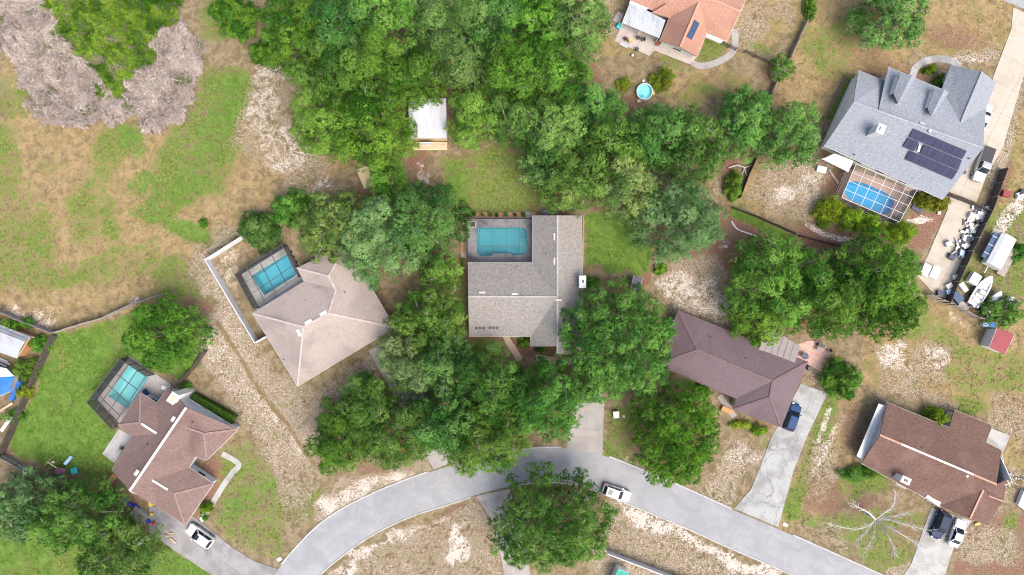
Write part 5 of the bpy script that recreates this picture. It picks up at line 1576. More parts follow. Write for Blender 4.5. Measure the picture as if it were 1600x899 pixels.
gs = House('green roofed outbuilding behind the white fence at the bottom edge',
  dict(a=(966, 889, 2.2), b=(983, 896, 2.2), c=(972, 925, 2.0), d=(952, 917, 2.0)), [('a', 'b', 'c', 'd')], ['a', 'b', 'c', 'd'], [], 'green_awning', 'white_paint', name='shed', inset=0.1, windows=False, th=0.08, cat='shed')
tb = House('lean to under a bright blue tarpaulin at the left edge',
  dict(a=(-40, 566, 2.4), b=(23, 588, 2.2), c=(16, 612, 1.6), d=(-50, 640, 1.6), e=(-40, 590, 2.5), e2=(21, 592, 2.25)), [('a', 'b', 'e2', 'e'), ('e', 'e2', 'c', 'd')], ['a', 'b', 'c', 'd'], [], 'blue_tarp', 'wood_grey', name='lean_to', inset=0.1, windows=False, th=0.04, cat='shelter')
MB().slab([P(-40, 564, 2.46), P(10, 576, 2.4), P(22.5, 588, 2.3), P(-38, 592, 2.62)], [(0, 1, 2, 3)], 0.03).build('tarp_patch', 'blue_tarp_pale', tb.root)

# ------------------------------------------------------------------ pools and their screen cages
def pool(label, outline, deck, basin_mat, water_mat, deck_mat, zdeck=0.06, depth=1.4, wl_=0.10):
    inner = [P(x, y).to_2d() for x, y in outline]
    if area2(inner) < 0:
        inner.reverse()
    outer = [P(x, y).to_2d() for x, y in deck]
    if area2(outer) < 0:
        outer.reverse()
    # deck with an opening
    bm = bmesh.new()
    es = []
    for ring in (outer, inner):
        vs = [bm.verts.new((p.x, p.y, zdeck)) for p in ring]
        es += [bm.edges.new((vs[i], vs[(i + 1) % len(vs)])) for i in range(len(vs))]
    bmesh.ops.triangle_fill(bm, edges=es, use_beauty=True)
    for f in bm.faces:
        if f.normal.z < 0:
            f.normal_flip()
    sk = [e for e in es[:len(outer)]]
    r = bmesh.ops.extrude_edge_only(bm, edges=sk)
    for v in r['geom']:
        if isinstance(v, bmesh.types.BMVert):
            v.co.z = -0.06
    me = bpy.data.meshes.new('pool_deck')
    bm.to_mesh(me); bm.free()
    me.materials.append(MAT[deck_mat])
    o = structure(bpy.data.objects.new('pool_deck', me))
    COL.objects.link(o)
    FOOTPRINTS.append([(p.x, p.y) for p in outer])
    c = sum(inner, Vector((0, 0))) / len(inner)
    root = empty('swimming_pool', (c.x, c.y, 0), 0, label, 'pool')
    n = len(inner)
    floor = inset_poly(inner, 0.25)
    xs_ = [p.x for p in floor]
    vs = [(p.x, p.y, zdeck - 0.004) for p in inner] + [(p.x, p.y, -depth * (0.65 + 0.7 * (max(xs_) - p.x) / (max(xs_) - min(xs_)))) for p in floor]
    fs = [(i, n + i, n + (i + 1) % n, (i + 1) % n) for i in range(n)] + [tuple(range(n, 2 * n))]
    MB().add(vs, fs).build('basin', basin_mat, root)
    MB().add([(p.x, p.y, zdeck - wl_) for p in inset_poly(inner, 0.004)], [tuple(range(n))]).build('water', water_mat, root)
    inn, out = inset_poly(inner, 0.03), inset_poly(inner, -0.22)
    vs = [(p.x, p.y, zdeck + 0.03) for p in inn] + [(p.x, p.y, zdeck + 0.025) for p in out] + [(p.x, p.y, zdeck - 0.03) for p in inn] + [(p.x, p.y, zdeck - 0.0) for p in out]
    fs = []
    for i in range(n):
        j = (i + 1) % n
        fs += [(i, j, n + j, n + i), (2 * n + i, 2 * n + j, j, i), (n + i, n + j, 3 * n + j, 3 * n + i)]
    MB().add(vs, fs).build('coping', deck_mat, root)
    return root
pA = pool('teal swimming pool with clipped corners beside the grey tan roof', POOL_A, [(729, 341.5), (833, 341.5), (833, 411), (730, 411)], 'pool_plaster', 'water_teal', 'paver_slate')
sp0 = P(733, 346); sp1 = P(744, 356)
for k_ in range(3):
    st_ = MB().prism([P(812 + 4 * k_, 372 + 5 * k_).to_2d(), P(822.8, 372 + 5 * k_).to_2d(), P(822.8, 391.5).to_2d(), P(817.6, 397.6).to_2d(), P(812 + 4 * k_, 397.8 - 2.6 * k_).to_2d()], -1.0, -0.75 + 0.25 * k_)
    st_.build('step', 'pool_plaster_pale', pA)
s_ = MB().box(sp0.x, sp1.x, sp1.y, sp0.y, 0.06, 0.45).build('spa', 'stone', pA)
MB().box(sp0.x + .15, sp1.x - .15, sp1.y + .12, sp0.y - .12, 0.452, 0.47).build('spa_cover', 'black_plastic', s_)
pB = pool('blue swimming pool of the beige hip house', POOL_B, [(376.5, 429), (449.5, 383), (475, 437), (470, 450), (403, 490)], 'pool_plaster', 'water_blue', 'concrete_pale')
pC = pool('pale turquoise swimming pool of the brown house', POOL_C, [(150, 624), (202, 556), (268, 601), (255, 625), (245, 632), (222, 618), (188, 668)], 'pool_plaster_pale', 'water_pale', 'concrete_path')
pF = pool('rounded deep blue swimming pool under the white screened cage', POOL_F, [(1322, 262), (1425, 296), (1395, 352), (1304, 314)], 'pool_plaster_deep', 'water_deep', 'paver_brown')

def cage(label, cs, h, nu, nv, walls, frame, scr, wscr, w=0.09):
    """flat topped screen enclosure on four ground corners; walls lists the open sides 0..3"""
    c = [P(*q) if len(q) == 2 else Vector(q) for q in cs]
    ctr = sum(c, Vector()) / 4
    root = empty('pool_cage', (ctr.x, ctr.y, 0), 0, label, 'screen cage')
    z = Vector((0, 0, h))
    pt = lambda u, v: c[0].lerp(c[1], u).lerp(c[3].lerp(c[2], u), v) + z
    for i in range(nu + 1):
        MB().bar(pt(i / nu, 0), pt(i / nu, 1), w, w * 1.3).build('roof_beam', frame, root)
    for j in range(nv + 1):
        MB().bar(pt(0, j / nv) + Vector((0, 0, .004)), pt(1, j / nv) + Vector((0, 0, .004)), w * .9, w * 1.1).build('roof_beam', frame, root)
    for i in range(nu):
        for j in range(nv):
            q = [pt(i / nu, j / nv), pt((i + 1) / nu, j / nv), pt((i + 1) / nu, (j + 1) / nv), pt(i / nu, (j + 1) / nv)]
            MB().add([p + Vector((0, 0, -.02)) for p in q], [(0, 1, 2, 3)]).build('screen', scr, root)
    for s in walls:
        a, b = c[s], c[(s + 1) % 4]
        n = (nu, nv)[s % 2]
        for k in range(n + 1):
            p = a.lerp(b, k / n)
            MB().bar(p, p + z, w, w, up=(b - a)).build('post', frame, root)
        MB().bar(a + Vector((0, 0, 0.9)), b + Vector((0, 0, 0.9)), w * .8, w * .8).build('rail', frame, root)
        MB().bar(a + Vector((0, 0, 0.08)), b + Vector((0, 0, 0.08)), w * .8, w * .8).build('rail', frame, root)
        for k in range(n):
            p, q = a.lerp(b, k / n), a.lerp(b, (k + 1) / n)
            MB().add([p + Vector((0, 0, .1)), q + Vector((0, 0, .1)), q + z * .97, p + z * .97], [(0, 1, 2, 3)]).build('screen', wscr, root)
    return root
cage('dark framed flat screen enclosure over the teal pool', [(730, 342.5), (831.5, 342.5), (831.5, 409), (731, 409)], 2.6, 5, 3, (0, 3), 'bronze_frame', 'screen_dark', 'screen_wall', 0.05)
cage('dark framed screen enclosure over the blue pool by the white fence', [(377, 429), (449.5, 384), (474, 433), (405, 481)], 2.65, 4, 3, (0, 1, 3), 'bronze_frame', 'screen_dark', 'screen_wall')
cage('dark framed screen enclosure over the pale pool by the lawn', [(189, 665), (152, 624.5), (202, 558.5), (242, 585)], 2.65, 3, 4, (0, 1, 2), 'bronze_frame', 'screen_dark', 'screen_wall')
cage('white framed screen enclosure over the deep blue pool', [(1323, 262), (1416, 300), (1389, 350), (1301, 313)], 2.9, 6, 4, (1, 2, 3), 'white_frame', 'screen_pale', 'screen_wall', 0.055)
# ------------------------------------------------------------------ fences (panel by panel)
def fence(label, pts, h, mat, kind='board', seg=2.4, post='wood_dark', gaps=0.03):
    """fence along ground points (pixels at ground level)"""
    c = [P(x, y) for x, y in pts]
    mid = c[len(c) // 2]
    root = empty('fence', (c[0].x, c[0].y, 0), 0, label, 'fence')
    rs = random.Random(len(label))
    for a, b in zip(c[:-1], c[1:]):
        L = (b - a).length
        n = max(1, round(L / seg))
        d = (b - a).normalized()
        for k in range(n):
            p, q = a + d * (L * k / n + 0.06), a + d * (L * (k + 1) / n - 0.06)
            hh = h + (rs.uniform(-0.05, 0.03) if kind == 'board' else 0)
            if kind == 'wire':
                m = MB()
                for z in (0.35, 0.7, 1.05, h - 0.03):
                    m.tube([p - d * .06 + Vector((0, 0, z)), q + d * .06 + Vector((0, 0, z))], 0.014 if z < h - .1 else 0.03, 4)
                m2 = m.build('wire_panel', mat, root)
                m2['kind'] = 'stuff'
            elif kind == 'rail':
                for z in (0.4, 0.8, h - 0.1):
                    MB().bar(p - d * .06 + Vector((0, 0, z)), q + d * .06 + Vector((0, 0, z)), 0.06, 0.13).build('rail', mat, root)
            else:
                lean = Vector((-d.y, d.x, 0)) * (rs.uniform(-0.07, 0.07) if kind == 'board' else 0)
                zz_ = Vector((0, 0, hh))
                t_ = Vector((-d.y, d.x, 0)) * 0.025
                pn = MB().add([p - t_, q - t_, q + t_, p + t_, p - t_ + zz_ + lean, q - t_ + zz_ + lean, q + t_ + zz_ + lean, p + t_ + zz_ + lean],
                              [(3, 2, 1, 0), (4, 5, 6, 7), (0, 1, 5, 4), (1, 2, 6, 5), (2, 3, 7, 6), (3, 0, 4, 7)]).build('panel', mat, root)
                if kind == 'vinyl':
                    MB().bar(p + Vector((0, 0, h + .03)), q + Vector((0, 0, h + .03)), 0.11, 0.08).build('cap_rail', mat, pn)
                else:
                    MB().bar(p + zz_ * .8 + lean * .8 + t_ * 2.2, q + zz_ * .8 + lean * .8 + t_ * 2.2, 0.05, 0.1).build('rail', post, pn)
                    MB().bar(p + zz_ * .25 + lean * .25 + t_ * 2.2, q + zz_ * .25 + lean * .25 + t_ * 2.2, 0.05, 0.1).build('rail', post, pn)
            pp = a + d * (L * k / n)
            MB().bar(pp, pp + Vector((0, 0, h + 0.07)), 0.11, 0.11, up=d).build('post', post, root)
        if b is c[-1]:
            MB().bar(b, b + Vector((0, 0, h + 0.07)), 0.11, 0.11, up=d).build('post', post, root)
    return root
# ground line of a fence from its top edge in the picture
def base_of(pts, h):
    return [(800 + P(x, y, h).x * SC, 449.5 - P(x, y, h).y * SC) for x, y in pts]
fence('white vinyl fence angled round the left side of the caged blue pool', base_of([(377, 370), (320, 406), (398, 536), (414, 526.5)], 1.9), 1.9, 'white_vinyl', 'vinyl', 2.4, 'white_vinyl')
fence('weathered board fence along the top of the fenced green lawn', base_of([(-30, 478), (78, 521), (160, 496), (205, 475), (258, 457)], 1.7), 1.7, 'wood_grey', 'board', 2.4, 'wood_grey')
fence('dark board fence running down the left side of the green lawn', base_of([(77, 526), (52, 580), (35, 620), (0, 700), (-6, 713)], 1.8), 1.8, 'wood_dark', 'board', 2.4, 'wood_dark')
fence('grey board fence below the green lawn at the left edge', base_of([(-30, 700), (20, 728), (64, 757), (110, 785)], 1.8), 1.8, 'wood_grey', 'board', 2.4, 'wood_dark')
fence('low board fence between the caged pale pool and the sandy strip', base_of([(318, 550), (300, 574), (280, 598)], 1.5), 1.5, 'wood_dark', 'board', 2.2)
fence('white fence at the bottom edge below the huge oak', base_of([(950, 866), (1000, 885), (1050, 904), (1120, 932)], 1.8), 1.8, 'white_vinyl', 'vinyl', 2.4, 'white_vinyl')
fence('brown board fence between the two yards above the plum house', base_of([(1148, 324), (1190, 340), (1252, 368), (1330, 388)], 1.3), 1.3, 'wood_dark', 'board', 2.4)
fence('thin fence right of the oak belt beside the dry strip', base_of([(1186, 240), (1172, 270), (1158, 308)], 1.3), 1.3, 'wood_dark', 'board', 2.2)
fence('grey board fence leading down from the top edge by the dry yard', base_of([(1264, 30), (1250, 60), (1237, 88)], 1.4), 1.4, 'wood_grey', 'board', 2.4)
fence('short grey board fence below the small round tree', base_of([(1216, 125), (1200, 165)], 1.4), 1.4, 'wood_grey', 'board', 2.4)
fence('dark rail gate by the end of the curved walk', base_of([(1166, 78), (1182, 86), (1206, 97)], 1.2), 1.2, 'wood_dark', 'rail', 2.0)
fence('black rail gate across the curved walk of the terracotta house', base_of([(1130, 65), (1152, 75)], 1.3), 1.3, 'trim_dark', 'rail', 1.2, 'trim_dark')
fence('brown plank gate fence across the cream driveway', base_of([(1488, 303), (1520, 315), (1551, 329)], 1.7), 1.7, 'wood_dark', 'board', 2.2)
fence('brown board fence along the right of the scrap lined driveway', base_of([(1576, 262), (1552, 329), (1521, 392), (1500, 440), (1486, 474)], 1.8), 1.8, 'wood_dark', 'board', 2.4, 'wood_grey')
fence('board fence with pale patches at the bottom of the boat yard', base_of([(1455, 460), (1492, 476), (1530, 496), (1546, 500)], 1.6), 1.6, 'wood_grey', 'board', 2.2)
fence('wire fence slanting across the dry strip to the pale platform', base_of([(490, 300), (520, 280), (552, 262)], 1.2), 1.2, 'steel', 'wire', 3.0, 'grey_metal')
fence('wire fence from the round shrub to the red brown house', base_of([(1350, 605), (1372, 618), (1385, 628)], 1.2), 1.2, 'steel', 'wire', 2.5, 'grey_metal')
fence('low timber edging left of the blue grey house', base_of([(1322, 118), (1305, 150), (1288, 185)], 0.35), 0.35, 'wood_grey', 'board', 2.4)

# ------------------------------------------------------------------ vehicles
def spin(m, loc, rz):
    return m
def car(label, px, py, ang, L, W, Ht, paint, kind='suv', sunroof=None, z0=0.05, name='parked_car', cat='car'):
    """ang: picture heading of the nose in degrees, anticlockwise from right"""
    c = P(px, py, 0.9)
    root = empty(name, (c.x, c.y, z0), math.radians(ang), label, cat, 'parked vehicles')
    hl, hw = L / 2, W / 2
    belt = Ht * (0.58 if kind != 'sedan' else 0.62)
    # lower body, lofted nose to tail
    sec = [(-hl, .80, .42, belt * .80), (-hl + .08, .92, .32, belt * .96), (-hl + .35, .985, .26, belt), (-hl * .45, 1.0, .24, belt), (0, 1.0, .24, belt), (hl * .38, 1.0, .24, belt * .985),
           (hl * .62, .985, .25, belt * .93), (hl - .32, .94, .28, belt * .86), (hl - .08, .82, .34, belt * .74), (hl, .66, .42, belt * .6)]
    if kind == 'pickup':
        sec = [(x, a, b, belt if x < hl * .3 else d) for x, a, b, d in sec]
    m = MB()
    n = 12
    for x, w, zb_, zt_ in sec:
        y = hw * w
        ring = [(-y * .82, zb_), (-y * .97, zb_ + .10), (-y, (zb_ + zt_) * .5), (-y * .97, zt_ - .13), (-y * .88, zt_ - .035), (-y * .6, zt_), (y * .6, zt_), (y * .88, zt_ - .035), (y * .97, zt_ - .13), (y, (zb_ + zt_) * .5), (y * .97, zb_ + .10), (y * .82, zb_)]
        m.v += [(x, q, r) for q, r in ring]
    for i in range(len(sec) - 1):
        for k in range(n):
            a, b = i * n + k, i * n + (k + 1) % n
            m.f.append((a, b, b + n, a + n))
    m.f.append(tuple(range(n))); m.f.append(tuple(len(m.v) - 1 - k for k in range(n)))
    # cabin
    if kind == 'suv':
        x4, x3, x2, x1 = -hl + .12, -hl + .55, hl * .12, hl * .45
    elif kind == 'sedan':
        x4, x3, x2, x1 = -hl + .55, -hl * .42, hl * .05, hl * .42
    else:
        x4, x3, x2, x1 = -hl * .12, -hl * .05, hl * .28, hl * .50
    wb, wr = hw * .90, hw * .70
    zb_, zt_ = belt - .04, Ht
    cab = [(x4, -wb, zb_), (x1, -wb * .95, zb_), (x1, wb * .95, zb_), (x4, wb, zb_), (x3, -wr, zt_ - .03), (x2, -wr * .97, zt_ - .03), (x2, wr * .97, zt_ - .03), (x3, wr, zt_ - .03)]
    b = len(m.v)
    m.v += cab + [(x3 + .12, -wr * .7, zt_), (x2 - .12, -wr * .68, zt_), (x2 - .12, wr * .68, zt_), (x3 + .12, wr * .7, zt_)]
    m.f += [tuple(b + i for i in f) for f in ((0, 1, 5, 4), (1, 2, 6, 5), (2, 3, 7, 6), (3, 0, 4, 7), (4, 5, 9, 8), (5, 6, 10, 9), (6, 7, 11, 10), (7, 4, 8, 11), (8, 9, 10, 11))]
    body = m.build('body', paint, root, local=True)
    V = [Vector(q) for q in cab]
    def glass(nm, i, j, k, l, ins):
        a, b_, c_, d_ = V[i], V[j], V[k], V[l]
        nr = (b_ - a).cross(d_ - a).normalized()
        cen = (a + b_ + c_ + d_) / 4
        if nr.dot(cen - Vector((0, 0, Ht * .6))) < 0:
            nr = -nr
        f = lambda u, v: a.lerp(b_, u).lerp(d_.lerp(c_, u), v) + nr * .012
        q = [f(ins[0], ins[2]), f(1 - ins[1], ins[2]), f(1 - ins[1], 1 - ins[3]), f(ins[0], 1 - ins[3])]
        return MB().add(q + [p - nr * .008 for p in q], [(0, 1, 2, 3), (7, 6, 5, 4), (0, 4, 5, 1), (1, 5, 6, 2), (2, 6, 7, 3), (3, 7, 4, 0)]).build(nm, 'car_glass', root, local=True)
    glass('windshield', 1, 2, 6, 5, (.06, .06, .08, .06))
    glass('rear_window', 3, 0, 4, 7, (.09, .09, .12, .1))
    for (i, j, k, l) in ((0, 1, 5, 4), (2, 3, 7, 6)):
        glass('side_window', i, j, k, l, (.07, .5, .14, .1))
        glass('side_window', i, j, k, l, (.53, .08, .14, .1))
    if sunroof:
        xa, xb = sunroof
        MB().box(xa, xb, -wr * .62, wr * .62, zt_ - .01, zt_ + .012).build('sunroof', 'car_glass', root, local=True)
    if kind == 'pickup':
        MB().box(-hl + .06, x4 - .05, -hw * .86, hw * .86, belt - .02, belt + .06).build('bed_cover', 'black_plastic', root, local=True)
    for x in (-hl * .60, hl * .62):
        for s in (-1, 1):
            r = .35 if kind != 'pickup' else .39
            t_ = MB()
            pts = []
            for k in range(14):
                a_ = 2 * math.pi * k / 14
                pts.append((math.cos(a_), math.sin(a_)))
            prof = [(s * (hw - .22), r * .55), (s * (hw - .22), r * .93), (s * (hw - .19), r), (s * (hw - .02), r), (s * (hw + .01), r * .93), (s * (hw + .012), r * .62)]
            for y, rr in prof:
                t_.v += [(x + rr * a_, y, .0 + r + rr * b_ - .0) for a_, b_ in pts]
            for q in range(len(prof) - 1):
                for k in range(14):
                    a_, b_ = q * 14 + k, q * 14 + (k + 1) % 14
                    t_.f.append((a_, b_, b_ + 14, a_ + 14))
            ty = t_.build('wheel', 'rubber', root, local=True)
            rm = MB()
            rm.v += [(x + r * .62 * a_, s * (hw + .005), r + r * .62 * b_) for a_, b_ in pts] + [(x, s * (hw - .05), r)]
            rm.f += [(k, (k + 1) % 14, 14) for k in range(14)]
            rm.build('rim', 'steel', ty, local=True)
    for s in (-1, 1):
        MB().box(hl - .22, hl - .03, s * hw * .62 - .16, s * hw * .62 + .16, belt * .62, belt * .78).build('headlight', 'white_vinyl', root, local=True)
        MB().box(-hl - .01, -hl + .12, s * hw * .74 - .12, s * hw * .74 + .12, belt * .70, belt * .88).build('tail_light', 'red_plastic', root, local=True)
        MB().box(x1 - .38, x1 - .2, s * (hw + .08) - .1, s * (hw + .08) + .1, belt - .02, belt + .14).build('mirror', paint, root, local=True)
    return root
car('white car parked against the lower edge of the road', 963.5, 771, -19, 4.5, 1.85, 1.6, 'paint_white', 'suv', (-1.5, -.75), z0=0.06)
car('white car with a dark sunroof on the grey driveway of the brown house', 312, 838, 145, 4.6, 1.9, 1.7, 'paint_white', 'suv', (-.15, .45))
car('dark blue car on the cracked driveway beside the plum roof', 1238.5, 652, 70, 4.4, 1.85, 1.75, 'paint_blue', 'suv')
car('black car under the red brown house garage, left of the white car', 1470, 821, 249, 4.5, 1.9, 1.75, 'paint_black', 'suv')
car('white sedan right of the black car, below the red brown roof', 1497, 834, 70, 4.4, 1.8, 1.45, 'paint_white', 'sedan')
car('silver pickup truck with a black bed cover by the blue grey house', 1537.5, 257, 250, 5.6, 2.0, 1.85, 'paint_silver', 'pickup', name='pickup_truck', cat='truck')
car('white car half hidden under the right eave of the blue grey house', 1538, 183, 70, 4.4, 1.8, 1.5, 'paint_white', 'sedan')

# ------------------------------------------------------------------ boats, trailers and yard things on the right
def boat(label, px, py, ang, L, W, console=True, mat='white_paint'):
    c = P(px, py, 0.8)
    root = empty('boat', (c.x, c.y, 0), math.radians(ang), label, 'boat', 'boats stored in the scrap yard')
    m = MB()
    st = [(-.5, .88), (-.3, .98), (0, 1.0), (.2, .86), (.36, .55), (.46, .24), (.5, .04)]
    n = 7
    for x, w in st:
        y = W / 2 * w
        ring = [(-y, 1.05), (-y * .94, .75), (-y * .6, .42), (0, .32), (y * .6, .42), (y * .94, .75), (y, 1.05)]
        m.v += [(x * L, a, b + (0.18 * max(0, x) * 2)) for a, b in ring]
    for i in range(len(st) - 1):
        for k in range(n - 1):
            a = i * n + k
            m.f.append((a, a + n, a + n + 1, a + 1))
    m.f.append(tuple(range(n)))
    m.build('hull', mat, root, local=True)
    d = MB()
    for x, w in st:
        y = W / 2 * w * .99
        z = 1.05 + .36 * max(0, x)
        d.v += [(x * L * .995, -y, z + .02), (x * L * .995, -y * .78, z + .05), (x * L * .97, -y * .74, z - (.25 if x < .25 else -.02)), (x * L * .97, y * .74, z - (.25 if x < .25 else -.02)), (x * L * .995, y * .78, z + .05), (x * L * .995, y, z + .02)]
    for i in range(len(st) - 1):
        for k in range(5):
            a = i * 6 + k
            d.f.append((a, a + 1, a + 7, a + 6))
    d.build('deck', 'white_vinyl', root, local=True)
    if console:
        MB().box(-.12 * L, .0 * L, -W * .2, W * .2, .8, 1.5).build('console', 'white_paint', root, local=True)
        MB().bar((.01 * L, -W * .2, 1.45), (.01 * L, W * .2, 1.45), .04, .4).build('windscreen', 'car_glass', root, local=True)
    for k in range(2):
        MB().box(-.38 * L + k * .16 * L, -.3 * L + k * .16 * L, -W * .28, W * .28, .8, 1.2).build('seat', 'cream_plastic', root, local=True)
    MB().box(-.56 * L, -.5 * L, -.16, .16, .5, 1.45).build('outboard_motor', 'grey_metal', root, local=True)
    for s in (-1, 1):
        MB().bar((-.42 * L, s * W * .3, .36), (.3 * L, s * W * .2, .36), .08, .1).build('trailer_rail', 'steel', root, local=True)
        tw_ = MB()
        for y in (-.1, .1):
            tw_.v += [(-.2 * L + .3 * math.cos(2 * math.pi * k / 12), s * W * .42 + y, .3 + .3 * math.sin(2 * math.pi * k / 12)) for k in range(12)]
        tw_.f += [(k, (k + 1) % 12, 12 + (k + 1) % 12, 12 + k) for k in range(12)] + [tuple(range(12)), tuple(reversed(range(12, 24)))]
        tw_.build('trailer_wheel', 'rubber', root, local=True)
boat('larger white boat on a trailer, the left one of the pair', 1533, 454, 58, 5.4, 2.1)
boat('smaller white boat lying right of the larger boat', 1551, 474, 60, 4.4, 1.7, False)

def local_box(name, label, cat, px, py, z, ang, w, l, h, mat, group=None, extra=None):
    """box like thing with a rim and lid so it reads as a crate or bin"""
    c = P(px, py, z + h)
    root = empty(name, (c.x, c.y, z), math.radians(ang), label, cat, group)
    m = MB().box(-w / 2, w / 2, -l / 2, l / 2, 0, h)
    m.build('body', mat, root, local=True, bevel=min(0.04, w * .1))
    MB().box(-w / 2 - .02, w / 2 + .02, -l / 2 - .02, l / 2 + .02, h, h + .05).build('lid', extra or mat, root, local=True)
    return root
# covered trailer
tr = empty('covered_trailer', P(1552, 394, 0), math.radians(62), 'white covered trailer with a rack on its left side', 'trailer')
m = MB()
for x in (-2.6, 2.6):
    m.v += [(x, -1.25, .55), (x, -1.25, 1.75), (x, -.7, 2.15), (x, .7, 2.15), (x, 1.25, 1.75), (x, 1.25, .55)]
m.f += [(k, (k + 1) % 6, 6 + (k + 1) % 6, 6 + k) for k in range(6)] + [tuple(reversed(range(6))), tuple(range(6, 12))]
m.build('body', 'white_paint', tr, local=True)
m = MB()
for x in (-1.2, 0.2, 1.6):
    MB().box(x - .04, x + .04, 1.28, 2.2, 1.5, 1.56).build('rack_bar', 'white_frame', tr, local=True)
MB().box(-2.0, 2.3, 1.3, 2.15, 1.35, 1.45).build('rack_bed', 'cover_blue', tr, local=True)
for x in (-1.6, 1.6):
    for y in (-1.1, 1.1):
        MB().tube([(x, y - .1, .33), (x, y + .1, .33)], .33, 12).build('wheel', 'rubber', tr, local=True)
MB().bar((-2.6, 0, .5), (-3.7, 0, .45), .1, .1).build('drawbar', 'steel', tr, local=True)
# flat weathered deck trailer right of it
dt = empty('flatbed_trailer', P(1569, 410, 0), math.radians(62), 'weathered grey flatbed trailer right of the white covered trailer', 'trailer')
for k in range(8):
    MB().box(-2.3, 2.3, -.66 + k * .165, -.66 + k * .165 + .15, .62, .68).build('plank', 'wood_grey', dt, local=True)
for s in (-.6, .6):
    MB().box(-2.2, 2.2, s - .05, s + .05, .5, .618).build('frame_rail', 'rust', dt, local=True)
for s in (-.75, .75):
    MB().tube([(0, s - .09, .31), (0, s + .09, .31)], .31, 12).build('wheel', 'rubber', dt, local=True)
local_box('storage_chest', 'white storage chest left of the larger boat', 'chest', 1524, 436, 0, 58, 1.7, 1.4, 1.0, 'white_paint')
local_box('storage_chest', 'pale green cover lying left of the white storage chest', 'cover', 1506, 449, 0, -55, 1.5, 0.7, 0.5, 'cream_plastic')
local_box('equipment_cover', 'dark blue tarpaulin bundle at the corner of the scrap yard fence', 'tarpaulin', 1497, 465, 0, 40, 1.2, 1.6, 0.6, 'cover_blue')
local_box('pallet_stack', 'flat stack of grey boards below the larger boat', 'boards', 1506, 478, 0, -28, 1.6, 1.0, 0.3, 'wood_grey')
local_box('white_cabinet', 'white cabinet half under the dark tree, the right one', 'cabinet', 1461, 426, 0, -25, 1.2, 1.8, 1.1, 'white_paint')
local_box('white_cabinet', 'white cabinet under the dark tree edge, the left one', 'cabinet', 1447, 422, 0, -25, 1.2, 1.8, 1.0, 'white_paint')
local_box('dark_cart', 'small dark cart with a pale side panel right of the boats', 'cart', 1586, 475, 0, 55, 1.0, 1.4, 0.7, 'black_plastic')
local_box('side_panel', 'pale panel leaning left of the small dark cart', 'panel', 1577, 473, 0, 55, 2.0, 0.5, 0.8, 'white_vinyl')
local_box('blue_barrel', 'blue drum above the small red shed, right one', 'drum', 1551, 508, 0, -5, 1.0, 0.75, 0.8, 'blue_plastic')
local_box('blue_barrel', 'pale blue drum above the small red shed, left one', 'drum', 1540.5, 507.5, 0, -5, 0.8, 0.6, 0.8, 'blue_tarp_pale')
local_box('red_bin', 'red box in the upper right corner yard', 'bin', 1574, 303, 0, -10, 1.2, 0.9, 0.7, 'red_roof')
for k, (x, y, a) in enumerate(((1593, 304, 20), (1598, 300, 60), (1594, 309, -20), (1600, 306, 10))):
    local_box('scrap_box', 'white scrap at the right edge beside the red box', 'scrap', x, y, 0.0 , a, 0.8, 0.6, 0.4 + 0.1 * k, 'white_paint' if k != 1 else 'black_plastic', 'white scrap beside the red box')

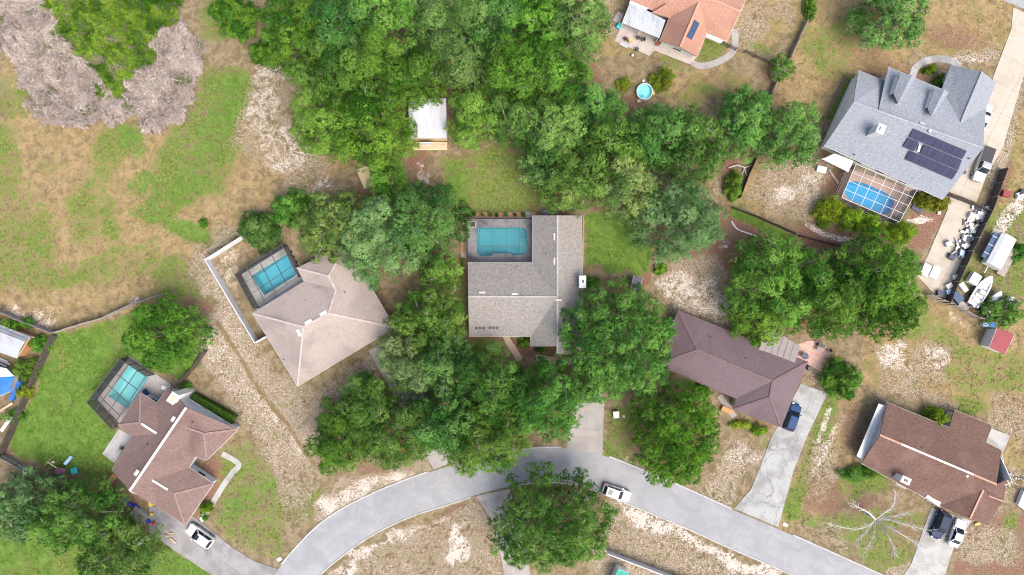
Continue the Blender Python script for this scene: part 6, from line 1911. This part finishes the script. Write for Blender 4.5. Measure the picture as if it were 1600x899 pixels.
# heap of scrap along the fence: every piece its own thing
rs = random.Random(12)
LAB = {'white_paint': 'white scrap piece in the heap along the driveway fence', 'grey_metal': 'grey metal piece in the heap along the driveway fence', 'black_plastic': 'black piece in the heap along the driveway fence',
       'blue_tarp_pale': 'pale blue piece in the heap along the driveway fence', 'teal_plastic': 'turquoise piece in the heap along the driveway fence', 'wood_grey': 'grey board in the heap along the driveway fence', 'cream_plastic': 'cream piece in the heap along the driveway fence', 'slate_blue': 'dark blue piece in the heap along the driveway fence'}
pool_m = ['white_paint'] * 6 + ['grey_metal'] * 4 + ['black_plastic'] * 4 + ['blue_tarp_pale'] * 2 + ['wood_grey'] * 2 + ['cream_plastic'] * 2 + ['slate_blue'] * 2
for k in range(150):
    f_ = rs.random() ** 0.85
    x = 1532 + (1497 - 1532) * f_ + rs.gauss(0, 7)
    y = 322 + (402 - 322) * f_ + rs.gauss(0, 3)
    x = min(x, 1552 - (y - 329) * 0.48 - 6)
    mt = rs.choice(pool_m)
    if 330 < y < 345 and rs.random() < .12:
        mt = 'teal_plastic'
    c = P(x, y)
    z = 0.04
    kind = rs.random()
    root = None
    m = MB()
    a = rs.uniform(0, 180)
    if kind < .35:
        w, l, h = rs.uniform(.3, .8), rs.uniform(.3, .9), rs.uniform(.2, .7)
        m.box(-w / 2, w / 2, -l / 2, l / 2, 0, h).box(-w / 2 - .02, w / 2 + .02, -l / 2 - .02, l / 2 + .02, h - .06, h + .02)
        nm, ct = 'scrap_crate', 'crate'
    elif kind < .6:
        r = rs.uniform(.14, .32)
        m.disc((0, 0), r * .85, 0, rs.uniform(.3, .6), 10, r)
        nm, ct = 'scrap_bucket', 'bucket'
    elif kind < .85:
        l = rs.uniform(.8, 2.0)
        m.bar((-l / 2, 0, rs.uniform(.06, .3)), (l / 2, 0, rs.uniform(.06, .6)), rs.uniform(.1, .28), .05)
        nm, ct = 'scrap_board', 'board'
    else:
        R, r = rs.uniform(.26, .36), .09
        base = len(m.v)
        for i in range(12):
            for j in range(6):
                t1, t2 = 2 * math.pi * i / 12, 2 * math.pi * j / 6
                m.v.append(((R + r * math.cos(t2)) * math.cos(t1), (R + r * math.cos(t2)) * math.sin(t1), .1 + r * math.sin(t2)))
        for i in range(12):
            for j in range(6):
                m.f.append((i * 6 + j, ((i + 1) % 12) * 6 + j, ((i + 1) % 12) * 6 + (j + 1) % 6, i * 6 + (j + 1) % 6))
        mt = 'rubber'
        nm, ct = 'tyre_or_hose', 'hose'  # a discarded tyre modelled as one torus, filed in the hose category
    o = m.build(nm, mt, None, local=True)
    o.location = (c.x, c.y, z)
    o.rotation_euler = (0, 0, math.radians(a))
    lb = 'black rubber tyre in the heap along the driveway fence' if ct == 'hose' else LAB[mt].replace('scrap piece', ct).replace('piece', ct).replace('board in', ct + ' in').replace('grey metal', 'grey')
    tag(o, lb, ct, ct + 's heaped along the driveway fence: ' + mt.replace('_', ' '))
ORD = ['first', 'second', 'third', 'fourth', 'fifth', 'sixth', 'seventh', 'eighth', 'ninth', 'tenth', 'eleventh', 'twelfth', 'thirteenth', 'fourteenth', 'fifteenth', 'sixteenth', 'seventeenth', 'eighteenth', 'nineteenth', 'twentieth', 'twenty first', 'twenty second', 'twenty third', 'twenty fourth', 'twenty fifth', 'twenty sixth']
def ordinals(test, key, where):
    by = {}
    for o_ in COL.objects:
        if o_.get('label') and test(o_['label']):
            by.setdefault(o_['label'], []).append(o_)
    for lb_, os_ in by.items():
        if len(os_) > 1:
            for k_, o_ in enumerate(sorted(os_, key=key)):
                o_['label'] = ORD[k_] + ' ' + lb_ + ', counted from ' + where
ordinals(lambda l_: 'in the heap along the driveway fence' in l_, lambda o_: -o_.location.y, 'the top')
ordinals(lambda l_: l_.startswith('white scrap at the right edge'), lambda o_: -o_.location.y, 'the top')
for k, (x, y, a, mt, lb) in enumerate(((1483, 381, 20, 'grey_metal', 'grey cart standing alone on the cream driveway'), (1488, 402, -30, 'slate_blue', 'dark wheeled tool cart near the lower end of the scrap heap'), (1494, 433, 10, 'grey_metal', 'grey drum near the bottom of the scrap yard'), (1484, 447, 30, 'cream_plastic', 'cream tub near the bottom of the scrap yard'), (1470, 458, 0, 'slate_blue', 'dark box in the bottom corner of the scrap yard'), (1484, 456, 15, 'blue_tarp_pale', 'pale cooler in the bottom corner of the scrap yard'))):
    local_box('yard_cart', lb, 'cart' if k < 2 else 'container', x, y, 0.04, a, 0.9, 0.7, 0.6, mt)

# ------------------------------------------------------------------ dead tree
dq = P(1368, 812, 3.0)
dt = empty('dead_tree', (dq.x, dq.y, 0), 0, 'bare pale dead tree on the lawn by the red brown house', 'tree')
m = MB()
B0 = P(1368, 812, 2.6)
m.tube([(dq.x, dq.y, -.1), (dq.x, dq.y, .4), tuple(dq.lerp(B0, .5) * 1.0), tuple(B0)], [.3, .24, .2, .18], 8)
rs = random.Random(4)
def branch(pts, r0):
    q = catmull([P(*p) for p in pts], 4)
    m.tube(q, [r0 * .88 * (1 - .85 * i / (len(q) - 1)) + .012 for i in range(len(q))], 5)
    for _ in range(int(len(q) * 2.4)):
        i = rs.randrange(2, len(q))
        d = (q[i] - q[i - 1]).normalized()
        s = Vector((-d.y, d.x, 0)) * rs.choice((-1, 1))
        e = q[i] + (d * rs.uniform(.4, 1.1) + s * rs.uniform(.2, .7) + Vector((0, 0, rs.uniform(-.2, .5))))
        k = (q[i] + e) / 2 + s * .1
        m.tube([q[i] - d * .05, k, e], [.035, .025, .01], 4)
branch([(1368, 812, 2.5), (1355, 822, 4), (1338, 827, 5), (1315, 824, 5.5), (1296, 821, 5.8)], .12)
branch([(1368, 812, 2.5), (1358, 802, 4), (1345, 795, 5), (1330, 786, 5.5)], .2)
branch([(1368, 812, 2.5), (1380, 803, 4), (1392, 795, 5), (1398, 785, 5.6), (1400, 771, 6)], .14)
branch([(1370, 812, 2.5), (1385, 808, 4), (1400, 806, 5), (1419, 801, 5.6)], .12)
branch([(1370, 813, 2.5), (1388, 812, 4), (1408, 818, 5), (1430, 824, 5.6), (1454, 829, 6)], .15)
branch([(1370, 814, 2.5), (1386, 822, 4), (1404, 832, 5), (1425, 845, 5.5), (1438, 855, 5.7)], .14)
branch([(1368, 815, 2.5), (1380, 826, 4), (1388, 838, 5), (1395, 852, 5.4), (1398, 866, 5.7)], .12)
branch([(1367, 815, 2.5), (1366, 832, 4), (1360, 848, 5), (1349, 867, 5.5)], .1)
branch([(1366, 814, 2.5), (1358, 824, 4), (1350, 835, 4.8), (1341, 845, 5.3)], .1)
m.build('trunk', 'dead_wood', dt)

# ------------------------------------------------------------------ round pool and garden things of the terracotta house
rp = empty('round_pool', P(1006, 145), 0, 'small round above ground pool with light turquoise water', 'pool')
n = 20
m = MB()
for r, z in ((1.28, 0), (1.28, .74), (1.2, .78), (1.14, .74), (1.14, .1)):
    m.v += [(r * math.cos(2 * math.pi * k / n), r * math.sin(2 * math.pi * k / n), z) for k in range(n)]
for q in range(4):
    for k in range(n):
        m.f.append((q * n + k, q * n + (k + 1) % n, (q + 1) * n + (k + 1) % n, (q + 1) * n + k))
m.f.append(tuple(range(4 * n, 5 * n)))
m.build('liner', 'kiddie_liner', rp, local=True)
MB().add([(1.15 * math.cos(2 * math.pi * k / n), 1.15 * math.sin(2 * math.pi * k / n), .64) for k in range(n)], [tuple(range(n))]).build('water', 'water_pale', rp, local=True)
MB().disc((-.35, -.75), .22, .645, .72, 10).build('float', 'teal_plastic', rp, local=True)
local_box('pool_pump', 'yellow pump box right of the small round pool', 'pump', 1021, 145, 0, 20, .35, .6, .4, 'yellow_plastic')
local_box('step_stool', 'small tan step just below the small round pool', 'step', 998, 158, 0, 10, .5, .4, .2, 'wood_tan')
def ball(name, label, cat, px, py, r, mat, z=0.0):
    m = MB()
    c = P(px, py, z + r)
    n_, k_ = 10, 6
    for j in range(1, k_):
        t_ = math.pi * j / k_
        m.v += [(r * math.sin(t_) * math.cos(2 * math.pi * i / n_), r * math.sin(t_) * math.sin(2 * math.pi * i / n_), r + r * math.cos(t_)) for i in range(n_)]
    m.v += [(0, 0, 2 * r), (0, 0, 0)]
    for j in range(k_ - 2):
        for i in range(n_):
            m.f.append((j * n_ + i, (j + 1) * n_ + i, (j + 1) * n_ + (i + 1) % n_, j * n_ + (i + 1) % n_))
    for i in range(n_):
        m.f.append((len(m.v) - 2, i, (i + 1) % n_))
        m.f.append((len(m.v) - 1, (k_ - 2) * n_ + (i + 1) % n_, (k_ - 2) * n_ + i))
    o = m.build(name, mat, None, True, True)
    o.location = (c.x, c.y, z)
    return tag(o, label, cat)
ball('water_ball', 'white ball above the small round pool', 'ball', 1005, 126.5, .24, 'white_paint')
ball('garden_boulder', 'pale boulder below the pink patio', 'boulder', 988, 86.5, .26, 'stone')
def potted(label, px, py, r=.25, mat='terracotta', z=0.05, look='dark', h=.5):
    c = P(px, py, h)
    root = empty('potted_plant', (c.x, c.y, z), 0, label, 'plant', 'potted plants by the houses')
    MB().disc((0, 0), r * .7, 0, .35, 10, r).build('pot', mat, root, local=True)
    me, _ = crown_mesh('foliage', r * 1.0, r * 1.0, .25, .6, .12, look, int(px * 7) % 900, .13, 3)
    o = bpy.data.objects.new('foliage', me); o.parent = root; COL.objects.link(o)
# border pots above the slate deck
be = empty('brick_border', P(782, 336), 0, 'orange brick border with pots along the top of the slate pool deck', 'border')
for k in range(26):
    x0 = 733 + k * 4.05
    if 816 < x0 < 828:
        continue
    MB().box(P(x0, 0).x, P(x0 + 3.9, 0).x, P(0, 340.6).y, P(0, 332.4).y, 0, .12).build('brick', 'brick_edge', be)
for k, x in enumerate((741, 753, 766, 777, 790, 804, 817)):
    potted(('first', 'second', 'third', 'fourth', 'fifth', 'sixth', 'seventh')[k] + ' potted plant from the left on the brick border above the pool deck', x, 335 + (k % 2), .15, 'black_plastic', .12)
local_box('step_slab', 'pale square step in the brick border above the pool deck', 'step', 826, 335.5, 0, 0, .9, .8, .12, 'concrete_pale')
be = empty('brick_border', P(724, 395), 0, 'orange brick bed along the left of the slate pool deck', 'border')
for k in range(10):
    y0 = 379 + k * 4.2
    if 393 < y0 < 400:
        continue
    MB().box(P(720, 0).x, P(727.5, 0).x, P(0, y0 + 4.0).y, P(0, y0).y, 0, .12).build('brick', 'brick_edge', be)
local_box('step_slab', 'pale square step in the brick bed left of the pool deck', 'step', 724, 399, 0, 0, .75, .8, .14, 'concrete_cream')
for k, (x, y) in enumerate(((723, 407), (723, 414))):
    potted(('upper' , 'lower')[k] + ' potted plant in the brick bed left of the pool deck', x, y, .17, 'black_plastic', .12)
be = empty('brick_border', P(912, 380), 0, 'thin brick edging along the right wall of the grey tan house', 'border')
for k in range(20):
    y0 = 338 + k * 3.9
    MB().box(P(911, 0).x, P(912.6, 0).x, P(0, y0 + 3.7).y, P(0, y0).y, 0, .14).build('brick', 'brick_edge', be)
hr = empty('hose_reel', P(852.5, 333.5), 0, 'coiled blue hose above the grey tan roof', 'hose')
for k in range(4):
    R = .28 + .08 * k
    MB().tube([(R * math.cos(i * math.pi / 8), R * math.sin(i * math.pi / 8), .06 + .02 * k) for i in range(17)], .035, 5, False).build('tyre_or_hose', 'slate_blue' if k % 2 else 'blue_tarp_pale', hr, local=True)
local_box('utility_box', 'pale green utility box on the grass right of the centre driveway', 'utility box', 963, 648.5, 0, 3, .85, 1.0, .75, 'cream_plastic')
local_box('meter_lid', 'small pale lid right of the green utility box', 'lid', 974.5, 651, 0, 3, .35, .45, .05, 'stone')
local_box('meter_lid', 'pale green lid on the verge right of the cracked driveway mouth', 'lid', 1227, 820, 0, -25, .7, .45, .06, 'cream_plastic')
local_box('meter_lid', 'white lid at the road edge by the grey driveway mouth', 'lid', 436.5, 874, 0, 30, .7, .5, .06, 'white_paint')
local_box('wooden_platform', 'pale wooden platform half under the small tree below the wood', 'platform', 572, 277, 0, 22, 1.9, 3.2, .4, 'plywood')
md = MB().disc((0, 0), .85, .046, .075, 18)
o = md.build('round_cover', 'concrete_pale', None, True)
c = P(1214, 776); o.location = (c.x, c.y, 0); tag(o, 'round pale concrete lid on the cracked driveway', 'lid')

# brick patio furniture beside the plum house
def table(label, px, py, r, mat, z=.04):
    c = P(px, py, .75)
    root = empty('patio_table', (c.x, c.y, z), 0, label, 'table')
    MB().disc((0, 0), r, .68, .73, 16).build('tabletop', mat, root, local=True)
    MB().disc((0, 0), .05, .03, .68, 8).build('pedestal', mat, root, local=True)
    MB().disc((0, 0), r * .5, 0, .03, 12).build('base', mat, root, local=True)
def chair(label, px, py, ang, mat, z=.04):
    c = P(px, py, .5)
    root = empty('patio_chair', (c.x, c.y, z), math.radians(ang), label, 'chair')
    MB().box(-.27, .27, -.27, .27, .4, .46).build('seat', mat, root, local=True)
    MB().box(-.27, -.21, -.27, .27, .46, .92).build('backrest', mat, root, local=True)
    for sx in (-.24, .24):
        for sy in (-.24, .24):
            MB().box(sx - .02, sx + .02, sy - .02, sy + .02, 0, .4).build('leg', 'black_plastic', root, local=True)
table('round dark table on the brick patio of the plum house', 1258, 556.5, .55, 'slate_blue')
table('small purple grey round table in the middle of the brick patio', 1280, 546, .38, 'patio_cover')
chair('dark chair at the right side of the brick patio', 1296, 548.5, 200, 'black_plastic')
local_box('grill', 'black grill at the top edge of the brick patio', 'grill', 1284, 540, .04, -20, 1.0, .5, .8, 'black_plastic')
local_box('wall_box', 'dark box at the plum house corner below the brick patio', 'box', 1265, 576, 0, 20, .5, .5, .7, 'black_plastic')
local_box('garden_bench', 'red brown bench on the sand below the plum house entrance', 'bench', 1152.5, 664.5, 0, -40, .6, 1.4, .45, 'rust')
local_box('planter_box', 'wooden planter at the plum house entrance', 'planter', 1136, 641, 0, -25, 1.7, .7, .4, 'wood_orange')
# patio of the terracotta house
chair('purple cushioned chair on the pink patio', 978, 60.5, 30, 'cushion_purple', .05)
chair('yellow cushioned chair on the pink patio', 984, 63.5, 30, 'yellow_plastic', .05)
chair('dark chair on the pink patio, left of the pair', 998, 59, 10, 'trim_dark', .05)
chair('dark chair on the pink patio, right of the pair', 1005, 61.5, 190, 'trim_dark', .05)
local_box('lounge_pad', 'pale grey pad at the front edge of the pink patio', 'pad', 975, 70, .05, -25, 1.4, .6, .12, 'grey_metal')
local_box('red_cooler', 'red cooler at the corner of the silver porch roof', 'cooler', 1028, 67, .05, 0, .5, .6, .5, 'rust')
local_box('small_grill', 'small dark grill on the pink patio front', 'grill', 995.5, 76.5, .05, 20, .45, .45, .5, 'trim_dark')
local_box('pool_chest', 'blue and pale chest left of the silver porch roof', 'chest', 968, 40, 0, 60, .9, .6, .6, 'teal_plastic')
local_box('stone_pad', 'pale stone pad left of the pink patio', 'pad', 966, 28, 0, 60, 1.6, 1.0, .12, 'concrete_pink')
# things round the white cage
local_box('lounge_chest', 'white chest left of the white porch roof by the cage', 'chest', 1284, 265, 0, -15, 1.4, .9, .5, 'white_paint')
bm_ = empty('fallen_post', P(1303, 277), 0, 'grey timber post lying on the mulch left of the white cage', 'timber')
MB().bar(P(1296, 267, .1), P(1310, 287, .1), .35, .16).build('timber', 'wood_grey', bm_)
MB().bar(P(1295.5, 265.6, .1), P(1296, 267, .1), .37, .18).build('end_cap', 'grey_metal', bm_)
local_box('yard_light', 'white box by the driveway gate shrubs', 'box', 1468, 333, 0, 0, .4, .4, .4, 'white_paint')
local_box('paving_scrap', 'dark slab lying right of the white cage', 'slab', 1433, 326, 0, -35, 1.6, .9, .2, 'slate_blue')
# white edging pipe and stones in the yard above the plum house
pp = catmull([P(1143, 346, .08), P(1152, 358, .08), P(1170, 365, .08), P(1184, 370, .08)], 5)
tag(MB().tube(pp, .11, 6).build('edging_pipe', 'white_vinyl'), 'white edging pipe curving across the brown yard, left piece', 'pipe')
pp = catmull([P(1195, 374, .08), P(1208, 379, .08), P(1221, 383, .08)], 5)
tag(MB().tube(pp, .1, 6).build('edging_pipe', 'white_vinyl'), 'white edging pipe in the brown yard, right piece', 'pipe')
tr_ = MB()
for i in range(14):
    for j in range(6):
        t1, t2 = 2 * math.pi * i / 14, 2 * math.pi * j / 6
        tr_.v.append(((.32 + .08 * math.cos(t2)) * math.cos(t1), (.32 + .08 * math.cos(t2)) * math.sin(t1), .08 + .08 * math.sin(t2)))
for i in range(14):
    for j in range(6):
        tr_.f.append((i * 6 + j, ((i + 1) % 14) * 6 + j, ((i + 1) % 14) * 6 + (j + 1) % 6, i * 6 + (j + 1) % 6))
o = tr_.build('planting_ring', 'stone', None, True, True); c = P(1187.5, 384.5); o.location = (c.x, c.y, 0); tag(o, 'pale stone ring in the brown yard', 'ring')
o = bpy.data.objects.new('planting_ring', o.data.copy()); o.data.materials[0] = MAT['wood_dark']; c = P(1174, 380); o.location = (c.x, c.y, 0); COL.objects.link(o); tag(o, 'dark planting ring left of the pale stone ring', 'ring')
# clutter at the brown house driveway
local_box('utility_trailer', 'grey loaded trailer with blue sides under the tree by the brown house', 'trailer', 217, 806, 0, -38, 2.6, 1.6, .7, 'grey_metal', None, 'patio_cover')
for k, (x, y, a, l) in enumerate(((180, 776, -32, 1.6), (196, 785, -32, 2.2), (215, 796, -36, 2.4), (228, 812, -50, 1.8))):
    c = P(x, y, .5)
    root = empty('tarp_bundle', (c.x, c.y, 0), math.radians(a), ('topmost', 'second from top', 'third from top', 'lowest')[k] + ' of the deep blue tarpaulin bundles by the brown house', 'tarpaulin')
    MB().tube([(-l / 2, 0, .22), (-l / 4, .1, .32), (l / 4, -.06, .3), (l / 2, 0, .2)], [.14, .3, .28, .12], 8).build('tarp_roll', 'deep_blue', root, local=True)
    MB().bar((-.05, -.35, .56), (.05, .35, .58), .06, .03).build('strap', 'black_plastic', root, local=True)
ball('red_ball', 'red round cover beside the grey loaded trailer', 'cover', 240, 818, .3, 'red_plastic', .05)
local_box('yellow_tub', 'yellow tub at the corner of the brown roof above the driveway', 'tub', 236, 788, .05, 10, .7, .6, .4, 'yellow_plastic')
local_box('yellow_tub', 'small yellow tub on the grey driveway', 'tub', 237, 804, .05, 10, .5, .4, .2, 'yellow_plastic')
for k, (x, y) in enumerate(((262, 832), (266, 838), (270, 845), (263, 842))):
    tag(MB().bar(P(x - 5, y - 4, .1 + .05 * k), P(x + 5, y + 4 * (-1) ** k, .1 + .05 * k), .25, .06).build('lumber_board', 'wood_tan'), ('upper', 'middle', 'lower', 'crossed')[k] + ' tan board lying on the grey driveway', 'board')
local_box('yellow_boards', 'orange wood stack at the left corner of the brown roof', 'boards', 172, 752, 0, 50, 2.4, .8, .3, 'wood_orange')
# play set
ps = empty('play_set', P(100, 732), 0, 'children play set with a pale slide at the bottom of the green lawn', 'play set')
MB().bar(P(101, 726, 1.2), P(112, 713.5, .15), .5, .08).build('slide', 'blue_tarp_pale', ps)
MB().box(P(88, 0).x, P(103, 0).x, P(0, 742).y, P(0, 730).y, 1.25, 1.33).build('platform', 'wood_dark', ps)
for x in (88.5, 102.5):
    for y in (730.5, 741.5):
        q_ = P(x, y)
        MB().bar((q_.x, q_.y, 0), (q_.x, q_.y, 2.1), .1, .1).build('post', 'wood_dark', ps)
MB().slab([P(88, 730, 1.9), P(103, 733, 1.9), P(100, 742, 2.2), P(85, 739, 2.2)], [(0, 1, 2, 3)], .04).build('canopy', 'cushion_purple', ps)
MB().bar(P(74, 722, 1.9), P(88, 731, 2.0), .1, .1).build('swing_beam', 'wood_tan', ps)
for a_, b_ in (((74, 722), (86, 711)), ((74, 722), (70, 728))):
    MB().bar(P(*a_, 1.9), P(*b_, 0), .09, .09).build('swing_leg', 'wood_tan', ps)
local_box('swing_seat', 'tiny white seat on the lawn by the play set', 'seat', 83, 722.5, 0, 0, .4, .25, .2, 'white_paint')
local_box('sandbox', 'teal rimmed box right of the play set', 'sandbox', 116, 736, 0, 20, 1.0, .9, .25, 'black_plastic', None, 'teal_plastic')
local_box('patio_pot', 'dark pot on the white patio slab of the brown house', 'pot', 189, 701, .05, 0, .4, .4, .4, 'trim_dark')
local_box('pool_lounger', 'blue lounger on the deck beside the pale pool', 'lounger', 228, 615, .06, 30, .6, 1.3, .3, 'paint_blue')
local_box('pool_mat', 'white mat at the house end of the pale pool deck', 'mat', 256, 606, .06, -20, .7, .6, .1, 'white_paint')
potted('dark potted plant where the front walk meets the grey driveway', 320, 810, .28, 'black_plastic', .05)
local_box('walk_stone', 'white stone beside the potted plant on the front walk', 'stone', 315, 812, 0, 30, .35, .7, .2, 'white_vinyl')
# left edge clutter
tag(MB().slab([P(28, 594, .9), P(32, 599, .9), P(19, 627, .7), P(13, 624, .7)], [(0, 1, 2, 3)], .9).build('sheet_pile', 'blue_tarp'), 'long bright blue panel beside the blue tarpaulin lean to', 'panel')
for k, (x, y) in enumerate(((4, 562), (8, 566), (2, 569))):
    tag(MB().bar(P(x - 14, y - 6, .3), P(x + 8, y + 4, .3), .3, .1).build('pipe_stack', 'white_vinyl' if k != 1 else 'vent_pink'), ('upper', 'pinkish', 'lower')[k] + ' long board between the barrel roofed shed and the tarpaulin', 'board')
tag(MB().bar(P(-4, 645, .4), P(20, 630, .4), .35, .2).build('log_beam', 'wood_tan'), 'tan beam below the long blue panel at the left edge', 'beam')
tag(MB().bar(P(2, 674, .4), P(18, 651, .4), .5, .1).build('white_board', 'white_vinyl'), 'white board leaning by the dark fence at the left edge', 'board')
local_box('yard_crate', 'red crate below the long blue panel', 'crate', 28, 617, 0, 60, .5, .4, .4, 'red_plastic')
tag(MB().slab([P(32, 540.5, 1.4), P(54, 549.5, 1.4), P(55, 552, 1.3), P(33, 543, 1.3)], [(0, 1, 2, 3)], .06).build('door_canopy', 'vent_pink'), 'pinkish board over the end of the barrel roofed shed', 'board').location += Vector((0, 2.2, 0))
# red brown house bits
local_box('garage_toy', 'yellow toy at the garage corner of the red brown house', 'toy', 1527, 819, 0, 20, .7, .3, .3, 'yellow_plastic')
an = empty('antenna', P(1560, 750, 3.0), 0, 'white antenna mast at the right end of the red brown roof', 'antenna')
an.location.z = 0
q_ = P(1560, 750, 3.0)
MB().tube([(q_.x, q_.y, 0), (q_.x, q_.y, 5.2)], .035, 6).build('mast', 'white_frame', an)
MB().bar((q_.x - .6, q_.y - .2, 5.1), (q_.x + .6, q_.y + .2, 5.1), .07, .05).build('boom', 'white_frame', an)
MB().bar((q_.x - .2, q_.y + .5, 5.16), (q_.x + .2, q_.y - .5, 5.16), .07, .05).build('element', 'white_frame', an)
local_box('teal_bin', 'teal bin at the upper right corner of the red brown house', 'bin', 1563, 734, 0, 0, .6, .5, .7, 'teal_plastic')
rs = random.Random(3)
for k in range(9):
    x, y = 1566 + k * 4.2, 738 + k * 1.4 + rs.uniform(-2, 2)
    ball('edging_rock', 'pale rock in the row right of the red brown house', 'rock', x, y, rs.uniform(.14, .24), 'stone')['group'] = 'row of pale rocks'
ordinals(lambda l_: l_.startswith('pale rock in the row'), lambda o_: o_.location.x, 'the left')
# old trunk with pale limbs beside the oak belt
ol = empty('fallen_limb', P(1155, 268), 0, 'bare pale fallen branch beside the fence right of the oak belt', 'branch')
m = MB()
m.tube([P(1138, 262, .2), P(1152, 258, .4), P(1164, 262, .5), P(1175, 258, .3)], [.12, .11, .09, .03], 6)
m.tube([P(1162, 261, .45), P(1166, 272, .5), P(1172, 282, .25)], [.09, .07, .03], 5)
m.tube([P(1164, 262, .45), P(1158, 276, .4), P(1160, 290, .2)], [.08, .06, .02], 5)
m.build('limb', 'dead_wood', ol)
for o_ in COL.objects:      # keep the tufts off paving, road and pools
    if o_.get('kind') == 'structure' and o_.type == 'MESH' and o_.name.split('.')[0] in ('driveway', 'walkway', 'patio', 'entry_slab', 'pool_deck'):
        vv = np.array([tuple(o_.matrix_basis @ v_.co) for v_ in o_.data.vertices])
        k_ = len(vv) // 2
        hard |= in_poly((px_ - 800) / SC, (449.5 - py_) / SC, [(a[0], a[1]) for a in vv[:k_]])
hard |= in_poly((px_ - 800) / SC, (449.5 - py_) / SC, [(p.x, p.y) for p in up] + [(p.x, p.y) for p in reversed(lo)])
for fp in FOOTPRINTS:
    hard |= in_poly((px_ - 800) / SC, (449.5 - py_) / SC, fp)
keep &= ~hard
X, Y = (px_[keep] - 800) / SC, (449.5 - py_[keep]) / SC
lw, gw, sw = lw[keep], gw[keep], sw[keep]
n = len(X)
nb = 4
bi = np.repeat(np.arange(n), nb)
a = rsT.uniform(0, 2 * np.pi, len(bi))
hh = rsT.uniform(0.06, 0.17, n)[bi]
ww = rsT.uniform(0.07, 0.17, n)[bi]
ctr = np.stack([X[bi] + rsT.normal(0, 0.06, len(bi)), Y[bi] + rsT.normal(0, 0.06, len(bi)), np.full(len(bi), -0.03)], 1)
dr = np.stack([np.cos(a), np.sin(a), np.zeros(len(bi))], 1)
sdv = np.stack([-np.sin(a), np.cos(a), np.zeros(len(bi))], 1)
v = np.stack([ctr - sdv * ww[:, None] * 0.5, ctr + sdv * ww[:, None] * 0.5, ctr + dr * ww[:, None] * 1.1 + np.array([0, 0, 1]) * hh[:, None]], 1).reshape(-1, 3)
f = np.arange(len(bi) * 3).reshape(-1, 3)
g = rsT.rand(n, 1)
green = np.clip(gw * 0.75 + lw * 0.6 - sw * 0.25 + rsT.normal(0.12, 0.25, n), 0, 1)[:, None]
tn = (np.array([0.30, 0.22, 0.115]) * (0.7 + 0.5 * g)) * (1 - green) + (np.array([0.115, 0.155, 0.035]) * (0.7 + 0.7 * g)) * green
lus = np.clip(lw, 0, 1)[:, None] * 0.8
tn = tn * (1 - lus) + np.array([0.12, 0.20, 0.032]) * (0.75 + 0.5 * g) * lus
o = bpy.data.objects.new('grass_tufts', np_mesh('grass_tufts', v, f, 'straw', tint=np.repeat(tn[bi], 3, 0)))
o['kind'] = 'stuff'
tag(o, 'short grass and weed tufts scattered over the yards and verges', 'grass')
COL.objects.link(o)
print('crown triangles', TRI[0], 'tufts', n)
